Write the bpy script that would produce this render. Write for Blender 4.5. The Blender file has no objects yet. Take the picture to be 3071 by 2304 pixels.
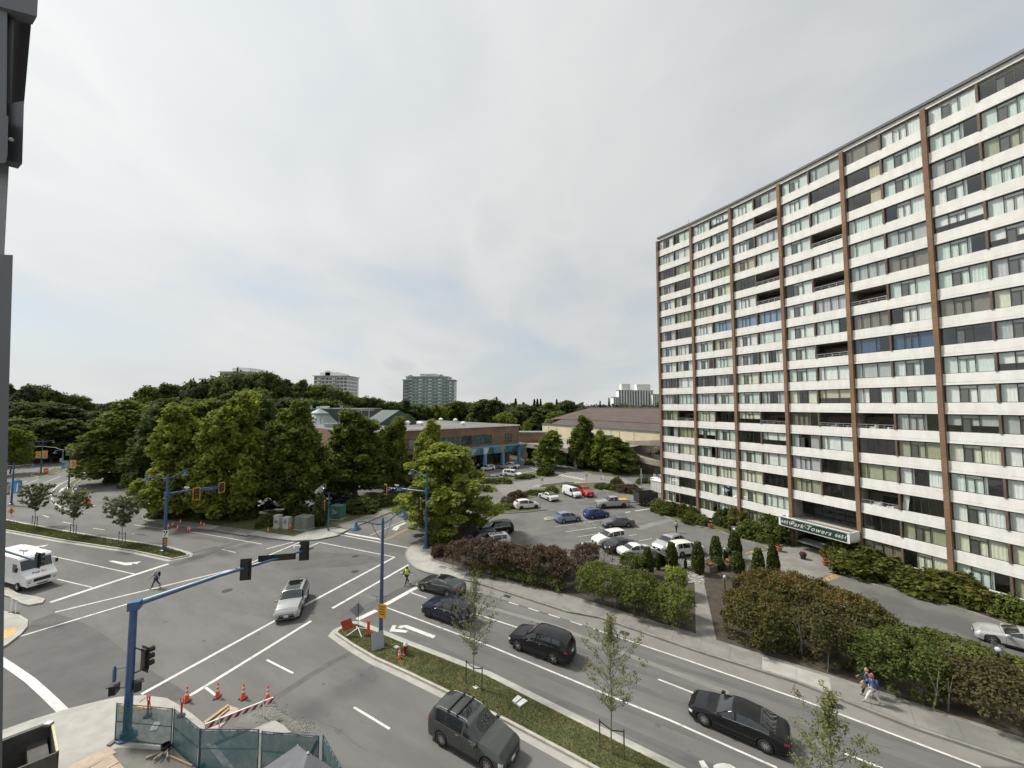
import bpy, math, random
import numpy as np
from mathutils import Vector, Matrix
sin, cos, pi, rad = math.sin, math.cos, math.pi, math.radians
scene = bpy.context.scene
COL = scene.collection
# ------------------------------------------------------------------ camera
F, CX, CY, HZ, H = 1153.7, 1535.5, 1152.0, 1217.6, 17.5   # photo focal length, centre, horizon row (px), eye height (m)
PITCH = math.atan((HZ - CY) / F)
cd = bpy.data.cameras.new('camera'); cam = bpy.data.objects.new('camera', cd); COL.objects.link(cam)
cam.location = (0, 0, H); cam.rotation_euler = (pi / 2 + PITCH, 0, 0)
cd.sensor_fit = 'HORIZONTAL'; cd.sensor_width = 36; cd.lens = 36 * F / 3071
cd.clip_start = 0.05; cd.clip_end = 9000
scene.camera = cam
# ------------------------------------------------------------------ light
SUN_AZ = Vector((-0.93, 0.36)).normalized(); SUN_EL = rad(50)
SUN = Vector((SUN_AZ.x * cos(SUN_EL), SUN_AZ.y * cos(SUN_EL), sin(SUN_EL)))
world = bpy.data.worlds.new('World'); scene.world = world; world.use_nodes = True
nt = world.node_tree; nt.nodes.clear()
def N(t, **k):
    n = nt.nodes.new(t)
    for a, b in k.items(): setattr(n, a, b)
    return n
def Lk(a, b): nt.links.new(a, b)
def MATH(op, a, b=None, c=None, clamp=False):
    n = N('ShaderNodeMath', operation=op, use_clamp=clamp)
    for i, v in enumerate((a, b, c)):
        if v is None: continue
        if isinstance(v, (int, float)): n.inputs[i].default_value = v
        else: Lk(v, n.inputs[i])
    return n.outputs[0]
def RAMP(fac, stops):
    n = N('ShaderNodeValToRGB'); e = n.color_ramp.elements
    while len(e) < len(stops): e.new(0.5)
    for i, (p_, c_) in enumerate(stops): e[i].position = p_; e[i].color = (*c_, 1)
    Lk(fac, n.inputs[0]); return n.outputs[0]
tc = N('ShaderNodeTexCoord')
sky = N('ShaderNodeTexSky', sky_type='NISHITA', sun_disc=False)
sky.sun_elevation = SUN_EL; sky.sun_rotation = math.atan2(SUN_AZ.x, SUN_AZ.y)
skyb = N('ShaderNodeBackground'); skyb.inputs[1].default_value = 0.10; Lk(sky.outputs[0], skyb.inputs[0])
sep = N('ShaderNodeSeparateXYZ'); Lk(tc.outputs['Generated'], sep.inputs[0])
zz = MATH('ADD', MATH('ABSOLUTE', sep.outputs[2]), 0.22)
cmb = N('ShaderNodeCombineXYZ')                                   # a flat cloud deck seen in perspective
Lk(MATH('DIVIDE', sep.outputs[0], zz), cmb.inputs[0]); Lk(MATH('DIVIDE', sep.outputs[1], zz), cmb.inputs[1])
mp = N('ShaderNodeMapping'); mp.inputs['Scale'].default_value = (0.9, 0.62, 1); mp.inputs['Rotation'].default_value = (0, 0, 0.5)
Lk(cmb.outputs[0], mp.inputs[0])
def NOISE(scale, detail, rough, dist, loc):
    n = N('ShaderNodeTexNoise'); n.inputs['Scale'].default_value = scale; n.inputs['Detail'].default_value = detail
    n.inputs['Roughness'].default_value = rough; n.inputs['Distortion'].default_value = dist
    m2 = N('ShaderNodeMapping'); m2.inputs['Location'].default_value = loc; Lk(mp.outputs[0], m2.inputs[0]); Lk(m2.outputs[0], n.inputs[0])
    return n.outputs[0]
n1 = NOISE(1.0, 4, 0.45, 0.35, (3.3, 1.7, 0)); n2 = NOISE(2.6, 4, 0.5, 0.6, (0.4, 5.2, 0)); n3 = NOISE(0.5, 3, 0.5, 0.2, (7.7, 2.2, 0))
den = MATH('ADD', MATH('MULTIPLY', n1, 0.68), MATH('MULTIPLY', n2, 0.32))
dotn = N('ShaderNodeVectorMath', operation='DOT_PRODUCT'); Lk(tc.outputs['Generated'], dotn.inputs[0]); dotn.inputs[1].default_value = SUN
glow = MATH('POWER', MATH('MAXIMUM', dotn.outputs['Value'], 0.0), 3.0)
cov = MATH('MULTIPLY_ADD', den, 2.6, MATH('MULTIPLY_ADD', n3, 1.2, -0.95), clamp=True)   # 0 thin veil .. 1 thick cloud
covmix = MATH('MULTIPLY_ADD', cov, 0.42, 0.56)
ccol = RAMP(den, [(0.32, (0.76, 0.815, 0.86)), (0.46, (0.87, 0.905, 0.915)), (0.58, (0.97, 0.99, 0.98)), (0.70, (0.82, 0.845, 0.865))])
cst = MATH('MULTIPLY_ADD', glow, 0.20, 0.49)
cb = N('ShaderNodeBackground'); Lk(ccol, cb.inputs[0]); Lk(cst, cb.inputs[1])
mx = N('ShaderNodeMixShader'); Lk(covmix, mx.inputs[0]); Lk(skyb.outputs[0], mx.inputs[1]); Lk(cb.outputs[0], mx.inputs[2])
world.cycles.sampling_method = 'MANUAL'; world.cycles.sample_map_resolution = 256
wo = N('ShaderNodeOutputWorld'); Lk(mx.outputs[0], wo.inputs[0])
sd = bpy.data.lights.new('sun', 'SUN'); sd.energy = 3.0; sd.angle = rad(9); sd.color = (1.0, 0.95, 0.87)
so = bpy.data.objects.new('sun', sd); COL.objects.link(so); so.location = (0, 0, 80)
so.rotation_euler = (-SUN).to_track_quat('-Z', 'Y').to_euler()
vs = scene.view_settings; vs.view_transform = 'Standard'; vs.look = 'None'; vs.exposure = 0.55; vs.gamma = 1; vs.use_curve_mapping = False
cy = scene.cycles; cy.use_denoising = True; cy.max_bounces = 5; cy.diffuse_bounces = 2; cy.glossy_bounces = 3; cy.transparent_max_bounces = 24
cy.transmission_bounces = 4; cy.use_adaptive_sampling = True; cy.adaptive_threshold = 0.03; cy.caustics_reflective = False; cy.caustics_refractive = False
scene.render.film_transparent = False
# ------------------------------------------------------------------ photo measure -> place on the ground
RG = {'1': (0, 1050, 2.765), '2': (700, 1050, 2.765), '3': (1400, 1050, 2.765), '4': (0, 1600, 2.358), '5': (800, 1600, 2.358), '6': (1500, 1600, 2.358),
      '7': (2200, 1600, 2.358), '8': (1900, 600, 3.32), '9': (2400, 150, 2.554), '10': (1900, 1050, 3.687), '11': (2400, 700, 3.297), '12': (2400, 1150, 3.018),
      '15': (1450, 1350, 3.403), '16': (2250, 1450, 4.916), 'v': (0, 0, .7203), '21': (0, 1250, 5.53), '22': (900, 1150, 5.53), '23': (1500, 1250, 4.424),
      '24': (0, 1950, 4.424), '25': (450, 2000, 3.687), '26': (2000, 1550, 4.424), '27': (1150, 1100, 7.373), '28': (400, 1400, 5.53)}
def ray(r, x, y):
    a, b, s = RG[r]; u, v = a + x / s, b + y / s; xc = (u - CX) / F; zc = (CY - v) / F
    return Vector((xc, cos(PITCH) - sin(PITCH) * zc, sin(PITCH) + cos(PITCH) * zc))
def G(r, x, y, z=0.0):
    d = ray(r, x, y); t = (z - H) / d.z; return Vector((d.x * t, d.y * t))
def AT(r, x, y, Y):
    d = ray(r, x, y); t = Y / d.y; return Vector((d.x * t, Y, H + d.z * t))
def GS(r, pts, z=0.0): return [G(r, x, y, z) for x, y in pts]
def V2(*a): return [Vector(p) for p in a]
# ------------------------------------------------------------------ scene helpers
def tag(o, label=None, cat=None, group=None, kind=None):
    if label: o['label'] = label
    if cat: o['category'] = cat
    if group: o['group'] = group
    if kind: o['kind'] = kind
    return o
def thing(name, label, cat, loc=(0, 0, 0), rz=0.0, group=None):
    o = bpy.data.objects.new(name, None); COL.objects.link(o); o.empty_display_size = 0.3
    o.location = (loc[0], loc[1], loc[2] if len(loc) > 2 else 0); o.rotation_euler = (0, 0, rz)
    return tag(o, label, cat, group)
def link(name, me, parent=None, mat=None):
    o = bpy.data.objects.new(name, me); COL.objects.link(o)
    if parent is not None: o.parent = parent
    if mat is not None:
        if len(me.materials) == 0: me.materials.append(mat)
        elif me.materials[0] != mat: o.material_slots[0].link = 'OBJECT'; o.material_slots[0].material = mat
    return o
def copy_tree(o, parent=None, mats=None):
    c = o.copy(); COL.objects.link(c); c.parent = parent
    for ch in o.children: copy_tree(ch, c)
    return c
class MB:
    def __init__(s): s.v = []; s.f = []
    def add(s, vs, fs):
        k = len(s.v); s.v += [tuple(p) for p in vs]; s.f += [tuple(i + k for i in f) for f in fs]; return s
    def box(s, c, d, rz=0.0, rx=0.0, ry=0.0):
        m = Matrix.Rotation(rz, 3, 'Z') @ Matrix.Rotation(ry, 3, 'Y') @ Matrix.Rotation(rx, 3, 'X'); c = Vector(c)
        vs = [c + m @ Vector((x * d[0] / 2, y * d[1] / 2, z * d[2] / 2)) for z in (-1, 1) for y in (-1, 1) for x in (-1, 1)]
        return s.add(vs, [(0, 2, 3, 1), (4, 5, 7, 6), (0, 1, 5, 4), (1, 3, 7, 5), (3, 2, 6, 7), (2, 0, 4, 6)])
    def bbox(s, x0, x1, y0, y1, z0, z1): return s.box(((x0 + x1) / 2, (y0 + y1) / 2, (z0 + z1) / 2), (x1 - x0, y1 - y0, z1 - z0))
    def beam(s, a, b, w, h):
        a = Vector(a); b = Vector(b); d = (b - a); L = d.length; d.normalize()
        up = Vector((0, 0, 1)) if abs(d.z) < 0.99 else Vector((1, 0, 0)); sx = d.cross(up).normalized(); uz = sx.cross(d)
        vs = [p + sx * (i * w / 2) + uz * (j * h / 2) for p in (a, b) for i, j in ((-1, -1), (1, -1), (1, 1), (-1, 1))]
        return s.add(vs, [(0, 1, 2, 3), (7, 6, 5, 4), (0, 4, 5, 1), (1, 5, 6, 2), (2, 6, 7, 3), (3, 7, 4, 0)])
    def tube(s, pts, rs, n=8, cap=True):
        pts = [Vector(p) for p in pts]
        if isinstance(rs, (int, float)): rs = [rs] * len(pts)
        k = len(s.v); prev = None
        for i, p in enumerate(pts):
            d = (pts[min(i + 1, len(pts) - 1)] - pts[max(i - 1, 0)]); d = d.normalized() if d.length > 1e-9 else Vector((0, 0, 1))
            if prev is None:
                u = d.orthogonal().normalized()
            else:
                u = (prev - d * prev.dot(d)); u = u.normalized() if u.length > 1e-6 else d.orthogonal().normalized()
            prev = u; w = d.cross(u)
            s.v += [tuple(p + (u * cos(2 * pi * j / n) + w * sin(2 * pi * j / n)) * rs[i]) for j in range(n)]
        for i in range(len(pts) - 1):
            for j in range(n): s.f.append((k + i * n + j, k + i * n + (j + 1) % n, k + (i + 1) * n + (j + 1) % n, k + (i + 1) * n + j))
        if cap: s.f.append(tuple(k + j for j in range(n))[::-1]); s.f.append(tuple(k + (len(pts) - 1) * n + j for j in range(n)))
        return s
    def lathe(s, prof, c=(0, 0, 0), n=16, sx=1.0, sy=1.0):
        k = len(s.v); c = Vector(c)
        for r, z in prof: s.v += [(c.x + r * cos(2 * pi * j / n) * sx, c.y + r * sin(2 * pi * j / n) * sy, c.z + z) for j in range(n)]
        for i in range(len(prof) - 1):
            for j in range(n): s.f.append((k + i * n + j, k + i * n + (j + 1) % n, k + (i + 1) * n + (j + 1) % n, k + (i + 1) * n + j))
        s.f.append(tuple(k + j for j in range(n))[::-1]); s.f.append(tuple(k + (len(prof) - 1) * n + j for j in range(n)))
        return s
    def prism(s, poly, z0, z1, bottom=True):
        n = len(poly); poly = ccw(poly)
        vs = [(p[0], p[1], z0) for p in poly] + [(p[0], p[1], z1) for p in poly]
        fs = [tuple(range(n, 2 * n))] + [(i, (i + 1) % n, n + (i + 1) % n, n + i) for i in range(n)]
        if bottom: fs.append(tuple(range(n))[::-1])
        return s.add(vs, fs)
    def flat(s, poly, z): return s.add([(p[0], p[1], z) for p in ccw(poly)], [tuple(range(len(poly)))])
    def mesh(s, name, mat=None, smooth=None):
        me = bpy.data.meshes.new(name); me.from_pydata(s.v, [], s.f)
        if smooth is not None:
            me.shade_smooth()
            if smooth < 180: me.set_sharp_from_angle(angle=rad(smooth))
        if mat: me.materials.append(mat)
        me.update(); return me
    def build(s, name, mat, parent=None, smooth=None): return link(name, s.mesh(name, mat, smooth), parent)
def area(poly): return 0.5 * sum(poly[i][0] * poly[(i + 1) % len(poly)][1] - poly[(i + 1) % len(poly)][0] * poly[i][1] for i in range(len(poly)))
def ccw(poly): return list(poly) if area(poly) > 0 else list(poly)[::-1]
def offset(poly, d):
    poly = ccw(poly); n = len(poly); out = []
    for i in range(n):
        a, b, c = Vector(poly[i - 1]), Vector(poly[i]), Vector(poly[(i + 1) % n])
        e1 = (b - a).normalized(); e2 = (c - b).normalized(); n1 = Vector((e1.y, -e1.x)); n2 = Vector((e2.y, -e2.x))
        m = n1 + n2; q = max(1 + n1.dot(n2), 0.35); out.append(b + m * (d / q))
    return out
def chaikin(poly, it=2, closed=True):
    for _ in range(it):
        o = []; n = len(poly)
        for i in range(n if closed else n - 1):
            a, b = Vector(poly[i]), Vector(poly[(i + 1) % n]); o += [a * .75 + b * .25, a * .25 + b * .75]
        if not closed: o = [Vector(poly[0])] + o + [Vector(poly[-1])]
        poly = o
    return poly
def strip(line, w0, w1):          # polygon along a polyline, from w0 to w1 sideways (left positive)
    line = [Vector(p) for p in line]; L = []; Rr = []
    for i, p in enumerate(line):
        d = (line[min(i + 1, len(line) - 1)] - line[max(i - 1, 0)]).normalized(); n_ = Vector((-d.y, d.x)); L.append(p + n_ * w1); Rr.append(p + n_ * w0)
    return Rr + L[::-1]
def inside(p, poly):
    c = False; n = len(poly); x, y = p[0], p[1]
    for i in range(n):
        x1, y1 = poly[i][0], poly[i][1]; x2, y2 = poly[i - 1][0], poly[i - 1][1]
        if (y1 > y) != (y2 > y) and x < (x2 - x1) * (y - y1) / (y2 - y1) + x1: c = not c
    return c
def bulk(name, V, Fq, mat, parent=None, attr=None, smooth=False):     # big mesh of quads from arrays
    me = bpy.data.meshes.new(name); nv = len(V); nf = len(Fq); k = Fq.shape[1]
    me.vertices.add(nv); me.vertices.foreach_set('co', np.ascontiguousarray(V, dtype=np.float32).ravel())
    me.loops.add(nf * k); me.loops.foreach_set('vertex_index', np.ascontiguousarray(Fq, dtype=np.int32).ravel())
    me.polygons.add(nf); me.polygons.foreach_set('loop_start', np.arange(0, nf * k, k, dtype=np.int32))
    if attr is not None:
        a = me.attributes.new('lv', 'FLOAT', 'FACE'); a.data.foreach_set('value', np.ascontiguousarray(attr, dtype=np.float32))
    if mat: me.materials.append(mat)
    me.update(calc_edges=True); me.validate()
    return me if parent == 'mesh' else link(name, me, parent)
# ------------------------------------------------------------------ materials
def newmat(name):
    m = bpy.data.materials.new(name); m.use_nodes = True; t = m.node_tree; b = t.nodes['Principled BSDF']; return m, t, b
def pm(name, c, c2=None, scale=3.0, rough=0.6, metal=0.0, bump=0.0, bscale=40.0, coords='world', lo=0.4, hi=0.6, detail=5, coat=0.0, spec=0.5, stretch=None, c3=None, s3=0.15, lo3=0.5, hi3=0.62):
    m, t, b = newmat(name); n = t.nodes; l = t.links
    b.inputs['Roughness'].default_value = rough; b.inputs['Metallic'].default_value = metal; b.inputs['Coat Weight'].default_value = coat
    b.inputs['Specular IOR Level'].default_value = spec; b.inputs['Base Color'].default_value = (*c, 1); b.inputs['Coat Roughness'].default_value = 0.04
    if coords == 'world': src = n.new('ShaderNodeNewGeometry').outputs['Position']
    else: src = n.new('ShaderNodeTexCoord').outputs['Object']
    if stretch:
        mpn = n.new('ShaderNodeMapping'); mpn.inputs['Scale'].default_value = stretch[:3]
        if len(stretch) > 3: mpn.vector_type = 'TEXTURE'; mpn.inputs['Rotation'].default_value = (0, 0, stretch[3]); mpn.inputs['Scale'].default_value = [1 / q for q in stretch[:3]]
        l.new(src, mpn.inputs[0]); src = mpn.outputs[0]
    def mixn(ca, cb, sc, lo_, hi_):
        no = n.new('ShaderNodeTexNoise'); no.inputs['Scale'].default_value = sc; no.inputs['Detail'].default_value = detail; no.inputs['Roughness'].default_value = 0.6; l.new(src, no.inputs[0])
        r = n.new('ShaderNodeMapRange'); r.inputs[1].default_value = lo_; r.inputs[2].default_value = hi_; l.new(no.outputs[0], r.inputs[0])
        mi = n.new('ShaderNodeMix'); mi.data_type = 'RGBA'; l.new(r.outputs[0], mi.inputs[0])
        if isinstance(ca, tuple): mi.inputs[6].default_value = (*ca, 1)
        else: l.new(ca, mi.inputs[6])
        mi.inputs[7].default_value = (*cb, 1); return mi.outputs[2]
    col = None
    if c2: col = mixn(c, c2, scale, lo, hi)
    if c3: col = mixn(col if col else c, c3, s3, lo3, hi3)
    if col: l.new(col, b.inputs['Base Color'])
    if bump:
        nb = n.new('ShaderNodeTexNoise'); nb.inputs['Scale'].default_value = bscale; nb.inputs['Detail'].default_value = 4; l.new(src, nb.inputs[0])
        bu = n.new('ShaderNodeBump'); bu.inputs['Strength'].default_value = bump; bu.inputs['Distance'].default_value = 0.02; l.new(nb.outputs[0], bu.inputs['Height']); l.new(bu.outputs[0], b.inputs['Normal'])
    return m
def leafmat(name, stops, trans=0.32, rough=0.75):
    m, t, b = newmat(name); n = t.nodes; l = t.links
    at = n.new('ShaderNodeAttribute'); at.attribute_name = 'lv'; oi = n.new('ShaderNodeObjectInfo')
    ad = n.new('ShaderNodeMath'); ad.operation = 'MULTIPLY_ADD'; l.new(oi.outputs['Random'], ad.inputs[0]); ad.inputs[1].default_value = 0.22; l.new(at.outputs['Fac'], ad.inputs[2])
    su = n.new('ShaderNodeMath'); su.operation = 'SUBTRACT'; l.new(ad.outputs[0], su.inputs[0]); su.inputs[1].default_value = 0.11
    r = n.new('ShaderNodeValToRGB'); e = r.color_ramp.elements
    while len(e) < len(stops): e.new(0.5)
    for i, (p, c) in enumerate(stops): e[i].position = p; e[i].color = (*c, 1)
    l.new(su.outputs[0], r.inputs[0]); l.new(r.outputs[0], b.inputs['Base Color']); b.inputs['Roughness'].default_value = rough; b.inputs['Specular IOR Level'].default_value = 0.12
    tr = n.new('ShaderNodeBsdfTranslucent'); l.new(r.outputs[0], tr.inputs[0]); ms = n.new('ShaderNodeMixShader'); ms.inputs[0].default_value = trans
    l.new(b.outputs[0], ms.inputs[1]); l.new(tr.outputs[0], ms.inputs[2]); l.new(ms.outputs[0], n['Material Output'].inputs[0]); return m
def glassmat(name, tint=(0.75, 0.82, 0.8), see=0.55, rough=0.03):
    # a real pane: partly see-through, with a Fresnel mirror on top
    m, t, b = newmat(name); n = t.nodes; l = t.links; n.remove(b)
    tr = n.new('ShaderNodeBsdfTransparent'); tr.inputs[0].default_value = (*[q * see / 0.7 for q in tint], 1)
    gl = n.new('ShaderNodeBsdfGlossy'); gl.inputs['Roughness'].default_value = rough; gl.inputs[0].default_value = (0.95, 0.97, 1, 1)
    lw = n.new('ShaderNodeLayerWeight'); lw.inputs[0].default_value = 0.5
    pw = n.new('ShaderNodeMath'); pw.operation = 'POWER'; l.new(lw.outputs['Facing'], pw.inputs[0]); pw.inputs[1].default_value = 5.0
    fr = n.new('ShaderNodeMath'); fr.operation = 'MULTIPLY_ADD'; l.new(pw.outputs[0], fr.inputs[0]); fr.inputs[1].default_value = 0.85; fr.inputs[2].default_value = 0.10
    ms = n.new('ShaderNodeMixShader'); l.new(fr.outputs[0], ms.inputs[0]); l.new(tr.outputs[0], ms.inputs[1]); l.new(gl.outputs[0], ms.inputs[2]); l.new(ms.outputs[0], n['Material Output'].inputs[0]); return m
def brickmat(name, c1, c2, mortar, bw=0.22, bh=0.075):
    m, t, b = newmat(name); n = t.nodes; l = t.links
    geo = n.new('ShaderNodeNewGeometry'); s = n.new('ShaderNodeSeparateXYZ'); l.new(geo.outputs['Position'], s.inputs[0])
    a = n.new('ShaderNodeMath'); a.operation = 'MULTIPLY_ADD'; a.inputs[1].default_value = 0.6; l.new(s.outputs[0], a.inputs[0]); l.new(s.outputs[1], a.inputs[2])
    c = n.new('ShaderNodeCombineXYZ'); l.new(a.outputs[0], c.inputs[0]); l.new(s.outputs[2], c.inputs[1])
    br = n.new('ShaderNodeTexBrick'); br.inputs['Color1'].default_value = (*c1, 1); br.inputs['Color2'].default_value = (*c2, 1); br.inputs['Mortar'].default_value = (*mortar, 1)
    br.inputs['Scale'].default_value = 1; br.inputs['Brick Width'].default_value = bw; br.inputs['Row Height'].default_value = bh; br.inputs['Mortar Size'].default_value = 0.008; l.new(c.outputs[0], br.inputs[0])
    no = n.new('ShaderNodeTexNoise'); no.inputs['Scale'].default_value = 0.5; no.inputs['Detail'].default_value = 6; l.new(geo.outputs['Position'], no.inputs[0])
    r = n.new('ShaderNodeMapRange'); r.inputs[1].default_value = .3; r.inputs[2].default_value = .7; r.inputs[3].default_value = .75; r.inputs[4].default_value = 1.2; l.new(no.outputs[0], r.inputs[0])
    mu = n.new('ShaderNodeMix'); mu.data_type = 'RGBA'; mu.blend_type = 'MULTIPLY'; mu.inputs[0].default_value = 1; l.new(br.outputs[0], mu.inputs[6]); l.new(r.outputs[0], mu.inputs[7])
    l.new(mu.outputs[2], b.inputs['Base Color']); b.inputs['Roughness'].default_value = 0.85; return m
M = {}
M['asphalt'] = pm('asphalt', (0.125, 0.122, 0.117), (0.15, 0.147, 0.14), 0.35, 0.88, bump=0.25, bscale=60, c3=(0.105, 0.103, 0.1), s3=0.07, stretch=(0.5, 1.6, 1, -0.55))
M['asphalt_dark'] = pm('asphalt_dark', (0.09, 0.088, 0.085), (0.11, 0.108, 0.104), 0.5, 0.88, bump=0.25, bscale=60)
M['asphalt_light'] = pm('asphalt_light', (0.185, 0.178, 0.165), (0.215, 0.207, 0.19), 0.6, 0.88, bump=0.2, bscale=60)
M['asphalt_lot'] = pm('asphalt_lot', (0.125, 0.122, 0.115), (0.15, 0.146, 0.136), 0.25, 0.9, bump=0.3, bscale=50, c3=(0.10, 0.098, 0.094), s3=0.16)
M['stain'] = pm('stain', (0.085, 0.083, 0.08), (0.11, 0.108, 0.105), 1.2, 0.8)
M['paint'] = pm('road_paint', (0.62, 0.615, 0.58), (0.30, 0.295, 0.28), 2.6, 0.7, lo=0.52, hi=0.72, detail=9, c3=(0.5, 0.49, 0.46), s3=0.5)
M['paint_yellow'] = pm('road_paint_yellow', (0.62, 0.36, 0.08), (0.42, 0.28, 0.12), 4.0, 0.6)
M['paint_worn'] = pm('road_paint_worn', (0.5, 0.32, 0.08), (0.2, 0.17, 0.12), 3.5, 0.7, lo=0.38, hi=0.55)
M['concrete'] = pm('concrete', (0.40, 0.39, 0.355), (0.345, 0.335, 0.305), 1.3, 0.85, bump=0.15, c3=(0.29, 0.28, 0.255), s3=0.4, lo3=0.52, hi3=0.75)
M['concrete_old'] = pm('concrete_old', (0.205, 0.197, 0.178), (0.245, 0.236, 0.212), 0.8, 0.9, bump=0.2, c3=(0.17, 0.165, 0.15), s3=0.3)
M['concrete_dark'] = pm('concrete_dark', (0.15, 0.145, 0.13), (0.2, 0.19, 0.17), 0.8, 0.9, bump=0.2)
M['kerb'] = pm('kerb', (0.44, 0.425, 0.36), (0.37, 0.355, 0.305), 1.5, 0.85)
M['kerb_old'] = pm('kerb_old', (0.2, 0.19, 0.17), (0.28, 0.265, 0.24), 1.0, 0.9)
M['lawn'] = pm('lawn', (0.06, 0.078, 0.024), (0.105, 0.105, 0.04), 1.2, 0.9, bump=0.6, bscale=25, c3=(0.15, 0.13, 0.055), s3=0.5, lo3=0.55, hi3=0.7)
M['soil'] = pm('soil', (0.05, 0.04, 0.03), (0.075, 0.06, 0.043), 1.5, 0.95, bump=0.6, bscale=20)
M['far_ground'] = pm('far_ground', (0.05, 0.065, 0.025), (0.09, 0.10, 0.05), 0.03, 0.95)
M['bark'] = pm('bark', (0.075, 0.06, 0.045), (0.12, 0.10, 0.08), 4, 0.9, bump=0.6, bscale=12)
M['bark_grey'] = pm('bark_grey', (0.13, 0.115, 0.095), (0.2, 0.18, 0.15), 5, 0.9)
M['black'] = pm('black_plastic', (0.012, 0.012, 0.013), rough=0.45)
M['rubber'] = pm('rubber', (0.016, 0.016, 0.016), rough=0.8)
M['dark'] = pm('dark_metal', (0.03, 0.03, 0.032), (0.045, 0.045, 0.045), 2, 0.5)
M['grey'] = pm('grey_metal', (0.3, 0.31, 0.32), rough=0.45, metal=0.3)
M['galv'] = pm('galvanised', (0.42, 0.43, 0.43), (0.34, 0.35, 0.35), 6, 0.45, metal=0.6)
M['alloy'] = pm('alloy', (0.5, 0.5, 0.51), rough=0.3, metal=0.85)
M['chrome'] = pm('chrome', (0.75, 0.75, 0.76), rough=0.12, metal=1.0)
M['blue'] = pm('blue_paint', (0.042, 0.105, 0.225), (0.034, 0.085, 0.19), 1.5, 0.42, coat=0.15)
M['white'] = pm('white_paint', (0.78, 0.78, 0.77), (0.7, 0.7, 0.69), 2, 0.5)
M['yellow'] = pm('yellow_paint', (0.72, 0.36, 0.02), (0.62, 0.3, 0.02), 3, 0.5)
M['orange'] = pm('orange_plastic', (0.85, 0.1, 0.02), (0.75, 0.08, 0.02), 4, 0.5)
M['red'] = pm('red_paint', (0.6, 0.03, 0.02), (0.5, 0.025, 0.02), 4, 0.45)
M['maroon'] = pm('maroon_paint', (0.22, 0.012, 0.018), rough=0.4)
M['wood'] = pm('wood', (0.45, 0.33, 0.19), (0.36, 0.26, 0.15), 3, 0.8, stretch=(1, 8, 1))
M['ply'] = pm('plywood', (0.5, 0.39, 0.31), (0.4, 0.31, 0.24), 2, 0.8)
M['glass_car'] = pm('car_glass', (0.012, 0.016, 0.017), rough=0.04, spec=0.8, coat=0.5)
M['glass_dark'] = pm('glass_dark', (0.02, 0.024, 0.025), rough=0.08, spec=0.6)
# ------------------------------------------------------------------ people
M['skin'] = pm('skin', (.42, .26, .19), (.38, .23, .17), 8, .6, coords='object'); M['skin_dark'] = pm('skin_tan', (.28, .17, .12), rough=.6)
def cloth(name, c): return pm('cloth_' + name, c, tuple(q * .8 for q in c), 9, .9, coords='object')
CL = {k: cloth(k, c) for k, c in {'navy': (.02, .025, .06), 'black': (.012, .012, .014), 'white': (.7, .68, .65), 'blue': (.03, .09, .3), 'grey': (.28, .30, .36), 'vest': (.62, .68, .03), 'denim': (.05, .07, .13), 'khaki': (.35, .36, .28), 'red': (.45, .06, .06), 'pink': (.5, .25, .22), 'dark': (.03, .03, .035)}.items()}
def skin_mesh(name, verts, edges, radii, sub=2):
    me = bpy.data.meshes.new(name); me.from_pydata([tuple(v) for v in verts], edges, []); o = bpy.data.objects.new(name, me); COL.objects.link(o)
    o.modifiers.new('skin', 'SKIN'); o.modifiers['skin'].use_smooth_shade = True
    if not me.skin_vertices: me.skin_vertices.new() if hasattr(me.skin_vertices, 'new') else None
    for i, r in enumerate(radii):
        sv = me.skin_vertices[0].data[i]; sv.radius = (r if isinstance(r, tuple) else (r, r)); sv.use_root = (i == 0)
    s = o.modifiers.new('sub', 'SUBSURF'); s.levels = sub; s.render_levels = sub
    dg = bpy.context.evaluated_depsgraph_get(); out = bpy.data.meshes.new_from_object(o.evaluated_get(dg)); bpy.data.objects.remove(o); out.name = name; return out
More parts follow.
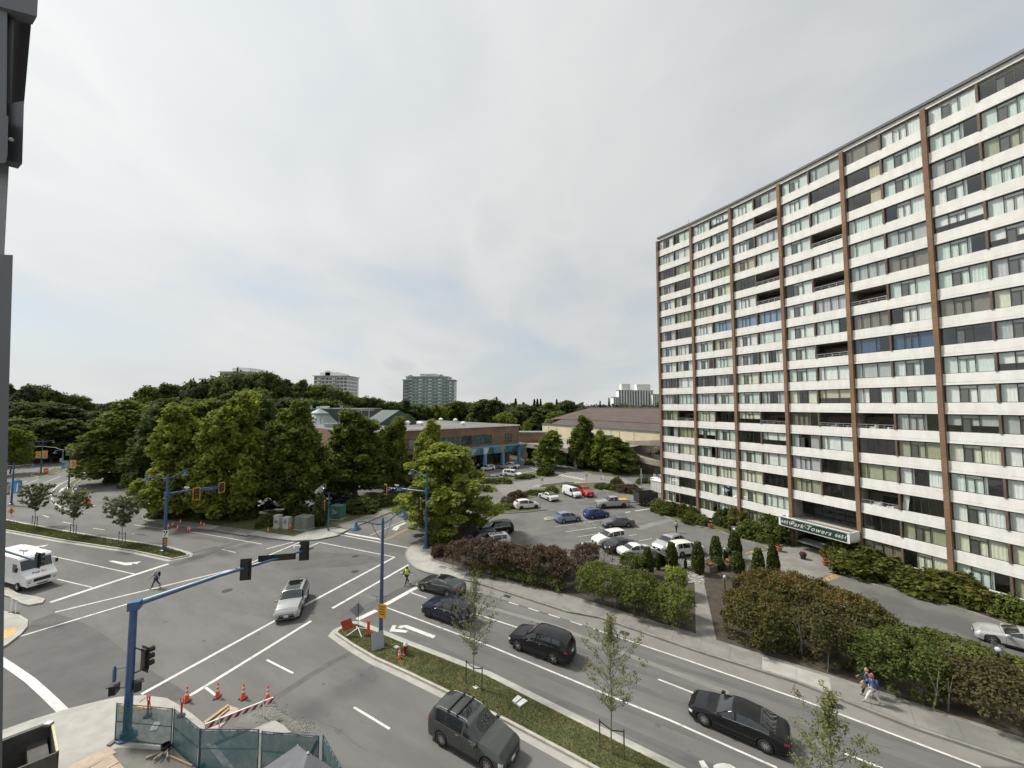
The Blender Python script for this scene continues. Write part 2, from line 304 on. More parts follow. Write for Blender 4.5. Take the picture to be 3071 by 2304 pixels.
def person(label, loc, face, top, legs, h=1.7, stride=.3, shoes='black', hair='black', extra=None, arm=.35, skin='skin', scarf=None, z=0.0, group='people on foot', long=False, bag=None, vest=None):
    t = thing('person', label, 'person', (loc[0], loc[1], z), face, group); t.scale = (h / 1.72,) * 3
    # x forward, y left; joints in metres for a 1.72 m figure
    s = stride; J = {}; J['pel'] = (0, 0, .94); J['sp'] = (.01, 0, 1.15); J['ch'] = (.02, 0, 1.36); J['nk'] = (.03, 0, 1.49); J['hd'] = (.045, 0, 1.60); J['tp'] = (.04, 0, 1.68)
    for k, q in (('l', 1), ('r', -1)):
        f = s * q; J['hp' + k] = (0, .09 * q, .90); J['kn' + k] = (f * .62 + .03, .095 * q, .49); J['an' + k] = (f * 1.15 - (.06 if f < 0 else 0), .095 * q, .10 + (.05 if f < 0 else 0)); J['to' + k] = (f * 1.15 + .15 - (.03 if f < 0 else 0), .10 * q, .045 + (.0 if f >= 0 else .0))
        g = -arm * q; J['sh' + k] = (.02, .18 * q, 1.41); J['el' + k] = (.02 + g * .45, .23 * q, 1.14); J['wr' + k] = (.10 + g * .95, .23 * q, .93 + abs(g) * .12); J['pa' + k] = (.12 + g * 1.05, .23 * q, .86 + abs(g) * .12)
    body = ['pel', 'sp', 'ch', 'nk', 'hd', 'tp']; V, E, Rr, idx = [], [], [], {}
    def add(n, r, par=None, p=None): idx[n] = len(V); V.append(p or J[n]); Rr.append(r); (E.append((idx[par], idx[n])) if par else None)
    add('pel', (.15, .11)); add('sp', (.135, .10), 'pel'); add('ch', (.155, .11), 'sp'); add('nk', .055, 'ch'); add('hd', (.078, .098), 'nk'); add('tp', (.06, .075), 'hd')
    add('nose', .018, 'hd', (.15, 0, 1.595))
    for k in 'lr':
        add('hp' + k, .085, 'pel'); add('kn' + k, .058, 'hp' + k); add('an' + k, .04, 'kn' + k); add('to' + k, .035, 'an' + k); add('sh' + k, .058, 'ch'); add('el' + k, .042, 'sh' + k); add('wr' + k, .028, 'el' + k); add('pa' + k, (.036, .02), 'wr' + k)
        px, py, pz = J['pa' + k]; q = 1 if k == 'l' else -1
        for i_, (dx, dz) in enumerate(((-.03, -.085), (-.01, -.10), (.012, -.095), (.03, -.08))): add('f%s%d' % (k, i_), .009, 'pa' + k, (px + dx, py, pz + dz * .55)); add('g%s%d' % (k, i_), .008, 'f%s%d' % (k, i_), (px + dx + .012, py - q * .015, pz + dz))
        add('th' + k, .010, 'wr' + k, (px + .045, py - q * .01, pz + .0)); add('tj' + k, .009, 'th' + k, (px + .055, py - q * .01, pz - .045))
    link('body', skin_mesh('body', V, E, Rr, 1), t, M[skin])
    def sub(name, chain, mat, sublev=1):
        vs, es, rs, ix = [], [], [], {}
        for n, r, par, p in chain: ix[n] = len(vs); vs.append(p or J[n]); rs.append(r); (es.append((ix[par], ix[n])) if par else None)
        return link(name, skin_mesh(name, vs, es, rs, sublev), t, mat)
    def half(a, b, f): return tuple(Vector(J[a]).lerp(Vector(J[b]), f))
    ch = [('pel', (.168, .128), None, None), ('sp', (.155, .12), 'pel', None), ('ch', (.178, .13), 'sp', None), ('nb', .075, 'ch', half('ch', 'nk', .6))]
    if long: ch.insert(0, ('hem', (.19, .17), None, (0, 0, .68))); ch[1] = ('pel', (.175, .14), 'hem', None)
    for k in 'lr': ch += [('sh' + k, .075, 'ch', None), ('el' + k, .058, 'sh' + k, None), ('cu' + k, .045, 'el' + k, half('el' + k, 'wr' + k, .85))]
    sub('top', ch, CL[top]); ch = [('pel', (.165, .125), None, (0, 0, .95))]
    for k in 'lr': ch += [('hp' + k, .105, 'pel', None), ('kn' + k, .075, 'hp' + k, None), ('an' + k, .062, 'kn' + k, half('kn' + k, 'an' + k, .94))]
    sub('trousers', ch, CL[legs])
    for k in 'lr': sub('shoe', [('an' + k, .05, None, half('an' + k, 'kn' + k, .02)), ('to' + k, .042, 'an' + k, None)], CL[shoes])
    hm = MB(); hm.lathe([(.03, .0), (.088, -.02), (.108, -.09), (.10, -.17)] [::-1] + [(.06, .03), (.005, .045)], (J['hd'][0] - .02, 0, 1.685), 14); hm.build('headscarf' if scarf else 'hair', CL[scarf or hair], t, 180)
    for q in (-1, 1): MB().lathe([(.002, -.012), (.012, 0), (.002, .012)], (.135, q * .035, 1.615), 6).build('eye', CL['black'], t)
    MB().box((.138, 0, 1.545), (.012, .05, .01)).build('mouth', CL['red'], t)
    if bag: m = MB(); m.lathe([(.08, -.22), (.16, -.2), (.17, .1), (.12, .2), (.04, .24)], (-.21, 0, 1.24), 10, .62, .95); b_ = m.build('backpack', CL[bag], t, 60); MB().tube([(-.14, .1, 1.42), (.06, .13, 1.46), (.16, .12, 1.25), (-.06, .15, 1.05)], .018, 5).build('strap', CL[bag], b_)
    if vest: m = MB(); m.lathe([(.175, 1.0), (.18, 1.15), (.2, 1.36), (.15, 1.47)], (.015, 0, 0), 14, .78, 1.08); v_ = m.build('vest', CL['vest'], t, 180); MB().lathe([(.188, 1.12), (.19, 1.17)], (.015, 0, 0), 14, .79, 1.1).build('reflective_band', CL['white'], v_)
    if extra: extra(t)
    return t
fd = math.atan2(*(lambda d: (d.y, d.x))(G('6', 700, 604) - G('7', 1300, 1400)))
p = G('7', 985, 1205, .14); person('walker in a red headscarf and blue top with white trousers by the hedge', p, fd, 'blue', 'white', 1.66, .3, 'khaki', scarf='red', z=.135, bag='denim', long=True)
p2 = G('7', 952, 1150, .14); person('companion in black trousers carrying a pale bag beside the headscarf walker', p2, fd, 'navy', 'black', 1.62, .25, 'pink', scarf='pink', z=.135, bag='khaki')
tag(MB().lathe([(.05, 0), (.17, .05), (.2, .25), (.12, .4), (.03, .46)], n=10, sy=.5).build('carrier_bag', M['ply'], None, 60), 'pale patterned carrier bag held by the companion walker', 'bag'); o = bpy.data.objects['carrier_bag']; o.location = (p2.x - .30, p2.y - .05, .62)
p = G('5', 990, 362); fw_ = math.atan2(*(lambda d: (d.y, d.x))(G('5', 464, 530) - G('5', 1003, 222))); person('worker in a yellow vest and dark clothes crossing by the corner', p, fw_, 'black', 'dark', 1.75, .28, vest=True)
d = G('5', 464, 530) - G('5', 1003, 222); tag(MB().tube([(-.2, .55, .95), (.25, -.65, 1.15)], .03, 6).build('signal_paddle', M['white']), 'pale stick carried across the crossing by the vest worker', 'stick'); o = bpy.data.objects['signal_paddle']; o.location = (p.x, p.y, 0); o.rotation_euler = (0, 0, fw_)
p = G('4', 1100, 386); person('man in a grey shirt with a dark backpack in the left crosswalk', p, math.atan2(*(lambda d: (d.y, d.x))(G('4', 390, 558) - G('4', 1710, 240))), 'grey', 'denim', 1.74, .26, bag='black', hair='white')
p = G('26', 128, 212); person('person in a pale jacket standing behind the silver wagon', p, rad(200), 'khaki', 'black', 1.7, .06)
p = G('28', 66, 568); person('dark clothed walker on the zebra crossing', p, rad(250), 'dark', 'dark', 1.72, .3); p = G('21', 1885, 1040); person('dark clothed walker further up the side road', p, rad(250), 'black', 'dark', 1.75, .25, group='people on foot')
# ------------------------------------------------------------------ the setting: ground, roads, islands
rnd = random.Random(7)
g_ = MB(); g_.flat([(-4000, -300), (4000, -300), (4000, 6000), (-4000, 6000)], -0.03); tag(g_.build('ground', M['far_ground']), kind='structure')
road = MB().flat([(-260, -20), (90, -20), (90, 126), (-30, 126), (-160, 190), (-260, 190)], 0.0).build('road', M['asphalt']); tag(road, kind='structure')
def sheet(name, poly, mat, z=0.004, parent=None): return MB().flat(poly, z).build(name, M[mat], parent if parent is not None else road)
def line(pts, w=0.13, mat='paint', name='lane_line', z=0.010):
    return sheet(name, strip(pts, -w / 2, w / 2), mat, z)
def resample(poly, step, closed=True):
    out = []; n = len(poly)
    for i in range(n if closed else n - 1):
        a, b = Vector(poly[i]), Vector(poly[(i + 1) % n]); k = max(1, int(round((b - a).length / step)))
        out += [a.lerp(b, j / k) for j in range(k)]
    if not closed: out.append(Vector(poly[-1]))
    return out
def island(name, poly, top, kerb='kerb', h=0.14, kw=0.17, gutter=0.0, pieces=False, z_in=0.015, no_kerb=False):
    poly = ccw(poly); inn = offset(poly, -kw)
    o = MB().flat(inn, h - z_in).build(name, M[top]); tag(o, kind='structure')
    n = len(poly)
    def ring(i0, i1, gap=0.0):
        m = MB(); k = i1 - i0
        for i in range(i0, i1):
            a, b = Vector(poly[i % n]), Vector(poly[(i + 1) % n]); c, d = Vector(inn[(i + 1) % n]), Vector(inn[i % n])
            if gap:
                g = min(0.4, gap / max((b - a).length, .01)); a, b, c, d = a.lerp(b, g), b.lerp(a, g), c.lerp(d, g), d.lerp(c, g)
            vs = [(a.x, a.y, 0), (b.x, b.y, 0), (c.x, c.y, 0), (d.x, d.y, 0), (a.x, a.y, h), (b.x, b.y, h), (c.x, c.y, h), (d.x, d.y, h)]
            m.add(vs, [(4, 5, 6, 7), (0, 1, 5, 4), (2, 3, 7, 6), (1, 2, 6, 5), (3, 0, 4, 7)])
        return m
    if not no_kerb:
        if pieces:
            for i in range(n): ring(i, i + 1, 0.006).build('kerb_stone', M[kerb], o)
        else: ring(0, n).build('kerb', M[kerb], o)
    if gutter:
        go = offset(poly, gutter); m = MB()
        for i in range(n):
            j = (i + 1) % n; m.add([(*go[i], .006), (*go[j], .006), (*poly[j], .006), (*poly[i], .006)], [(0, 1, 2, 3)])
        m.build('gutter', M['concrete'], o)
    return o
# right median (near), grass between kerbs
rm_r = GS('5', [(545, 668), (600, 643), (640, 642), (700, 665), (1000, 788), (1560, 1006), (2122, 1292)]) + GS('6', [(1200, 1655)])
rm_l = GS('5', [(480, 716), (600, 800), (760, 895), (1000, 1004), (1270, 1135)]) + GS('6', [(45, 1345), (620, 1655)])
ex = (rm_r[-1] - rm_r[-3]).normalized() * 14
RM = rm_r + [rm_r[-1] + ex, rm_l[-1] + ex] + rm_l[::-1] + GS('5', [(500, 690)])
MEDR = island('median', resample(RM, 3.0), 'lawn', gutter=0.42, pieces=True, z_in=0.03)
# left median
lm_n = GS('28', [(620, 1548), (0, 1410)]) + GS('1', [(500, 1582), (0, 1492)])
lm_f = GS('1', [(0, 1404), (430, 1488), (870, 1562)]) + GS('28', [(480, 1330), (620, 1360), (860, 1432), (915, 1462), (900, 1490)])
ex = (lm_n[-1] - lm_n[0]).normalized() * 40
LM = lm_n + [lm_n[-1] + ex, lm_f[0] + ex] + lm_f
MEDL = island('median', resample(LM, 3.5), 'lawn', gutter=0.40, pieces=True, z_in=0.03)
# right sidewalk with its corner
FK = GS('2', [(1600, 1535), (1560, 1562), (1500, 1605)]) + GS('5', [(1000, 102), (978, 138), (980, 168), (992, 198), (1012, 226), (1050, 254), (1100, 275), (1160, 292), (1300, 318), (1460, 350), (1800, 458), (2122, 562)]) + GS('6', [(700, 604), (1400, 846), (2100, 1066)]) + GS('7', [(1300, 1400), (2054, 1650)])
cdir = Vector((0.36, 1.0)).normalized()
FK = [FK[0] + cdir * 13.5] + FK; FK.append(FK[-1] + (FK[-1] - FK[-3]).normalized() * 16)
BK = GS('5', [(1190, 60), (1165, 195), (1415, 268)]) + GS('6', [(0, 330), (540, 468), (1400, 735)]) + GS('7', [(700, 1030), (2054, 1478)])
BK = [BK[0] + cdir * 13.5] + BK; BK.append(BK[-1] + (BK[-1] - BK[-2]).normalized() * 17)
SWR = island('pavement', FK + BK[::-1], 'concrete_old', kerb='kerb_old', h=0.14, z_in=0.02)
corner = GS('5', [(1000, 104), (985, 140), (988, 168), (1000, 196), (1020, 222), (1060, 248), (1110, 268), (1170, 284), (1320, 316), (1395, 314), (1412, 272), (1166, 196), (1190, 62), (1060, 62)], 0.14)
cs = MB().prism(offset(corner, -0.02), 0.10, 0.139); cs.build('corner_slab', M['concrete'], SWR)
MB().box((*G('5', 1247, 238, .14), 0.1395), (0.9, 0.6, 0.01), rz=-0.5).build('manhole_cover', M['concrete_dark'], SWR)
# separate concrete slabs with open joints along the older pavement
slab = []; inn = resample(FK[12:], 0.6, closed=False)
def nearest_on(p, ln):
    best = None
    for i in range(len(ln) - 1):
        a, b = Vector(ln[i]), Vector(ln[i + 1]); t = max(0, min(1, (p - a).dot(b - a) / (b - a).length_squared)); q = a.lerp(b, t); d = (q - p).length
        if best is None or d < best[0]: best = (d, q)
    return best[1]
sl = resample(FK[13:-1], 1.7, closed=False)
for i in range(len(sl) - 1):
    a, b = sl[i], sl[i + 1]; c, d = nearest_on(b, BK), nearest_on(a, BK)
    a2, b2, c2, d2 = a.lerp(d, .11), b.lerp(c, .11), c.lerp(b, .01), d.lerp(a, .01)
    q = [a2.lerp(b2, .004), b2.lerp(a2, .004), c2.lerp(d2, .004), d2.lerp(c2, .004)]
    MB().prism(q, 0.10, 0.136 + rnd.uniform(-.002, .002), bottom=False).build('paving_slab', M['concrete' if i in (14, 15) else 'concrete_old'], SWR)
# planting bed behind the right pavement
bedback = [BK[0] + Vector((3.2, 1)), Vector((-5.0, 56.5)), Vector((-3.4, 52)), Vector((3.6, 47.6)), Vector((9.0, 44.2)), Vector((14.2, 42.2)), Vector((18.4, 42.4)), Vector((22.6, 45.2)), Vector((25.6, 45.6)), Vector((27.6, 40.6)), Vector((26.6, 38.6)), Vector((29.8, 32.4)), Vector((33.6, 26.2)), Vector((46.0, 11.0))]
BED = island('planting_bed', [p for p in BK] + bedback[::-1], 'soil', kerb='kerb_old', h=0.16, kw=0.12)
sheet('path', GS('6', [(1385, 728), (1535, 780), (1440, 345), (1375, 345)], 0.16), 'concrete_old', 0.150, BED)
pth = sheet('cobbles', GS('26', [(250, 720), (480, 800), (490, 880), (380, 890), (290, 800)], 0.16), 'concrete', 0.152, BED)
# north-west block: pavement, lawn and verge
KN = GS('28', [(130, 850), (160, 890), (300, 930), (500, 962), (760, 1002), (1030, 1034), (1280, 1058), (1880, 1155)]) + GS('2', [(110, 1537), (300, 1566), (490, 1589), (700, 1579), (860, 1546), (960, 1492), (1480, 1275)])
KN.append(KN[-1] + Vector((0.30, 1)).normalized() * 9)
NWleft = GS('1', [(1000, 930), (950, 1000), (960, 1090), (1050, 1160), (1265, 1200), (1320, 1290), (1200, 1360)])
NW = NWleft + KN + V2((-17.0, 75), (-24, 68.5), (-38, 64.5), (-52, 69), (-62, 82), (-80, 100))
NWo = island('lawn', NW, 'lawn', kerb='kerb_old', h=0.14, z_in=0.02)
k2 = KN[7:14]; sheet('corner_slab', k2 + [p for p in offset(KN[6:15] + [Vector((-30, 62))], -2.3)][1:8][::-1] if False else GS('2', [(118, 1530), (300, 1558), (490, 1581), (700, 1571), (858, 1539), (950, 1490), (830, 1468), (620, 1500), (500, 1545), (200, 1500)], 0.14), 'concrete', 0.139, NWo)
sheet('pavement', GS('28', [(170, 880), (300, 922), (500, 952), (760, 992), (1030, 1024), (1280, 1048), (1880, 1145), (2090, 1070), (1460, 985), (1100, 930), (560, 880), (360, 860), (230, 800)], .14), 'concrete_old', 0.134, NWo)
sheet('pavement', GS('2', [(960, 1484), (1480, 1270), (1440, 1262), (830, 1462)], .14), 'concrete_dark', 0.134, NWo)
sheet('kerb_ramp', GS('28', [(1030, 1012), (1265, 1045), (1450, 985), (1200, 955)], .14), 'concrete', 0.139, NWo)
# near corner at the building site
NC = GS('24', [(0, 1110), (400, 965), (870, 820), (1300, 710), (1560, 655), (1900, 630), (2212, 670)]) + GS('25', [(340, 462), (480, 562), (600, 660), (760, 820), (950, 1030), (1040, 1121)])
NC = [NC[0] + (NC[0] - NC[1]).normalized() * 14] + NC + V2((-9.5, 15.0), (-9, 9), (-45, 9))
NCo = island('pavement', NC, 'concrete', kerb='concrete', h=0.15, kw=0.35, z_in=0.004)
sheet('dirt', GS('24', [(1380, 1380), (1560, 1290), (2212, 1330), (2300, 1400), (2400, 1566), (2600, 1900), (900, 1900)], .15), 'concrete_dark', 0.152, NCo)
sheet('dirt', GS('25', [(260, 480), (560, 690), (1250, 700), (1850, 780), (1700, 1100), (1600, 1300), (300, 1300), (240, 900)], .15), 'concrete_dark', 0.156, NCo)
for pts in ([(620, 860), (700, 840), (930, 1121), (820, 1121)], [(1090, 720), (1230, 620), (1380, 596), (1480, 650), (1560, 730), (1300, 745)]):
    MB().prism(GS('25', pts, .17), 0.14, 0.19).build('new_slab', M['concrete'], NCo)
sheet('tactile_strip', GS('24', [(30, 1180), (690, 935), (720, 960), (90, 1210)], .15), 'paint_yellow', 0.158, NCo)
sheet('tactile_strip', GS('24', [(1560, 800), (1740, 740), (2090, 750), (2060, 790), (1780, 790), (1600, 830)], .15), 'paint_yellow', 0.160, NCo)
# left islands
li = GS('4', [(0, 390), (60, 396), (130, 436), (260, 458), (318, 474), (300, 500), (200, 517), (150, 505), (60, 455), (0, 440)])
island('traffic_island', [li[0] + Vector((-14, 4.5))] + li + [li[-1] + Vector((-14, 4.5))], 'concrete', h=0.15)
lc = GS('4', [(0, 552), (60, 568), (140, 588), (196, 622), (194, 670), (150, 720), (60, 790), (0, 828)])
LCo = island('traffic_island', [lc[0] + Vector((-12, 1.5))] + lc + [lc[-1] + Vector((-10, -3))], 'concrete', h=0.15)
sheet('tactile_strip', GS('4', [(0, 680), (60, 668), (124, 655), (110, 700), (60, 735), (0, 748)], .15), 'paint_yellow', 0.142, LCo)
gi = GS('21', [(1500, 915), (1170, 1082), (1090, 1172), (1030, 1232), (1042, 1330), (1110, 1420), (1240, 1490), (1420, 1518), (1590, 1495), (1530, 1465), (1380, 1400), (1300, 1340), (1230, 1262), (1205, 1215), (1250, 1132), (1400, 1022), (1700, 880), (1620, 870)])
island('grass_island', gi, 'lawn', h=0.14)
island('grass_island', GS('21', [(500, 975), (640, 1010), (740, 1000), (1110, 882), (1050, 860), (900, 850), (800, 890), (640, 930), (550, 950)]), 'lawn', h=0.14)
park = GS('21', [(-300, 940), (60, 870), (400, 795), (700, 742), (1000, 668), (1350, 612), (1500, 560)])
island('park_lawn', park + V2((-130, 260), (-330, 260), (-330, 130)), 'lawn', h=0.13, kerb='concrete')
sheet('path', GS('21', [(0, 830), (170, 782), (600, 738), (1000, 655), (1340, 600), (1340, 590), (1000, 640), (600, 718), (160, 765), (0, 800)], .13), 'concrete', 0.125)
# lots and drives
sheet('parking_lot', V2((-11, 66), (-4, 66), (10, 80), (22, 88), (40, 88), (25.2, 68), (24.6, 64), (27.6, 57), (31.4, 47.8), (27.4, 46.4), (18.2, 43.0), (14, 42.6), (9, 44.5), (-4, 52.2), (-6, 58)), 'asphalt_lot', 0.005)
sheet('driveway', V2((27.4, 46.4), (31.4, 47.8), (33, 48.8), (39, 41), (46, 22), (50, 11), (46, 11), (33.6, 26.2), (29.8, 32.4), (26.8, 38.6), (27.6, 40.6), (25.7, 45.4)), 'asphalt_lot', 0.0065)
apron = GS('26', [(1060, 520), (1390, 445), (1560, 405), (1700, 330), (2000, 380), (2300, 500), (2500, 680), (2230, 755), (1660, 900), (1560, 880), (1250, 700)])
sheet('forecourt', apron, 'concrete_old', 0.012)
for q in ([(1040, 500), (1060, 470), (1240, 425), (1300, 440)],): sheet('speed_bump_paint', GS('26', q), 'paint_worn', 0.016)
sheet('speed_bump_paint', GS('7', [(520, 355), (710, 287), (766, 306), (600, 362)]), 'paint_worn', 0.016)
TB = GS('15', [(1728, 590), (1735, 625), (1800, 665), (1900, 702), (2212, 792)]) + GS('26', [(500, 150), (700, 198), (860, 262), (1020, 322), (1300, 402), (1390, 442)]) + V2((34.6, 49.6), (31.8, 55.6), (28.8, 61.2), (25.8, 66.2))
island('planting_bed', TB, 'lawn', kerb='kerb_old', h=0.14)
TB2 = GS('7', [(735, 262), (760, 282), (1000, 372), (1400, 482), (1700, 572), (1900, 642), (2054, 695)]) + V2((45.5, 24), (46.8, 25), (43.4, 32.6), (40.4, 38.8), (38.0, 43.2))
island('planting_bed', TB2, 'soil', kerb='kerb_old', h=0.14)
bd = GS('15', [(110, 648), (250, 650), (450, 637), (642, 612), (640, 602), (470, 610), (300, 618), (250, 598), (330, 560), (440, 500), (560, 470), (800, 440), (1000, 415), (1120, 402), (1210, 400), (1270, 430), (1380, 450), (1570, 440), (1585, 395), (1400, 345), (1150, 335), (900, 345), (560, 400), (330, 440), (180, 500), (70, 600)])
island('planting_bed', bd, 'lawn', kerb='kerb_old', h=0.14)
island('parking_island', GS('15', [(612, 705), (640, 690), (735, 688), (740, 712), (640, 722)]), 'concrete_old', kerb='kerb', h=0.13)
island('grass_island', GS('23', [(500, 935), (560, 905), (880, 868), (1010, 878), (990, 900), (820, 942), (560, 948)]), 'soil', kerb='kerb', h=0.13)
island('planting_bed', GS('23', [(0, 885), (120, 858), (400, 832), (640, 800), (765, 765), (700, 738), (600, 718), (500, 718), (430, 760), (330, 790), (120, 812), (0, 835), (-200, 860), (-200, 920)]), 'lawn', kerb='kerb_old', h=0.13)
island('planting_bed', GS('23', [(345, 655), (420, 660), (440, 640), (380, 620)]), 'lawn', kerb='kerb', h=0.13)
pk = GS('23', [(1020, 700), (1200, 762), (1400, 788), (1700, 798), (2000, 772), (2300, 742)])
island('planting_bed', pk + [Vector((60, 112)), Vector((18.6, 112)), Vector((18.0, 108.8))], 'lawn', kerb='kerb_old', h=0.13)
island('planting_bed', GS('23', [(1800, 880), (1850, 850), (1900, 830), (2200, 850), (2300, 930), (2160, 935), (1900, 905)]), 'lawn', kerb='kerb_old', h=0.13)
for a, b in (((990, 655), (1048, 728)), ((1052, 732), (1100, 757)), ((1106, 760), (1160, 784)), ((1168, 788), (1222, 814))):
    p, q = G('15', *a), G('15', *b); o = MB().beam((*p, .07), (*q, .07), .22, .14).build('wheel_stop', M['kerb_old']); tag(o, 'worn concrete wheel stop ' + {990: 'behind the bright blue hatchback', 1052: 'in front of the pale blue hatchback', 1106: 'beside the dark grey sedan', 1168: 'near the nose of the white crossover'}[a[0]], 'wheel stop', 'wheel stops in the car park')
# patches of newer, older and stained asphalt
sheet('asphalt_patch', GS('4', [(385, 562), (560, 620), (700, 690), (830, 790), (960, 900), (1130, 1010), (1330, 1130), (1250, 1190), (1100, 1150), (900, 1160), (460, 1250), (0, 1395), (-500, 1600), (-600, 950), (0, 835), (160, 725), (230, 620)]), 'asphalt_dark', 0.0035)
sheet('asphalt_patch', [p for p in GS('5', [(1430, 400)]) + GS('6', [(60, 478), (660, 670), (1300, 886), (2080, 1152)]) + GS('7', [(700, 1254), (1750, 1648)])] + FK[11:-1][::-1], 'asphalt_light', 0.0042)
line(GS('6', [(-300, 470), (0, 545), (400, 660), (900, 858), (1300, 1010), (1620, 1130)]), 0.45, 'asphalt_light', 'seam', 0.0047)
line(GS('5', [(60, 1165), (300, 1010), (470, 905), (600, 845)]), 0.5, 'stain', 'trench_patch', 0.0036)
line(GS('5', [(640, 560), (860, 450), (1100, 330)]), 1.0, 'asphalt_dark', 'trench_patch', 0.0037)
sheet('stain', chaikin(GS('5', [(470, 580), (520, 540), (620, 515), (700, 512), (715, 525), (640, 560), (620, 600), (560, 605), (500, 612)])), 'stain', 0.0039)
sheet('asphalt_patch', GS('5', [(60, 210), (330, 130), (700, 150), (830, 190), (560, 235), (200, 260)]), 'asphalt_dark', 0.0041)
for pts, w in ((((640, 1640), (900, 1560), (1500, 1330), (2050, 1160)), 1.3), (((700, 1150), (1100, 1180), (1600, 1250)), 1.0), (((560, 1500), (900, 1450), (1400, 1330)), .8)):
    line(GS('28', pts), w, 'asphalt_dark', 'tyre_marks', 0.0034 + w * .0003)
sheet('asphalt_patch', GS('21', [(680, 1240), (760, 1130), (1000, 1085), (1080, 1090), (960, 1160), (870, 1270), (900, 1400), (1100, 1520), (1500, 1600), (1100, 1560), (760, 1400)]), 'asphalt_light', 0.0044)
sheet('asphalt_patch', GS('15', [(1500, 790), (1900, 700), (1960, 715), (1600, 815)]), 'asphalt_light', 0.0075)
sheet('asphalt_patch', GS('3', [(240, 1130), (740, 1040), (900, 1000), (690, 960), (1000, 1015), (1300, 1065), (1400, 1110), (1100, 1120), (800, 1110), (560, 1150), (300, 1200)]), 'asphalt_light', 0.0043)
for c, r in ((('5', 622, 271), .38), (('4', 1607, 404), .42), (('5', 628, 162), .4)):
    p = G(*c); MB().lathe([(r, 0), (r, .007)], (p.x, p.y, .004), 20).build('manhole_cover', M['dark'], road)
# white and yellow markings, traced on the ground
LW = .14
for r, pts, w in [('5', [(848, 525), (1560, 790), (2122, 1022)], LW), ('6', [(1200, 1322), (1960, 1660)], LW), ('5', [(2122, 1022), (2560, 1205), (2851, 1322)], LW), ('6', [(660, 675), (1300, 890), (2080, 1160)], LW), ('7', [(430, 1158), (700, 1260), (1750, 1655)], LW), ('5', [(1010, 415), (1130, 458)], LW), ('5', [(1480, 570), (1780, 668)], LW),
      ('6', [(60, 486), (130, 508)], .12), ('6', [(198, 528), (272, 552)], .12), ('6', [(343, 573), (420, 598)], .12), ('6', [(496, 622), (580, 650)], .12), ('5', [(1455, 408), (1520, 428)], .12),
      ('6', [(1118, 1032), (1370, 1130)], LW), ('7', [(780, 1555), (1060, 1665)], LW), ('5', [(0, 895), (187, 990)], LW), ('5', [(616, 1230), (870, 1384)], LW), ('4', [(1450, 1088), (1560, 1172)], LW),
      ('5', [(258, 514), (905, 168)], .28), ('5', [(464, 530), (1003, 222)], .28), ('5', [(375, 64), (905, 168)], .16), ('4', [(1000, 1138), (1950, 615)], .26), ('4', [(1340, 1150), (2200, 620)], .26),
      ('4', [(390, 558), (1710, 240), (2122, 130)], .22), ('4', [(138, 730), (1000, 470), (1700, 240), (2122, 62)], .22), ('5', [(0, 110), (190, 60)], .2), ('5', [(290, 98), (375, 64)], .2),
      ('4', [(355, 158), (950, 288)], .12), ('4', [(388, 320), (650, 382)], .12), ('4', [(1570, 113), (1665, 136)], .12), ('2', [(880, 1532), (1448, 1640)], .2), ('2', [(1130, 1540), (1260, 1480), (1480, 1385)], .1),
      ('28', [(950, 1082), (1500, 1170), (2130, 1284)], .12), ('28', [(0, 962), (500, 1030)], .12), ('28', [(0, 1118), (230, 1140)], .12), ('1', [(1095, 1525), (1220, 1538)], .12), ('1', [(770, 1478), (870, 1492)], .12), ('1', [(520, 1425), (590, 1440)], .12), ('1', [(355, 1370), (405, 1388)], .12),
      ('21', [(1520, 880), (1180, 1030), (980, 1130), (890, 1210), (850, 1290), (860, 1370), (920, 1450), (1110, 1555)], .16), ('21', [(360, 1145), (640, 1038)], .14), ('21', [(370, 1095), (450, 1065)], .14), ('21', [(720, 1108), (1000, 985)], .12), ('21', [(535, 1225), (585, 1190)], .12), ('21', [(440, 1335), (470, 1298)], .12), ('21', [(430, 1445), (438, 1410)], .12),
      ('21', [(1000, 1250), (1060, 1180)], .5), ('21', [(1045, 1235), (1090, 1165)], .3), ('21', [(1200, 1215), (1235, 1150)], .4), ('21', [(1225, 1220), (1275, 1155)], .5),
      ('15', [(735, 782), (1310, 697)], .1), ('15', [(835, 836), (1160, 788)], .1), ('15', [(960, 885), (1150, 858)], .1), ('15', [(1000, 945), (1100, 935)], .1), ('15', [(400, 232), (520, 218)], .12), ('15', [(1450, 638), (1500, 630)], .3), ('15', [(1545, 622), (1695, 600)], .3), ('15', [(1165, 1000), (1240, 990)], .1), ('6', [(1260, 170), (1400, 225)], .12), ('15', [(2010, 1120), (2150, 1175)], .12), ('26', [(190, 575), (365, 650)], .14), ('26', [(535, 490), (610, 472)], .1),
      ('15', [(1590, 925), (1720, 905)], .1), ('15', [(1480, 875), (1560, 862)], .1), ('23', [(440, 925), (520, 910)], .3), ('23', [(1010, 870), (1240, 888)], .3), ('23', [(1320, 880), (1400, 878)], .3), ('3', [(470, 1015), (555, 1005)], .14)]:
    line(GS(r, pts), w)
for r, pts, w in [('5', [(640, 610), (775, 545)], .5), ('5', [(838, 505), (1087, 368)], .5), ('4', [(356, 488), (1190, 216)], .45), ('2', [(928, 1520), (1250, 1575)], .45), ('24', [(-400, -150), (0, 128), (200, 260), (400, 400), (600, 580), (840, 812)], .42)]:
    line(GS(r, pts), w, name='stop_line')
line(GS('2', [(1256, 1572), (1500, 1448)]), .12, 'paint_yellow', 'centre_line'); line(GS('2', [(1270, 1576), (1514, 1452)]), .12, 'paint_yellow', 'centre_line')
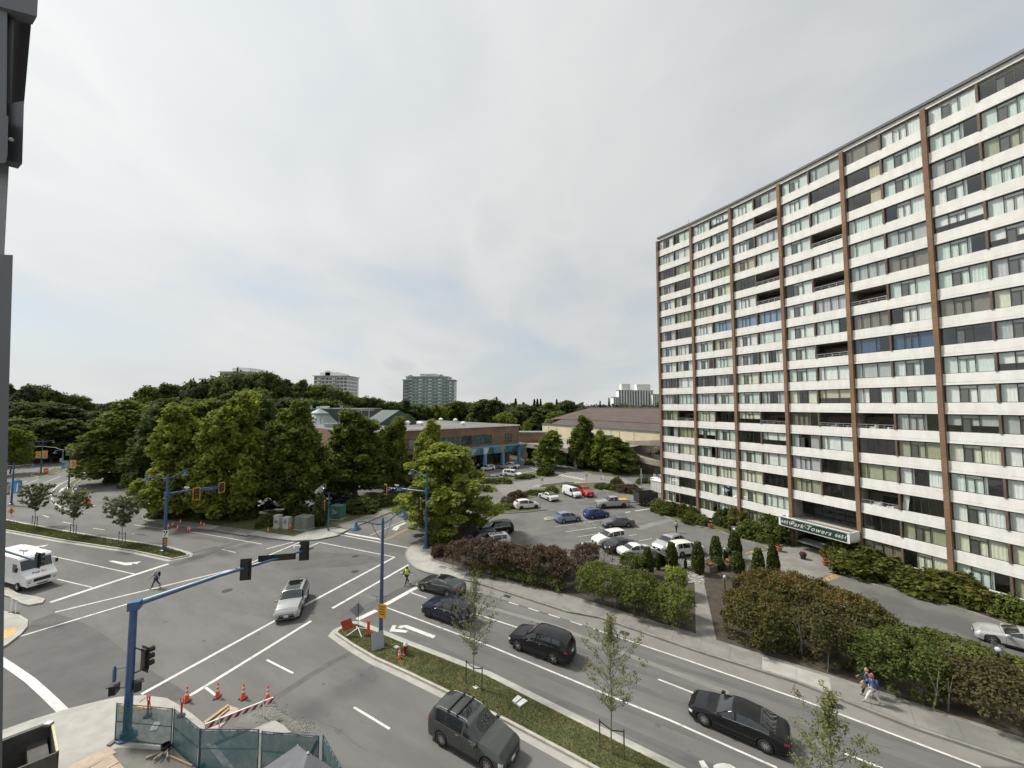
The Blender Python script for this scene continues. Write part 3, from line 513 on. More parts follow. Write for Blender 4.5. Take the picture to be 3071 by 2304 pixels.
for pts in ([(866, 694), (889, 651), (918, 652), (905, 676), (1003, 688), (984, 703)], [(1175, 743), (1196, 726), (990, 648), (945, 652), (925, 666), (950, 673), (968, 664)]): sheet('turn_arrow', GS('5', pts), 'paint', 0.010)
for pts in ([(1404, 1610), (1440, 1606), (1480, 1668), (1432, 1672)], [(1505, 1645), (1530, 1632), (1570, 1625), (1620, 1632), (1700, 1680), (1520, 1690)]): sheet('turn_arrow', GS('6', pts), 'paint', 0.010)
for pts in ([(765, 196), (800, 193), (890, 208), (930, 205), (1000, 198), (965, 218), (940, 212), (930, 224), (880, 226)], [(145, 82), (180, 78), (260, 92), (345, 80), (305, 96), (285, 92), (270, 105)]): sheet('turn_arrow', GS('4', pts), 'paint', 0.010)
for pts in ([(1312, 1492), (1330, 1468), (1420, 1428), (1432, 1436), (1345, 1478), (1336, 1492)], [(1312, 1492), (1352, 1498), (1378, 1470), (1362, 1468), (1345, 1484)]): sheet('turn_arrow', GS('2', pts), 'paint', 0.011)
for i in range(9): line([G('28', -290 + i * 62 - 40, 440 + i * 24 + 20).lerp(G('28', -60 + i * 62, 440 + i * 30), 0), G('28', 40 + i * 52, 430 + i * 24 + 10)] if False else GS('28', [(-140 + i * 53, 510 + i * 21), (90 + i * 44, 470 + i * 18)]), .45, name='crosswalk_bar')
for i in range(7):
    a = Vector((775 + i * 49, 782 + i * 9)); line(GS('23', [(a.x, a.y), (a.x + 60, a.y - 13)]), .5, name='crosswalk_bar')
for i in range(4): line(GS('23', [(385 + i * 38, 678 + i * 13), (440 + i * 38, 668 + i * 12)]), .45, name='crosswalk_bar')
# cracks sealed with tar, oil drips and wheel tracks
wr = random.Random(19)
def crack(r, x, y, n, step, ang, w, mat='stain'):
    p = G(r, x, y); pts = [p]; a = ang
    for _ in range(n): a += wr.uniform(-.45, .45); p = p + Vector((cos(a), sin(a))) * step * wr.uniform(.6, 1.3); pts.append(p)
    line(pts, w, mat, 'tar_seam', .0052 + wr.random() * .0006)
for r, x, y, n, ang in (('4', 900, 330, 9, .9), ('4', 1500, 520, 8, -.5), ('5', 100, 260, 8, .9), ('5', 640, 330, 6, -.6), ('5', 1200, 900, 8, -.55), ('6', 300, 1000, 8, -.6), ('5', 300, 1300, 6, -.4), ('6', 900, 900, 9, -.6), ('7', 500, 1420, 6, -.6), ('4', 600, 800, 7, .4), ('4', 300, 950, 6, 1.0), ('28', 300, 1200, 7, -.3), ('28', 1500, 1300, 6, .2), ('2', 1350, 1500, 6, 1.2)): crack(r, x, y, n, .8, ang, .035)
for r, x, y, n, ang in (('15', 500, 760, 9, .4), ('15', 900, 620, 8, -.4), ('15', 1500, 690, 7, .9), ('15', 700, 900, 9, .2), ('15', 300, 700, 7, .9), ('15', 1750, 830, 7, -.7), ('3', 500, 1110, 8, .5), ('7', 900, 420, 8, -.6), ('7', 1300, 560, 8, -.9)): crack(r, x, y, n, .9, ang, .05)
dd = (G('6', 1200, 1322) - G('5', 848, 525)).normalized(); nn_ = Vector((-dd.y, dd.x)); st = G('5', 900, 500)
M['track'] = pm('wheel_track', (.105, .103, .099), (.125, .122, .117), .9, .85, stretch=(.4, 2, 1, -.55))
for off in (.9, 2.5, -1.1, -2.7, 4.2, 5.7): line([st + nn_ * off + dd * k for k in (2, 9, 17, 27, 38)], .5, 'track', 'wheel_track', .0031)
for k in range(46):
    r, x, y = wr.choice([('5', wr.uniform(1000, 2100), wr.uniform(560, 1000)), ('6', wr.uniform(100, 1900), wr.uniform(700, 1600)), ('15', wr.uniform(500, 1700), wr.uniform(600, 950)), ('5', wr.uniform(100, 1000), wr.uniform(850, 1500)), ('4', wr.uniform(500, 2000), wr.uniform(300, 1000))]); p = G(r, x, y)
    if inside(p, RM): continue
    s_ = wr.uniform(.05, .22); sheet('oil_spot', [p + Vector((cos(a) * s_ * wr.uniform(.6, 1.3), sin(a) * s_ * wr.uniform(.5, 1.1))) for a in [q * pi / 5 for q in range(10)]], 'stain', .0058)
for r, x, y in (('5', 1700, 445), ('6', 880, 705), ('7', 720, 1215)):
    p = G(r, x, y); t_ = MB().box((p.x, p.y, .006), (.7, .45, .008), rz=-.58).build('drain_grate', M['dark'], road)
# ------------------------------------------------------------------ the apartment tower
M['stucco'] = pm('stucco', (0.80, 0.79, 0.755), (0.73, 0.715, 0.675), 1.1, 0.8, stretch=(1.4, 1.4, 0.5), c3=(0.58, 0.55, 0.49), s3=0.9, lo3=0.68, hi3=0.9)
M['brick_col'] = brickmat('brick_column', (0.25, 0.14, 0.075), (0.195, 0.105, 0.058), (0.22, 0.165, 0.12))
M['bronze'] = pm('bronze_frame', (0.045, 0.04, 0.036), (0.065, 0.06, 0.05), 3, 0.45, metal=0.3)
M['fin'] = pm('brown_fin', (0.15, 0.10, 0.07), (0.11, 0.08, 0.06), 2, 0.7)
M['pane'] = glassmat('window_pane', (0.67, 0.70, 0.685), 0.98)
M['room'] = pm('room_dark', (0.36, 0.35, 0.32), (0.28, 0.27, 0.25), 0.7, 0.9)
M['screen'] = pm('insect_screen', (0.10, 0.10, 0.095), rough=0.9)
M['soffit'] = pm('soffit', (0.5, 0.48, 0.43), rough=0.9)
M['cap'] = pm('roof_cap', (0.10, 0.10, 0.10), rough=0.6)
CUR = {k: pm('curtain_' + k, c, tuple(q * .86 for q in c), 6, 0.95, coords='object', stretch=(8, 1, .4)) for k, c in
       {'pale_green': (0.74, 0.82, 0.77), 'white': (0.9, 0.9, 0.88), 'cream': (0.8, 0.78, 0.62), 'beige': (0.62, 0.53, 0.38), 'grey': (0.5, 0.51, 0.51), 'blue': (0.24, 0.33, 0.47), 'deep_blue': (0.045, 0.10, 0.21), 'lilac': (0.6, 0.57, 0.62), 'olive': (0.42, 0.42, 0.28), 'taupe': (0.24, 0.21, 0.17)}.items()}
COLS = V2((26.12, 67.3), (29.5, 61.7), (32.6, 55.8), (35.55, 49.6), (38.35, 43.1), (41.0, 36.7), (43.6, 30.1), (46.1, 23.4), (48.5, 16.6))
FH = 2.72; BT7 = 17.8
def bt(n): return BT7 + (n - 7) * FH
ROOF_Z = bt(17) + 1.63
TOWER = thing('apartment_tower', 'seventeen storey white banded apartment tower with brown brick columns and window rows', 'apartment tower', (COLS[0].x, COLS[0].y, 0))
T0 = Vector((COLS[0].x, COLS[0].y, 0))
def frame_at(i, f=0.0):         # point on facade line, unit along, unit outward
    a, b = COLS[i], COLS[i + 1]; d = (b - a); L = d.length; u = d / L; n_ = Vector((-abs(u.y), -abs(u.x)))   # outward = towards the street
    n_ = Vector((u.y, -u.x)); n_ = n_ if n_.x < 0 else -n_
    return a + d * f, u, n_, L
def place(o, p, z, u, sx=1.0):
    o.location = (p.x - T0.x, p.y - T0.y, z); o.rotation_euler = (0, 0, math.atan2(u.y, u.x)); o.scale = (sx, 1, 1)
# local frame of facade pieces: +x along the wall, -y outward (the street lies to the right of u)
NB = 8
core = []; outl = []
for i in range(NB + 1):
    j = min(i, NB - 1); _, u, n_, L = frame_at(j); core.append(COLS[i] - n_ * 3.4); outl.append(COLS[i] - n_ * 15)
MB().prism([p - T0.xy for p in core] + [p - T0.xy for p in outl[::-1]], 0, ROOF_Z).build('core_wall', M['room'], TOWER)
_, u0, nn0, _ = frame_at(0)
MB().prism([p - T0.xy for p in (COLS[0] + u0 * -0.02 - nn0 * .3, COLS[0] + u0 * .02 - nn0 * .3 + u0 * .2, outl[0] + u0 * .22, outl[0] - u0 * .02)], 0, ROOF_Z + .3).build('end_wall', M['stucco'], TOWER)
for n in range(1, 19):
    z = bt(n) - 1.02 if n < 18 else ROOF_Z
    MB().prism([COLS[i] - T0.xy - frame_at(min(i, NB - 1))[2] * .30 for i in range(NB + 1)] + [p - T0.xy for p in core[::-1]], z, z + .18).build('floor_slab', M['soffit'], TOWER)
rp = [COLS[i] - T0.xy + frame_at(min(i, NB - 1))[2] * .10 for i in range(NB + 1)]; rb = [p - T0.xy for p in outl]
MB().prism(rp + rb[::-1], ROOF_Z + .181, ROOF_Z + .62).build('parapet', M['stucco'], TOWER)
rp2 = [COLS[i] - T0.xy + frame_at(min(i, NB - 1))[2] * .30 for i in range(NB + 1)]
MB().prism(rp2 + rb[::-1], ROOF_Z + .622, ROOF_Z + .90).build('roof_edge', M['cap'], TOWER)
an = COLS[0] - T0.xy + Vector((5.4, -1.2)) - Vector((0.5, .3)); m = MB(); z0 = ROOF_Z + .8
m.tube([(an.x, an.y, z0), (an.x, an.y, z0 + 2.7)], .05, 6); m.tube([(an.x + .35, an.y, z0), (an.x + .35, an.y, z0 + 1.9)], .05, 6)
for q in (.5, 1.0, 1.5, 1.9): m.beam((an.x, an.y, z0 + q), (an.x + .35, an.y, z0 + q), .04, .04)
m.box((an.x + .15, an.y, z0 + .35), (.7, .4, .7)); m.build('antenna', M['galv'], TOWER)
# brick columns with their partition walls
for i in range(NB + 1):
    p, u, n_, L = frame_at(min(i, NB - 1), 0 if i < NB else 1); q = p - T0.xy; rz = math.atan2(u.y, u.x)
    c = q + n_ * .16; MB().box((c.x, c.y, ROOF_Z / 2 + .1), (.38, .46, ROOF_Z + .2), rz=rz).build('brick_column', M['brick_col'], TOWER)
    c = q - n_ * 1.75; MB().box((c.x, c.y, ROOF_Z / 2), (.2, 3.2, ROOF_Z), rz=rz).build('party_wall', M['room'], TOWER)
sp = MB(); sp.box((.5, -.06, -.40), (1, .16, .80)); sp.box((.5, -.03, -.815), (1, .10, .03)); sp.box((.5, -.085, -.95), (1, .19, .24)); SPM = sp.mesh('spandrel', M['stucco'])
def frame_mesh(kind):
    m = MB(); h = 1.60; t = .045; d = .07
    def bar(x0, x1, z0, z1): m.box(((x0 + x1) / 2, 0, (z0 + z1) / 2), (x1 - x0, d, z1 - z0))
    bar(0, 1, 0, t); bar(0, 1, h - t, h)
    tw = t / 2.9
    xs = {'A': (0, .30, .64, 1), 'B': (0, .2, .62, 1), 'C': (0, .25, .5, .75, 1)}[kind]
    for k, x in enumerate(xs): x0 = min(max(x - tw / 2, 0), 1 - tw); bar(x0, x0 + tw, t, h - t)
    if kind == 'A': bar(.30, .64, h - .34, h - .30); bar(.462, .478, t, h - .34)
    return m.mesh('window', M['bronze'])
FM = {k: frame_mesh(k) for k in 'ABC'}
def pane_mesh(x0, x1, z0, z1, y): return MB().add([(x0, y, z0), (x1, y, z0), (x1, y, z1), (x0, y, z1)], [(0, 1, 2, 3)]).mesh('pane', M['pane'])
PANES = {'A': [(.012, .292, .05, 1.55, -.01), (.648, .988, .05, 1.55, -.01), (.308, .632, 1.31, 1.55, -.01), (.31, .465, .05, 1.25, .012), (.475, .632, .05, 1.25, -.012)],
         'B': [(.012, .192, .05, 1.55, -.01), (.208, .612, .05, 1.55, -.01), (.628, .988, .05, 1.55, -.01)],
         'C': [(.012 + .25 * k, .238 + .25 * k, .05, 1.55, -.01) for k in range(4)]}
PM = {k: [pane_mesh(*a) for a in v] for k, v in PANES.items()}
SCR = MB().add([(.31, .03, .05), (.465, .03, .05), (.465, .03, 1.25), (.31, .03, 1.25)], [(0, 1, 2, 3)]).mesh('insect_screen', M['screen'])
def curtain_mesh(x0, x1, z0, folds, seed, flare=0.0):
    r = random.Random(seed); k = max(6, int((x1 - x0) * folds * 4)); V = []; Fq = []
    for j in range(k + 1):
        x = x0 + (x1 - x0) * j / k; y = .085 + (.02 if folds > 6 else .008) * sin(j * pi / 2) + r.uniform(-.012, .012)
        for a, z in enumerate((z0, .8, 1.58)): V.append((x + flare * (1 - a / 2) * (1 if x0 > .3 else -1), y, z))
    for j in range(k):
        for a in (0, 1): Fq.append((j * 3 + a, j * 3 + 3 + a, j * 3 + 4 + a, j * 3 + 1 + a))
    m = MB(); m.add(V, Fq); return m.mesh('curtain', CUR['white'], 180)
CM = {'full': curtain_mesh(.01, .99, .02, 14, 1), 'full2': curtain_mesh(.01, .99, .02, 5, 2), 'left': curtain_mesh(.01, .34, .02, 16, 3), 'right': curtain_mesh(.68, .99, .02, 16, 4), 'most': curtain_mesh(.01, .70, .02, 12, 5), 'half': curtain_mesh(.01, .99, .62, 3, 6), 'rest': curtain_mesh(.30, .99, .02, 14, 7), 'drawn': curtain_mesh(.06, .2, .02, 18, 8, .06)}
rail = MB(); rail.box((.5, -.02, .42), (1, .05, .06)); rail.box((.5, -.02, .2), (1, .03, .03))
for k in range(5): rail.box((.02 + .24 * k, -.02, .21), (.012, .03, .42))
RAILM = rail.mesh('railing', M['galv'])
bw = MB(); bw.box((.5, 1.6, .45), (1, .12, 2.5)); BACKM = bw.mesh('back_wall', M['fin'])
dr = MB(); dr.box((.62, 1.5, .4), (.5, .06, 2.0)); DOORM = dr.mesh('sliding_door', M['glass_dark'])
clut = MB()
for k in range(7): clut.box((.1 + .12 * k, .35 + .15 * (k % 3), .1 + .1 * (k % 4)), (.05 + .02 * (k % 3), .25, .5 + .16 * (k % 4)), rz=k)
CLUTM = clut.mesh('stored_things', M['grey'])
PATT = ['AB', 'AA', 'AB', 'AB', 'BA', 'AA', 'BA', 'AA']
OPEN = {(2, 16): 1, (2, 12): 1, (3, 14): 1, (3, 12): 1, (0, 6): 1, (2, 6): 1, (4, 11): 0, (4, 6): 0, (3, 9): 1, (3, 6): 1, (4, 3): 0, (2, 13): 1}
FIX = {(1, 11, 1): ('A', 'full2', 'blue', 0), (2, 11, 0): ('A', 'full2', 'blue', 0), (2, 11, 1): ('C', 'full2', 'blue', 0), (4, 9, 0): ('B', 'most', 'deep_blue', 0), (4, 9, 1): ('A', 'full2', 'deep_blue', 0), (4, 10, 0): ('C', 'full2', 'taupe', 0), (4, 10, 1): ('A', 'rest', 'white', 0), (5, 10, 0): ('A', 'full2', 'taupe', 0), (4, 17, 0): ('B', 'full2', 'taupe', 0), (4, 16, 0): ('B', 'right', 'beige', 0), (4, 15, 0): ('B', 'right', 'beige', 0),
       (4, 4, 1): ('A', 'left', 'white', 0), (4, 3, 1): ('A', 'drawn', 'white', 0), (5, 5, 0): ('A', 'full', 'cream', 1), (5, 2, 0): ('A', 'full', 'cream', 1), (5, 4, 0): ('A', 'most', 'pale_green', 0), (4, 12, 0): ('C', 'full2', 'grey', 0), (4, 13, 0): ('B', 'full2', 'pale_green', 0), (3, 11, 1): ('C', 'full', 'lilac', 0), (3, 8, 1): ('B', 'full2', 'white', 0), (0, 11, 0): ('A', 'left', 'lilac', 0), (5, 13, 0): ('A', 'half', 'white', 0), (4, 5, 1): ('A', 'full2', 'olive', 1), (5, 3, 0): ('A', 'full', 'white', 1), (4, 2, 1): ('A', 'full2', 'olive', 1)}
tr = random.Random(42); cand = []; bulkV = []; bulkF = []
for i in range(NB):
    p0, u, n_, L = frame_at(i)
    for n in range(1, 18):
        z = bt(n)
        if not (i == 3 and n <= 2): place(link('spandrel', SPM, TOWER), p0 + u * .2 - n_ * 0.0, z, u, L - .4)
        for s in (0, 1):
            W = (L - .44) / 2 - .09; ps = p0 + u * (.22 + s * ((L - .44) / 2 + .06)) - n_ * .04
            if s == 0 and not (i == 3 and n <= 2):
                d = MB().box((L / 2, .02, .80), (.16, .5, 1.60)); o = d.build('divider_fin', M['fin'], TOWER); place(o, p0, z, u, 1)
            if i == 3 and n <= 2: continue
            if OPEN.get((i, n)) == s:
                b = link('balcony_railing', RAILM, TOWER); place(b, ps + n_ * .2, z, u, W)
                w = link('balcony', BACKM, TOWER); place(w, ps, z - .55, u, W); link('sliding_door', DOORM, w); link('stored_things', CLUTM, w, [M['grey'], M['white'], M['dark']][(i + n) % 3]); continue
            kind = PATT[i][s]
            if kind == 'B' and tr.random() < .3: kind = 'C'
            x = tr.random()
            cov = 'full' if x < .20 else 'full2' if x < .62 else 'most' if x < .72 else 'rest' if x < .80 else 'half' if x < .84 else 'left' if x < .92 else None
            if kind != 'A' and tr.random() < .2: cov = None
            c = tr.choices(['pale_green', 'white', 'cream', 'grey', 'lilac', 'beige', 'olive', 'taupe'], [8, 5, 2.5, 2.5, 1.2, .8, 1, .6])[0]; scr = tr.random() < .55
            if n <= 6 and tr.random() < .5: c = tr.choice(['cream', 'olive', 'grey', 'white'])
            if (i, n, s) in FIX: kind, cov, c, scr = FIX[(i, n, s)]
            w = link('window', FM[kind], TOWER); place(w, ps, z, u, W); w['z'] = 0; del w['z']
            if cov: link('curtain', CM[cov], w, CUR[c])
            if cov == 'left': link('curtain', CM['right'], w, CUR[c])
            if kind == 'A' and scr: link('insect_screen', SCR, w)
            dist = math.hypot(ps.x, ps.y)
            for k in range(len(PM[kind])):
                a = PANES[kind][k]; cand.append(((a[1] - a[0]) * (a[3] - a[2]) * W / dist ** 2 if i < 6 else 0, w, kind, k, ps, z, u, W))
cand.sort(key=lambda q: -q[0])
for k_, (sc, w, kind, k, ps, z, u, W) in enumerate(cand):
    if k_ < 300: link('pane', PM[kind][k], w)
    else:
        x0, x1, z0, z1, y = PANES[kind][k]; nn = Vector((-u.y, u.x)); b = len(bulkV)
        for x, zz_ in ((x0, z0), (x1, z0), (x1, z1), (x0, z1)):
            q = ps + u * (x * W) + nn * y - T0.xy; bulkV.append((q.x, q.y, z + zz_))
        bulkF.append((b, b + 1, b + 2, b + 3))
tag(bulk('pane', np.array(bulkV), np.array(bulkF), M['pane'], TOWER), kind='stuff')
# entrance: recessed glass front, canopy and lettered sign
p0, u, n_, L = frame_at(3); rz = math.atan2(u.y, u.x)
def loc3(a, b, z): q = p0 + u * a + n_ * b - T0.xy; return (q.x, q.y, z)
M['sign_green'] = pm('sign_green', (0.012, 0.045, 0.04), (0.016, 0.055, 0.048), 2, 0.4)
M['sign_text'] = pm('sign_text', (0.72, 0.72, 0.62), rough=0.5)
for k in range(6):
    o = MB().box((0, 0, 0), (L / 6 - .1, .05, 2.4)).build('entrance_pane', M['glass_dark'], TOWER); o.location = loc3(L / 6 * (k + .5), -2.2, 1.3); o.rotation_euler = (0, 0, rz)
    o = MB().box((0, 0, 0), (L / 6 - .1, .05, 1.5)).build('entrance_pane', M['glass_dark'], TOWER); o.location = loc3(L / 6 * (k + .5), -2.0, 4.6); o.rotation_euler = (0, 0, rz)
can = bpy.data.objects.new('canopy', None); COL.objects.link(can); can.parent = TOWER; can.location = loc3(0, 0, 0); can.rotation_euler = (0, 0, rz)
# canopy local frame: x along the wall, -y towards the street (or +y), kept by sign s
sg = -1 if Vector((-u.y, u.x)).dot(n_) < 0 else 1
CD = 2.3; z0, z1 = 2.72, 3.82; xa, xb = -.25, L + .05
MB().box(((xa + xb) / 2, sg * CD / 2, z0 + .1), (xb - xa, CD, .2)).build('deck', M['concrete_dark'], can)
MB().box(((xa + xb) / 2, sg * CD / 2, z1 - .35), (xb - xa - .2, CD - .2, .1)).build('roof_membrane', M['concrete_dark'], can)
f = MB(); f.box(((xa + xb) / 2, sg * CD, (z0 + z1) / 2), (xb - xa, .10, z1 - z0)); f.box((xa + .05, sg * CD / 2, (z0 + z1) / 2), (.1, CD, z1 - z0)); f.box((xb - .05, sg * CD / 2, (z0 + z1) / 2), (.1, CD, z1 - z0)); f.box(((xa + xb) / 2, sg * (CD + .03), z1 + .03), (xb - xa + .1, .2, .06))
f.build('fascia', M['white'], can)
MB().box(((xa + xb) / 2, sg * (CD + .065), (z0 + z1) / 2), (xb - xa - .5, .03, z1 - z0 - .22)).build('sign_board', M['sign_green'], can)
def text_mesh(name, body, size, mat, shear=0.0, ext=0.01, spacing=1.0):
    c = bpy.data.curves.new(name, 'FONT'); c.body = body; c.size = size; c.shear = shear; c.extrude = ext; c.align_x = 'CENTER'; c.align_y = 'CENTER'; c.space_character = spacing; c.resolution_u = 2
    o = bpy.data.objects.new(name, c); COL.objects.link(o); dg = bpy.context.evaluated_depsgraph_get(); me = bpy.data.meshes.new_from_object(o.evaluated_get(dg)); bpy.data.objects.remove(o)
    me.materials.clear(); me.materials.append(mat); return me
def put_text(name, body, size, mat, parent, loc, rot, **k):
    o = link(name, text_mesh(name, body, size, mat, **k), parent); o.location = loc; o.rotation_euler = rot; return o
zc = (z0 + z1) / 2; yT = sg * (CD + .085); rT = (pi / 2, 0, 0 if sg < 0 else pi)
def sx_(f): return xa + .25 + f * (xb - xa - .5)
put_text('sign_lettering', 'Park Towers', .74, M['sign_text'], can, (sx_(.47), yT, zc), rT, shear=.45, spacing=1.12)
put_text('sign_lettering', '6651', .56, M['sign_text'], can, (sx_(.085), yT, zc), rT, shear=.3)
put_text('sign_lettering', '6651', .56, M['sign_text'], can, (sx_(.915), yT, zc), rT, shear=.3)
fl = MB()
for fx in (.225, .455):
    for k in range(2):
        r_ = .34 - k * .07; fl.tube([(sx_(fx) - .12 + r_ * cos(a), yT, zc + .1 + .62 * r_ * sin(a)) for a in [q * 2 * pi / 18 for q in range(3, 16)]], .007, 4)
fl.build('sign_flourish', M['sign_text'], can)
MB().box((xa + .9, sg * (CD - .3), z1 + .05), (.3, .3, .5)).build('vent', M['white'], can)
# ------------------------------------------------------------------ other buildings
def plane_pt(A, B, r, x, y):        # where a sight line meets the vertical plane through A-B
    d = ray(r, x, y); e = B - A; n_ = Vector((e.y, -e.x)); t = n_.dot(A) / (n_.x * d.x + n_.y * d.y)
    q = Vector((d.x * t, d.y * t)); return (q - A).dot(e.normalized()), H + d.z * t
M['brick_mall'] = brickmat('brick_mall', (0.235, 0.142, 0.085), (0.195, 0.115, 0.072), (0.2, 0.15, 0.12), .3, .1)
M['roof_grey'] = pm('roof_gravel', (0.17, 0.165, 0.16), (0.13, 0.125, 0.12), 0.15, 0.95, c3=(0.2, 0.195, 0.185), s3=0.06)
M['roof_metal'] = pm('roof_metal', (0.27, 0.32, 0.31), (0.22, 0.27, 0.26), 0.6, 0.55, metal=0.1)
M['green_wall'] = pm('green_cladding', (0.06, 0.085, 0.083), (0.05, 0.072, 0.07), 0.4, 0.7)
M['cream_wall'] = pm('cream_wall', (0.62, 0.55, 0.39), (0.55, 0.48, 0.34), 0.2, 0.85)
M['brown_roof'] = pm('brown_shingles', (0.102, 0.074, 0.062), (0.08, 0.058, 0.05), 0.25, 0.9, stretch=(1, 1, 3), bump=.3, bscale=3)
M['parkade'] = pm('parkade_concrete', (0.33, 0.29, 0.24), (0.26, 0.23, 0.19), 0.4, 0.9, stretch=(1, 1, .3))
M['teal'] = pm('teal', (0.10, 0.28, 0.34), rough=.6); M['sky_blue'] = pm('sky_blue', (0.14, 0.33, 0.55), rough=.6); M['mid_blue'] = pm('mid_blue', (0.05, 0.17, 0.5), rough=.6); M['peach'] = pm('peach', (0.7, 0.33, 0.2), rough=.6); M['slate'] = pm('slate', (0.09, 0.13, 0.16), rough=.6)
M['glass_far'] = pm('glass_far', (0.10, 0.15, 0.16), (0.05, 0.08, 0.09), 0.8, 0.12, spec=0.8)
M['glass_green'] = pm('glass_green', (0.17, 0.26, 0.25), (0.11, 0.17, 0.175), 0.35, 0.15, spec=0.7, c3=(0.2, 0.28, 0.27), s3=0.5)
M['far_white'] = pm('far_white', (0.86, 0.85, 0.80), (0.78, 0.77, 0.73), 0.2, 0.8)
M['far_grey'] = pm('far_grey', (0.52, 0.57, 0.555), (0.45, 0.50, 0.49), 0.2, 0.8)
# --- brick community building with painted fascia
A = G('3', 433, 625, 11.5); B = G('2', 1450, 668, 11.5); e = (B - A).normalized(); nrm = Vector((e.y, -e.x)); nrm = nrm if nrm.y < 0 else -nrm
MALL = thing('brick_hall', 'long brown brick two storey hall with grey flat roof and painted blue fascia', 'building', (A.x, A.y, 0), math.atan2(e.y, e.x))
sgy = -1 if Vector((-e.y, e.x)).dot(nrm) < 0 else 1        # local y sign of the outward side
ML = (B - A).length + 14; DEP = 46
def mp_(s, d): return (s, sgy * d)
w = MB(); w.prism([mp_(0, 0), mp_(ML, 0), mp_(ML, -DEP), mp_(0, -DEP)], 5.6, 11.45); w.build('wall', M['brick_mall'], MALL)
MB().prism([mp_(.3, -4), mp_(ML, -4), mp_(ML, -DEP), mp_(.3, -DEP)], 0, 5.6).build('ground_floor_wall', M['brick_mall'], MALL)
rf = MB(); rf.prism([mp_(-.3, .3), mp_(ML, .3), mp_(ML, -DEP), mp_(-.3, -DEP)], 11.451, 11.75); rf = rf.build('roof', M['roof_grey'], MALL)
MB().box((ML / 2, sgy * .32, 11.62), (ML, .06, .36)).build('roof_trim', M['far_white'], MALL)
for x0, x1, y0, y1, r in [(50, 150, 705, 765, '3'), (155, 205, 702, 755, '3'), (-40, 38, 712, 770, '3'), (318, 368, 690, 742, '3'), (1750, 1850, 725, 780, '2'), (1862, 1975, 715, 776, '2'), (1640, 1740, 732, 786, '2'), (1450, 1560, 742, 790, '2')]:
    s0, zt = plane_pt(A, B, r, x1, y0); s1, zb = plane_pt(A, B, r, x0, y1); zb, zt = 6.95, 9.15
    wf = MB(); wf.box(((s0 + s1) / 2, sgy * .02, zt + .05), (abs(s1 - s0), .12, .1)); wf.box(((s0 + s1) / 2, sgy * .02, zb - .05), (abs(s1 - s0) + .3, .2, .1)); k = max(2, int(abs(s1 - s0) / 1.2))
    for j in range(k + 1): wf.box((min(s0, s1) + abs(s1 - s0) * j / k, sgy * .02, (zb + zt) / 2), (.09, .1, zt - zb))
    wf = wf.build('window', M['bronze'], MALL)
    for j in range(k): MB().box((min(s0, s1) + abs(s1 - s0) * (j + .5) / k, sgy * .012, (zb + zt) / 2), (abs(s1 - s0) / k - .1, .03, zt - zb)).build('pane', M['glass_far'], wf)
zb_, zt_ = 4.1, 6.1
FA = MB().add([(-.6, sgy * 3.0, zt_ - .1), (34, sgy * 3.0, zt_ - .1), (34, sgy * 2.2, zb_), (-.2, sgy * 2.2, zb_), (-.6, sgy * .02, zt_), (34, sgy * .02, zt_), (34, sgy * .02, zb_), (-.2, sgy * .02, zb_)], [(0, 1, 2, 3), (4, 5, 1, 0), (3, 2, 6, 7), (0, 3, 7, 4), (1, 5, 6, 2)]).build('painted_fascia', M['teal'], MALL)
rr = random.Random(5); mc = ['sky_blue', 'slate', 'teal', 'mid_blue', 'peach', 'sky_blue', 'slate', 'far_white', 'mid_blue', 'far_grey']
for j in range(17):
    a = .2 + j * 2.0; b = a + rr.uniform(1.2, 2.6); sh = rr.uniform(-1.2, 1.2)
    def fp(s, t): return (min(max(s, -.3), 33.9), sgy * (3.02 - .8 * t + .01 * (j % 3)), zt_ - .12 - 1.86 * t)
    MB().add([fp(a, .02), fp(b, .02), fp(b + sh, .98), fp(a + sh, .98)], [(0, 1, 2, 3)]).build('mural_panel', M[mc[j % 10]], FA)
for s in (2.0, 8.4, 15, 22, 29): MB().box((s, sgy * 2.1, 2.1), (.75, .75, 4.2)).build('pillar', M['sky_blue'] if s < 16 else M['teal'], MALL)
for s in (5.5, 12, 19): 
    d_ = MB().box((s, sgy * -3.93, 1.6), (2.4, .12, 2.6)).build('door', M['glass_dark'], MALL)
for r, x, y in [('27', 455, 1290), ('27', 535, 1290), ('27', 790, 1300), ('27', 838, 1310), ('27', 1270, 1210), ('27', 1765, 1310), ('27', 1590, 1225)]:
    q = G(r, x, y, 11.75) - A; l = (q.dot(e), q.dot(nrm)); v = MB(); v.lathe([(.55, 0), (.55, .5), (.8, .55), (.75, .95), (.2, 1.3)], (l[0], sgy * l[1], 11.75), 10); v.build('roof_vent', M['white'], rf)
# gabled skylight and plant on its roof
gx = G('22', 1640, 690, 11.75) - A; gl = (gx.dot(e), gx.dot(nrm)); W2 = 7.0; gz = 16.2
sk = MB().add([(gl[0] - W2, sgy * gl[1], 11.76), (gl[0] + W2, sgy * gl[1], 11.76), (gl[0], sgy * gl[1], gz), (gl[0] - W2, sgy * (gl[1] - 12), 11.76), (gl[0] + W2, sgy * (gl[1] - 12), 11.76), (gl[0], sgy * (gl[1] - 12), gz)], [(0, 2, 5, 3), (2, 1, 4, 5), (0, 1, 2), (3, 4, 5)])
sk = sk.build('gable_skylight', M['green_wall'], rf); MB().add([(gl[0] - 3.6, sgy * (gl[1] + .05), 12.0), (gl[0] + 3.6, sgy * (gl[1] + .05), 12.0), (gl[0], sgy * (gl[1] + .05), 14.6)], [(0, 1, 2)]).build('pane', M['glass_dark'], sk)
pl = MB(); bx = gl[0] + 12
for k in range(4): pl.box((bx - 4 + k * 2.2, sgy * (gl[1] - 3), 14.2), (.18, .18, 4.6))
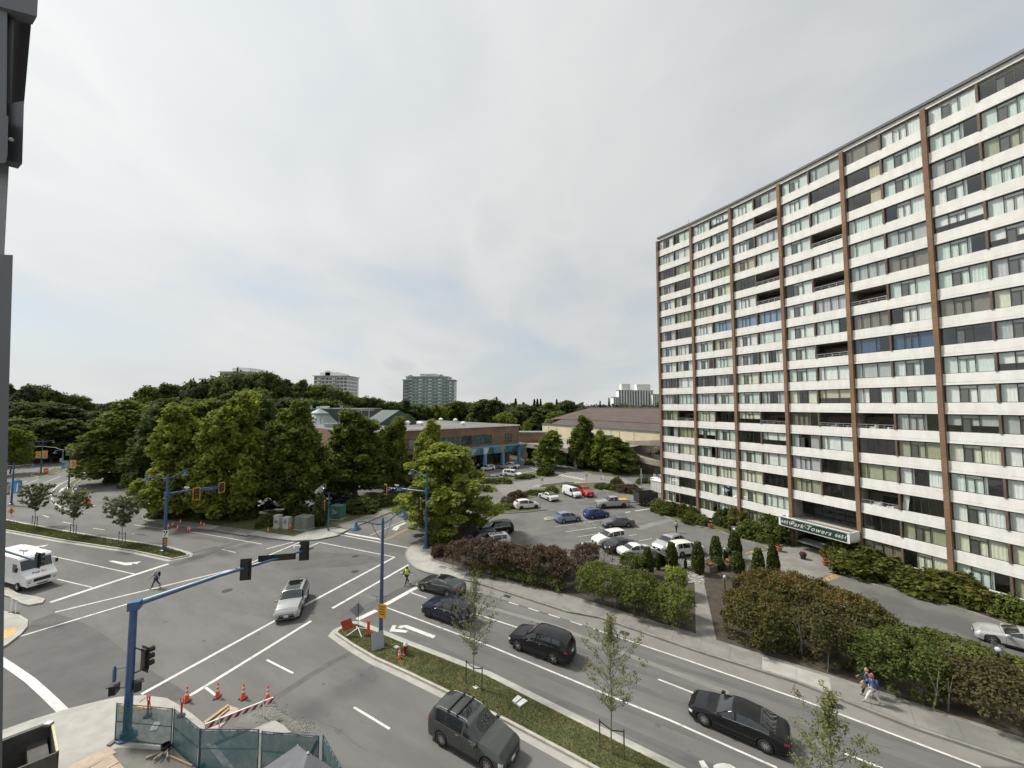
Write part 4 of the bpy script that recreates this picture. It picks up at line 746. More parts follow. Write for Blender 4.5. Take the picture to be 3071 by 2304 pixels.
pl.box((bx - 1, sgy * (gl[1] - 3), 16.3), (9, .25, .3)); pl.box((bx - 1, sgy * (gl[1] - 3), 13.6), (9, .2, .2)); pl.box((bx + 3, sgy * (gl[1] - 2), 12.6), (3, 2, 1.6)); pl.box((bx + 7, sgy * (gl[1] - 1), 12.3), (3.5, 2, 1.0)); pl.box((bx - 2, sgy * (gl[1] - 4.5), 12.8), (4, 2, 2))
pl.build('roof_plant', M['galv'], rf)
# --- drum with conical metal roof, green block behind
c = AT('22', 310, 700, 128.0); CONE = thing('round_pavilion', 'round pavilion with grey seamed conical metal roof rising behind the trees', 'building', (c.x, c.y, 0))
MB().lathe([(6.6, 0), (6.6, 10.4)], n=32).build('drum_wall', M['green_wall'], CONE)
cn = MB().lathe([(7.0, 10.2), (7.0, 10.5), (2.7, 14.9), (2.7, 15.1)], n=36).build('cone_roof', M['roof_metal'], CONE)
for k in range(24):
    a = k * pi / 12; MB().beam((7.0 * cos(a), 7.0 * sin(a), 10.58), (2.75 * cos(a), 2.75 * sin(a), 14.95), .06, .12).build('standing_seam', M['roof_metal'], cn)
MB().lathe([(2.95, 14.95), (2.95, 15.1), (.15, 16.6)], n=36).build('roof_cap', M['roof_metal'], CONE)
MB().prism([(-16, -6), (14, -6), (14, 8), (-16, 8)], 8.9, 9.3).build('flat_roof', M['roof_grey'], CONE)
c0 = AT('22', 90, 428, 142.0); c1 = AT('22', 1080, 422, 142.0); GB = thing('green_block', 'large windowless dark green clad block behind the conical roof', 'building', (c0.x, 142, 0)); w_ = c1.x - c0.x
MB().bbox(0, w_, 0, 18, 0, c0.z).build('wall', M['green_wall'], GB); MB().bbox(-.1, w_ + .1, -.1, 18, c0.z, c0.z + .25).build('roof_trim', M['galv'], GB)
for x0, x1, y0 in ((290, 350, 385), (340, 450, 378), (560, 630, 408)):
    a, b = AT('22', x0, y0, 146), AT('22', x1, y0, 146); MB().bbox(a.x - c0.x, b.x - c0.x, 3, 6, c0.z, a.z).build('roof_unit', M['far_white'], GB)
for x in (175, 190, 672, 700):
    a = AT('22', x, 350 if x < 300 else 368, 146); MB().tube([(a.x - c0.x, 4, c0.z), (a.x - c0.x, 4, a.z)], .25, 8).build('flue', M['galv'], GB)
# --- parkade with ramps, brown roofed store behind
C_ = G('23', 1000, 695); D_ = G('23', 740, 640); Lf = G('23', 215, 430, 4.6)
PK = thing('parkade', 'open concrete parkade with deck parking and pale barrier walls', 'parkade', (C_.x, C_.y, 0)); o2 = Vector((C_.x, C_.y))
lf = Vector((4.5, 126)) - o2; rt = Vector((47, 119)) - o2
deckp = [(0, 0), (rt.x, rt.y), (rt.x + 26, rt.y + 60), (lf.x - 40, lf.y + 75), (lf.x, lf.y)]
MB().prism(deckp, 4.0, 4.5).build('deck', M['parkade'], PK)
for a, b in (((0, 0), (lf.x, lf.y)), ((0, 0), (rt.x, rt.y)), ((lf.x, lf.y), (lf.x - 40, lf.y + 75))):
    a = Vector(a); b = Vector(b); k = max(1, int((b - a).length / 6))
    for j in range(k): p, q = a.lerp(b, (j + .006) / k), a.lerp(b, (j + .994) / k); MB().beam((p.x, p.y, 4.75), (q.x, q.y, 4.75), .22, 1.35).build('barrier_panel', M['parkade'], PK)
for p in [C_, D_, G('23', 300, 560), C_ + Vector((6, 2.2)), C_ + Vector((-1.5, 9)), C_ + Vector((-8, 18)), C_ + Vector((12, 8)), Vector((4.2, 124.5)), Vector((9.5, 118.0))]:
    q = p - o2; MB().box((q.x, q.y, 2.0), (.8, .8, 4.0)).build('pillar', M['parkade'], PK)
MB().bbox(-18, 32, 30, 31, 0, 4).build('back_wall', M['concrete_dark'], PK)
sb = AT('23', 400, 300, 139) ; q = Vector((sb.x, 139)) - o2
stb = MB().box((q.x, q.y, 6.2), (11, 4, 3.4)).build('stair_block', M['brick_mall'], PK); MB().box((q.x, q.y, 8.1), (11.6, 4.6, .5)).build('roof', M['roof_metal'], stb)
sb = AT('23', 1320, 260, 120); q = Vector((sb.x, 120)) - o2; stb = MB().box((q.x, q.y, 6.3), (7, 5, 4.2)).build('stair_block', M['brick_mall'], PK); MB().box((q.x, q.y, 8.5), (7.4, 5.4, .3)).build('roof', M['roof_metal'], stb)
def helix(cx, cy, R, a0, a1, z0, z1, n, h=1.15, t=.25):
    V = []; Fs = []
    for k in range(n + 1):
        a = a0 + (a1 - a0) * k / n; z = z0 + (z1 - z0) * k / n
        for r in (R - t, R):
            for dz in (0, h): V.append((cx + r * cos(a), cy + r * sin(a), z + dz))
    for k in range(n):
        b = k * 4; c = b + 4; Fs += [(b, c, c + 1, b + 1), (b + 3, c + 3, c + 2, b + 2), (b + 1, c + 1, c + 3, b + 3), (b + 2, c + 2, c, b)]
    Fs += [(0, 1, 3, 2), (n * 4, n * 4 + 2, n * 4 + 3, n * 4 + 1)]
    m = MB(); m.add(V, Fs); return m
hx, hy = 46.5 - o2.x, 106.0 - o2.y
ramp = helix(hx, hy, 14, rad(120), rad(300), 4.2, 1.2, 28, .35, 6).build('ramp_deck', M['parkade'], PK)
for R_, z0_, z1_ in ((14.2, 4.2, 1.4), (8.2, 4.2, 1.6)): helix(hx, hy, R_, rad(120), rad(300), z0_, z1_, 28, 1.35).build('ramp_barrier', M['parkade'], ramp)
ramp2 = helix(hx + 2, hy + 6, 15, rad(95), rad(235), 4.3, 7.4, 24, .35, 6).build('ramp_deck', M['parkade'], PK)
for R_ in (15.2, 9.2): helix(hx + 2, hy + 6, R_, rad(95), rad(235), 4.4, 7.4, 24, 1.25).build('ramp_barrier', M['parkade'], ramp2)
for a in (150, 180, 210, 240): MB().box((hx + 11 * cos(rad(a)), hy + 11 * sin(rad(a)), 1.6), (.9, .9, 3.2)).build('pillar', M['parkade'], PK)
EA, EB = Vector((13.6, 172)), Vector((62, 94)); RA, RB = Vector((42, 208)), Vector((92, 132)); ez, rz_ = 9.3, 16.4
ST = thing('store_building', 'big cream walled store under a huge brown hipped shingle roof', 'building', (EA.x, EA.y, 0)); d = EB - EA; inn_ = Vector((-d.y, d.x)).normalized(); inn_ = inn_ if inn_.x > 0 else -inn_
b0 = EA + d.normalized() * 6; k = 9
for j in range(k):
    p, q = EA.lerp(EB, (j + .004) / k) - EA, EA.lerp(EB, (j + .996) / k) - EA; MB().beam((p.x, p.y, ez / 2), (q.x, q.y, ez / 2), .3, ez).build('wall_panel', M['cream_wall'], ST)
    if j: MB().box((p.x, p.y, ez / 2), (.45, .45, ez + .2)).build('pilaster', M['cream_wall'], ST)
MB().beam((0, 0, ez + .25), (*(EB - EA), ez + .25), .9, .5).build('eave_trim', M['slate'], ST)
pa = EA + inn_ * 1 + d.normalized() * 5; mid0 = pa.lerp(RA, .22); mid1 = EB.lerp(RB, .22); zm = ez + .5 + (rz_ - ez) * .22
def P3(p, z): return (p.x - EA.x, p.y - EA.y, z)
MB().add([P3(pa, ez + .5), P3(EB, ez + .5), P3(mid1, zm), P3(mid0, zm)], [(0, 1, 2, 3)]).build('lower_roof', M['brown_roof'], ST)
MB().beam(P3(mid0, zm + .1), P3(mid1, zm + .1), .5, .35).build('roof_break', M['cap'], ST)
hipb = RA + Vector((-24, 14))
MB().add([P3(mid0, zm + .25), P3(mid1, zm + .25), P3(RB, rz_), P3(RA, rz_), P3(hipb, ez)], [(0, 1, 2, 3), (0, 3, 4)]).build('upper_roof', M['brown_roof'], ST)
MB().beam(P3(RA, rz_ + .1), P3(RB, rz_ + .1), 1.2, .5).build('ridge', M['cap'], ST)
# --- far towers
def tower_block(name, label, r, x0, x1, ytop, Y, depth, fh, wall, glass, nb, balc=0, turn=0.0, strips=False, roofs=()):
    a, b = AT(r, x0, ytop, Y), AT(r, x1, ytop, Y); w = b.x - a.x; h = a.z; t = thing(name, label, 'apartment tower', (a.x, Y, 0), turn); nf = int(h / fh)
    MB().bbox(0, w, .25, depth, 0, h - .4).build('wall', wall, t); MB().bbox(-1, w + 1, -1, depth + 1, h - .4, h).build('roof', M['far_grey'], t)
    if strips:
        for j in range(nb):
            cx = w * (j + .5) / nb; MB().bbox(cx - w / nb * .28, cx + w / nb * .28, .12, .3, 3, h - 1.5).build('window_strip', glass, t)
            if j % 2 == 0: MB().bbox(cx - w / nb * .5, cx - w / nb * .36, -.7, .3, 0, h - .5).build('fin', wall, t)
    else:
        pw = w / nb; pmsh = MB().bbox(-pw * .42, pw * .42, -.06, .06, 0, fh * .68).mesh('window', glass); smsh = MB().bbox(0, w, -.15, .15, 0, .25).mesh('floor_edge', wall)
        bm = MB().bbox(-pw * .45, pw * .45, -1.3, 0, 0, .18); bm.bbox(-pw * .45, pw * .45, -1.3, -1.22, .2, 1.1); bm.bbox(-pw * .45, -pw * .30, -1.4, -1.2, 0, 1.3); bm = bm.mesh('balcony', M['far_white'])
        low = max(1, int((14 + 0) / fh) - 1)
        for n in range(low, nf):
            z = h - .6 - (nf - n) * fh; o = link('floor_edge', smsh, t); o.location = (0, .2, z - .3)
            for j in range(nb):
                o = link('window', pmsh, t); o.location = (pw * (j + .5), .2, z)
                if balc and j % balc == 1: o = link('balcony', bm, t); o.location = (pw * (j + .5), .18, z)
        sd_ = MB().bbox(-.06, .06, -1.1, 1.1, 0, fh * .68).mesh('side_window', glass)
        for n in range(low, nf):
            for j in range(max(1, int(depth / 3.2))):
                for xx in (0, w): o = link('window', sd_, t); o.location = (xx, 1.8 + j * 3.0, h - .6 - (nf - n) * fh)
    for (f0, f1, dz, kind) in roofs:
        m = MB(); X0, X1 = w * f0, w * f1
        if kind == 'box': m.bbox(X0, X1, 2, depth - 2, h, h + dz)
        else: m.add([(X0, -.5, h), (X1, -.5, h), ((X0 + X1) / 2, -.5, h + dz), (X0, depth, h), (X1, depth, h), ((X0 + X1) / 2, depth, h + dz)], [(0, 1, 2), (0, 2, 5, 3), (1, 4, 5, 2), (3, 5, 4)])
        m.build('penthouse' if kind == 'box' else 'gable', M['far_grey'] if kind != 'box' else wall, t)
    return t
tower_block('glass_tower', 'broad green glass apartment tower with white balconies above the treetops', '27', 500, 1430, 215, 355, 20, 3.0, M['far_grey'], M['glass_green'], 13, 3, roofs=((.32, .72, 2.6, 'box'), (.46, .62, 2.2, 'gable'), (.74, .92, 2.2, 'gable'), (.02, .2, 1.6, 'gable')))
tower_block('glass_tower_wing', 'lower left wing stepping down beside the green glass tower', '27', 432, 560, 285, 352, 17, 3.0, M['far_grey'], M['glass_far'], 3, 0)
tower_block('glass_tower_wing', 'lower right wing stepping down beside the green glass tower', '27', 1405, 1560, 285, 352, 17, 3.0, M['far_grey'], M['glass_green'], 3, 2)
tower_block('pale_tower', 'pale concrete apartment tower with wide flat roof rising over dark trees', '2', 668, 945, 212, 320, 24, 2.95, M['far_white'], M['glass_far'], 9, 4, roofs=((.15, .72, 2.8, 'box'), (.3, .45, 4.2, 'box')))
tower_block('pale_tower', 'top of a pale tower barely showing above the tallest park trees', '1', 1822, 2075, 178, 330, 24, 2.95, M['far_white'], M['glass_far'], 9, 0, roofs=((.35, .95, 3.2, 'box'), (.5, .56, 4.5, 'box')))
for lab, x0, x1, yt, Y, nb in (('tallest white slab of the far right apartment cluster', 1258, 1370, 330, 640, 5), ('middle white slab of the far right apartment cluster with roof plant', 1368, 1545, 333, 650, 8), ('low right slab of the far white apartment cluster', 1540, 1600, 365, 640, 4), ('low left slab of the far white apartment cluster', 1215, 1262, 390, 630, 3)):
    tower_block('white_slab_block', lab, '3', x0, x1, yt, Y, 16, 2.9, M['far_white'], M['glass_far'], nb, strips=True, roofs=(((.25, .9, 10, 'box'),) if nb > 4 else ()))
# ------------------------------------------------------------------ plants
LM_ = {}
LM_['oak'] = leafmat('leaf_oak', [(0.0, (0.06, 0.085, 0.019)), (0.5, (0.13, 0.172, 0.034)), (1.0, (0.26, 0.29, 0.065))], .4)
LM_['fresh'] = leafmat('leaf_fresh', [(0.0, (0.07, 0.10, 0.018)), (0.5, (0.165, 0.215, 0.034)), (1.0, (0.34, 0.36, 0.07))])
LM_['lime'] = leafmat('leaf_lime', [(0.0, (0.11, 0.15, 0.025)), (0.5, (0.23, 0.275, 0.045)), (1.0, (0.40, 0.41, 0.09))], .42)
LM_['park'] = leafmat('leaf_park', [(0.0, (0.055, 0.076, 0.026)), (0.5, (0.10, 0.135, 0.04)), (1.0, (0.185, 0.22, 0.062))], .4)
LM_['far'] = leafmat('leaf_far', [(0.0, (0.05, 0.068, 0.03)), (0.5, (0.08, 0.105, 0.045)), (1.0, (0.13, 0.155, 0.06))])
LM_['conifer'] = leafmat('leaf_conifer', [(0.0, (0.019, 0.032, 0.016)), (0.5, (0.032, 0.051, 0.022)), (1.0, (0.056, 0.080, 0.032))], .1)
LM_['young'] = leafmat('leaf_young', [(0.0, (0.12, 0.135, 0.06)), (0.5, (0.20, 0.205, 0.085)), (1.0, (0.32, 0.30, 0.13))], .4)
LM_['young2'] = leafmat('leaf_young2', [(0.0, (0.085, 0.105, 0.05)), (0.5, (0.15, 0.17, 0.08)), (1.0, (0.28, 0.30, 0.18))], .4)
LM_['red'] = leafmat('leaf_red', [(0.0, (0.06, 0.056, 0.034)), (0.35, (0.098, 0.078, 0.048)), (0.7, (0.14, 0.085, 0.058)), (1.0, (0.175, 0.095, 0.066))])
LM_['mixred'] = leafmat('leaf_mixred', [(0.0, (0.04, 0.052, 0.018)), (0.4, (0.085, 0.09, 0.028)), (0.7, (0.16, 0.125, 0.04)), (0.88, (0.23, 0.115, 0.045)), (1.0, (0.28, 0.085, 0.055))])
LM_['brown'] = leafmat('leaf_brown', [(0.0, (0.045, 0.045, 0.02)), (0.4, (0.085, 0.08, 0.034)), (0.8, (0.125, 0.105, 0.048)), (1.0, (0.15, 0.115, 0.055))])
LM_['hedge'] = leafmat('leaf_hedge', [(0.0, (0.040, 0.056, 0.014)), (0.5, (0.088, 0.115, 0.029)), (1.0, (0.192, 0.200, 0.056))])
LM_['bright'] = leafmat('leaf_bright', [(0.0, (0.055, 0.078, 0.018)), (0.5, (0.11, 0.142, 0.03)), (1.0, (0.18, 0.20, 0.05))])
LM_['rhodo'] = leafmat('leaf_rhodo', [(0.0, (0.051, 0.065, 0.014)), (0.5, (0.109, 0.119, 0.026)), (0.8, (0.174, 0.160, 0.043)), (1.0, (0.246, 0.174, 0.058))])
LM_['cypress'] = leafmat('leaf_cypress', [(0.0, (0.027, 0.039, 0.011)), (0.5, (0.054, 0.072, 0.018)), (1.0, (0.098, 0.112, 0.030))], .15)
LM_['grass'] = leafmat('leaf_grass', [(0.0, (0.06, 0.085, 0.022)), (0.45, (0.105, 0.125, 0.036)), (0.75, (0.18, 0.165, 0.065)), (1.0, (0.30, 0.26, 0.13))])
LM_['ground'] = leafmat('leaf_ground', [(0.0, (0.04, 0.06, 0.015)), (0.5, (0.08, 0.11, 0.025)), (1.0, (0.15, 0.17, 0.05))])
LM_['flower'] = leafmat('petals', [(0.0, (0.5, 0.02, 0.03)), (0.4, (0.55, 0.10, 0.12)), (0.7, (0.6, 0.4, 0.05)), (1.0, (0.7, 0.6, 0.5))])
LM_['purple'] = leafmat('petals_purple', [(0.0, (0.12, 0.03, 0.08)), (0.6, (0.22, 0.06, 0.14)), (1.0, (0.35, 0.12, 0.18))])
def leaves(rg, centers, radii, per, size, up=0.5, out=0.6, lvc=None, jit=1.0, elong=1.0):
    centers = np.repeat(np.asarray(centers, float), per, 0); radii = np.repeat(np.asarray(radii, float), per, 0); n = len(centers)
    d = rg.normal(size=(n, 3)); d /= np.linalg.norm(d, axis=1)[:, None]; r = rg.random(n) ** 0.45
    P = centers + d * radii * r[:, None]
    nr = d * out + np.array([0, 0, up]) + rg.normal(size=(n, 3)) * .55 * jit; nr /= np.linalg.norm(nr, axis=1)[:, None]
    a = np.cross(nr, rg.normal(size=(n, 3))); a /= np.linalg.norm(a, axis=1)[:, None] + 1e-9; b = np.cross(nr, a)
    s = size * (0.6 + .8 * rg.random(n))[:, None]; a = a * s * .62 * elong; b = b * s * .40
    V = np.stack([P - a, P + b + nr * s * .06, P + a, P - b + nr * s * .06], 1).reshape(-1, 3)
    Fq = np.arange(n * 4).reshape(-1, 4)
    base = np.repeat(rg.random(len(centers) // per) if lvc is None else np.asarray(lvc), per)
    lv = np.clip(base * .6 + rg.random(n) * .4, 0, 1); return V, Fq, lv
def tree_mesh(kind, seed):
    rg = np.random.default_rng(seed); r = random.Random(seed); tb = MB(); C_ = []; R_ = []; LV = []
    if kind == 'oak':      h, R, cb, nb, env, droop, csz, leaf, per = 14.0, 4.6, .12, 74, lambda t: max(.07, (1 - t) ** .72 * min(1.0, .66 + 1.5 * t) * 1.08), .02, 1.0, .40, 88
    elif kind == 'park':   h, R, cb, nb, env, droop, csz, leaf, per = 20.0, 7.0, .16, 78, lambda t: max(.12, math.sqrt(max(0, 1 - (abs(t - .42) / .60) ** 2.4))), .25, 1.7, .66, 74
    elif kind == 'airy':   h, R, cb, nb, env, droop, csz, leaf, per = 11.0, 5.0, .12, 70, lambda t: (1 - t) ** .55 * min(1, .6 + 2.0 * t), -.08, .85, .32, 78
    elif kind == 'round':  h, R, cb, nb, env, droop, csz, leaf, per = 8.0, 3.6, .24, 40, lambda t: max(.15, math.sqrt(max(0, 1 - (abs(t - .4) / .62) ** 2.2))), .1, .85, .36, 55
    hp = [Vector((r.uniform(-.15, .15) * k, r.uniform(-.15, .15) * k, h * .97 * k / 8)) for k in range(9)]
    tb.tube(hp, [h * .022 * (1 - .93 * k / 8) for k in range(9)], 8)
    for k in range(nb):
        t = (k + r.random()) / nb; z = h * (cb + (1 - cb) * t * .98); az = k * 2.39996 + r.uniform(-.4, .4); L = R * env(t) * r.uniform(.72, 1.12)
        i = min(7, int(z / (h * .97) * 8)); base = hp[i].lerp(hp[i + 1], z / (h * .97) * 8 - i) if z < h * .97 else hp[8]
        start = base - Vector((0, 0, min(base.z - .5, L * (.28 if droop > 0 else .10))))
        d = Vector((cos(az), sin(az), 0)); end = base + d * L + Vector((0, 0, L * (droop * (1.3 - t) + .35 * t)))
        mid = start.lerp(end, .5) + Vector((0, 0, L * .10)); tb.tube([start, mid, end], [h * .006 * (1.2 - t) + .02, h * .004 * (1.1 - t) + .012, .012], 4, cap=False)
        cl = rg.random()
        for f, q in ((.42, .8), (.68, 1.0), (.92, .95), (1.0, .7)):
            if L < 1.2 and f < .9: continue
            p = start.lerp(mid, f * 2) if f < .5 else mid.lerp(end, f * 2 - 1); o = Vector((r.uniform(-.5, .5), r.uniform(-.5, .5), r.uniform(-.5, .5))) * csz
            C_.append(p + o); s = csz * q * r.uniform(.8, 1.25); R_.append((s, s, s * (.85 if kind != 'airy' else .5))); LV.append(min(1, max(0, .62 * cl + .38 * rg.random() + .14 * (f - .7))))
    V, Fq, lv = leaves(rg, C_, R_, per, leaf, .75, .35, LV)
    return tb.mesh('trunk', M['bark'], 60), (V, Fq, lv)
TREES = {}; NOM = {}
for kd, mt, sds in (('oak', 'oak', (1, 2, 3)), ('park', 'park', (4, 5, 6)), ('airy', 'fresh', (7, 8)), ('round', 'fresh', (9, 10))):
    TREES[kd] = []
    for sd_ in sds:
        tmsh, (V, Fq, lv) = tree_mesh(kd, sd_); NOM[kd] = (float(np.percentile(V[:, 2], 99.7)), float(np.percentile(np.hypot(V[:, 0], V[:, 1]), 97.5))); TREES[kd].append((tmsh, bulk('crown', V, Fq, LM_[mt], 'mesh', lv)))
tcount = [0]
def tree(kind, X, Y, h, R, label, mat=None, group=None, name='broadleaf_tree', z=0.1):
    k = tcount[0]; tcount[0] += 1; tm, cm = TREES[kind][k % len(TREES[kind])]; t = thing(name, label, 'tree', (X, Y, z), k * 1.7, group)
    H0, R0 = NOM[kind]; t.scale = (R / R0, R / R0, h / H0); link('trunk', tm, t); link('crown', cm, t, LM_[mat] if mat else None); return t
def tree_px(kind, r, bx, by, cx, ty, hw, label, mat=None, group=None, dY=0):
    b = G(r, bx, by); Y = b.y + dY; top = AT(r, cx, ty, Y); R = hw / RG[r][2] / F * Y * .96; return tree(kind, top.x * .4 + AT(r, bx, by, Y).x * .6, Y, top.z, R, label, mat, group)
sg_ = 'street trees in front of the brick hall'
tree_px('oak', '1', 1040, 1090, 980, 440, 300, 'spreading dark oak overhanging the side road beside two walkers', 'oak', sg_)
tree_px('oak', '1', 1380, 1180, 1330, 430, 260, 'dark green oak squeezed between the spreading oak and paler trees', 'park', sg_)
tree_px('oak', '1', 1500, 1395, 1470, 480, 270, 'bright yellow green tree left of the tallest pale tree', 'lime', sg_)
tree_px('oak', '1', 1930, 1410, 1960, 380, 300, 'tallest bright green street tree above the traffic signals', 'lime', sg_)
tree_px('oak', '2', 460, 1335, 520, 450, 280, 'dense green oak behind the grey utility cabinets', 'oak', sg_)
tree_px('oak', '2', 1012, 1230, 1020, 515, 300, 'layered green oak beside the turquoise power box', 'oak', sg_)
tree_px('oak', '2', 1330, 1180, 1330, 575, 170, 'narrow green tree right of the layered oak', 'oak', sg_)
tree_px('oak', '2', 1620, 1140, 1620, 600, 150, 'slim yellow green tree in front of the brick wall windows', 'lime', sg_)
tree_px('airy', '2', 1760, 1520, 1800, 790, 400, 'feathery lime green tree at the car park corner by the signal mast', 'lime', sg_)
sg2 = 'trees in front of the parkade'
tree_px('airy', '23', 645, 690, 640, 195, 230, 'open airy tree on the planted point left of the parkade mouth', 'fresh', sg2)
tree_px('oak', '23', 1105, 690, 1090, 10, 220, 'tall pointed green tree right of the parkade mouth', 'oak', sg2)
tree_px('oak', '23', 1330, 720, 1300, 200, 180, 'middle tree of the parkade grove with a hint of yellow', 'fresh', sg2)
tree_px('oak', '23', 1550, 755, 1590, 285, 250, 'broad dark tree at the right end of the parkade grove', 'oak', sg2)
for k, (x, y, h_, R_) in enumerate(((1050, 640, 300, 2.6), (1220, 700, 300, 2.8), (1420, 690, 300, 3.0), (1700, 740, 300, 3.2))):
    b = G('23', x, y); tree('round', b.x, b.y + 3, 6.0, R_, 'low leafy undergrowth tree beneath the parkade grove, number counted from left'.replace(', number counted from left', ['at its left end', 'left of centre', 'right of centre', 'at its right end'][k] and ' ' + ['at its left end', 'left of centre', 'right of centre', 'at its right end'][k]), 'oak', 'undergrowth below the parkade grove')
fr = random.Random(11)
bgl = 'dark broadleaf tree crowded in the park wood behind the street trees'; bgg = 'park wood behind the street trees'
rows = [('1', x, y, hw, Y) for x, y, hw, Y in ((60, 270, 150, 165), (200, 300, 130, 160), (330, 285, 120, 170), (480, 335, 130, 160), (590, 365, 110, 165), (690, 415, 110, 170), (90, 455, 190, 125), (330, 430, 200, 130), (560, 450, 190, 135), (740, 500, 140, 150), (150, 560, 200, 118), (450, 570, 190, 122), (650, 600, 160, 130), (850, 465, 120, 180), (960, 425, 110, 170), (1090, 390, 110, 165), (1190, 385, 120, 170), (1300, 300, 150, 150), (1430, 282, 150, 150), (1560, 290, 140, 155), (1680, 245, 160, 150), (1820, 228, 160, 155), (1990, 185, 180, 150), (2110, 180, 160, 155), (1150, 480, 180, 120), (1400, 420, 190, 118), (1650, 400, 200, 115), (1880, 370, 190, 118), (2080, 330, 190, 122))]
rows += [('2', x, y, hw, Y) for x, y, hw, Y in ((230, 190, 150, 160), (340, 245, 120, 165), (440, 255, 120, 170), (560, 262, 130, 170), (680, 295, 140, 175), (800, 300, 120, 175), (910, 335, 110, 180), (1040, 400, 110, 190), (1140, 395, 110, 190), (1230, 440, 100, 195), (1330, 430, 110, 200), (1430, 420, 110, 205), (1540, 450, 110, 205), (520, 400, 180, 150), (760, 420, 180, 155), (980, 470, 160, 160), (1180, 500, 150, 170), (1400, 520, 130, 180), (1850, 425, 110, 240), (1960, 432, 110, 240), (2110, 412, 120, 230))]
rows += [('3', x, y, hw, Y) for x, y, hw, Y in ((110, 415, 120, 230), (220, 432, 90, 240), (480, 460, 110, 230), (660, 440, 110, 235), (830, 420, 90, 240), (760, 500, 90, 215), (570, 520, 90, 210), (420, 500, 80, 220))]
for r, x, y, hw, Y in rows:
    top = AT(r, x, y + (14 if r == '1' else 6), Y); tree(fr.choice(['park', 'park', 'round', 'oak']), top.x, Y, top.z, hw / RG[r][2] / F * Y * 1.12, bgl, fr.choice(['park', 'park', 'oak', 'far', 'park']), bgg)
for r, x, y, hw, Y, lab in (('1', 110, 655, 130, 100, 'yellow green tree at the far left beside the window frame'), ('3', 330, 515, 100, 185, 'lime green tree just behind the brick hall corner'), ('2', 1700, 460, 90, 210, 'light green tree in front of the glass tower'), ('3', 490, 590, 50, 170, 'small lime tree beside the deck parking'), ('3', 690, 580, 60, 190, 'pale low tree by the brown roof end'), ('2', 1580, 590, 40, 170, 'small lime treetop peeping over the hall roof')):
    top = AT(r, x, y, Y); tree('round', top.x, Y, top.z, hw / RG[r][2] / F * Y, lab, 'fresh')
# conifers on the skyline
def conifer_mesh(seed):
    rg = np.random.default_rng(seed); C_, R_ = [], []; tb = MB(); tb.tube([(0, 0, 0), (0, 0, 24)], [.35, .04], 6)
    for k in range(46):
        t = k / 46; z = 3 + 21 * t; L = 3.6 * (1 - t) ** .85 + .25
        for j in range(6):
            a = k * 1.1 + j * pi / 3 + rg.random() * .4; q = L * (.5 + .5 * rg.random()); C_.append((cos(a) * q * .7, sin(a) * q * .7, z - q * .25)); R_.append((q * .4 + .2, q * .4 + .2, .28))
    return tb.mesh('trunk', M['bark']), leaves(rg, C_, R_, 14, .6, .2, .5)
ctm, (V, Fq, lv) = conifer_mesh(3); ccm = bulk('crown', V, Fq, LM_['conifer'], 'mesh', lv)
for r, x, y, Y, s in (('3', 248, 385, 300, .8), ('3', 405, 398, 300, 1.1), ('3', 560, 402, 320, 1.0), ('3', 585, 400, 320, 1.0), ('3', 612, 402, 325, .9), ('3', 745, 402, 300, .9), ('3', 826, 412, 280, 1.4), ('3', 1178, 392, 330, .7), ('2', 2180, 385, 300, .7), ('3', 1105, 418, 340, .8), ('3', 470, 430, 300, 1.3)):
    top = AT(r, x, y, Y); t = thing('conifer', 'dark spired conifer on the far skyline right of the glass tower', 'tree', (top.x, Y, 0), x, 'skyline conifers'); t.scale = (s, s, top.z / 24.2); link('trunk', ctm, t); link('crown', ccm, t)
# the wood that closes the horizon, one mass
rg = np.random.default_rng(77); C_, R_, LV = [], [], []
for k in range(1500):
    Y = rg.uniform(235, 520); X = rg.uniform(-1.45, 1.45) * Y
    if -0.23 * Y < X < -.02 * Y and 325 < Y < 390: continue
    hgt = H + (rg.normal() * 1.4 - .6) * Y / 300 + rg.random() ** 3 * 3 - (520 - Y) / 285 * 2.2; s = rg.uniform(2.2, 5); cl = rg.random()
    for j in range(5): C_.append((X + rg.normal() * s * .7, Y + rg.normal() * s * .7, hgt - s * .6 - j * 2.6)); R_.append((s, s, s * .55)); LV.append(min(1, cl * .7 + .3 * rg.random()))
V, Fq, lv = leaves(rg, C_, R_, 22, 1.9, .5, .5, LV); tag(bulk('distant_wood', V, Fq, LM_['far'], None, lv), kind='stuff')
C_, R_, LV = [], [], []
for k in range(1700):
    Y = rg.uniform(520, 1200); X = rg.uniform(-1.45, 1.45) * Y; hgt = H + rg.normal() * 1.2 - .8 + rg.random() ** 4 * 5; s = rg.uniform(4, 9)
    for j in range(3): C_.append((X + rg.normal() * s, Y, hgt - s * .5 - j * 5)); R_.append((s * 1.3, s, s * .55)); LV.append(rg.random())
V, Fq, lv = leaves(rg, C_, R_, 14, 4.2, .5, .5, LV); tag(bulk('distant_wood', V, Fq, LM_['far'], None, lv), kind='stuff')
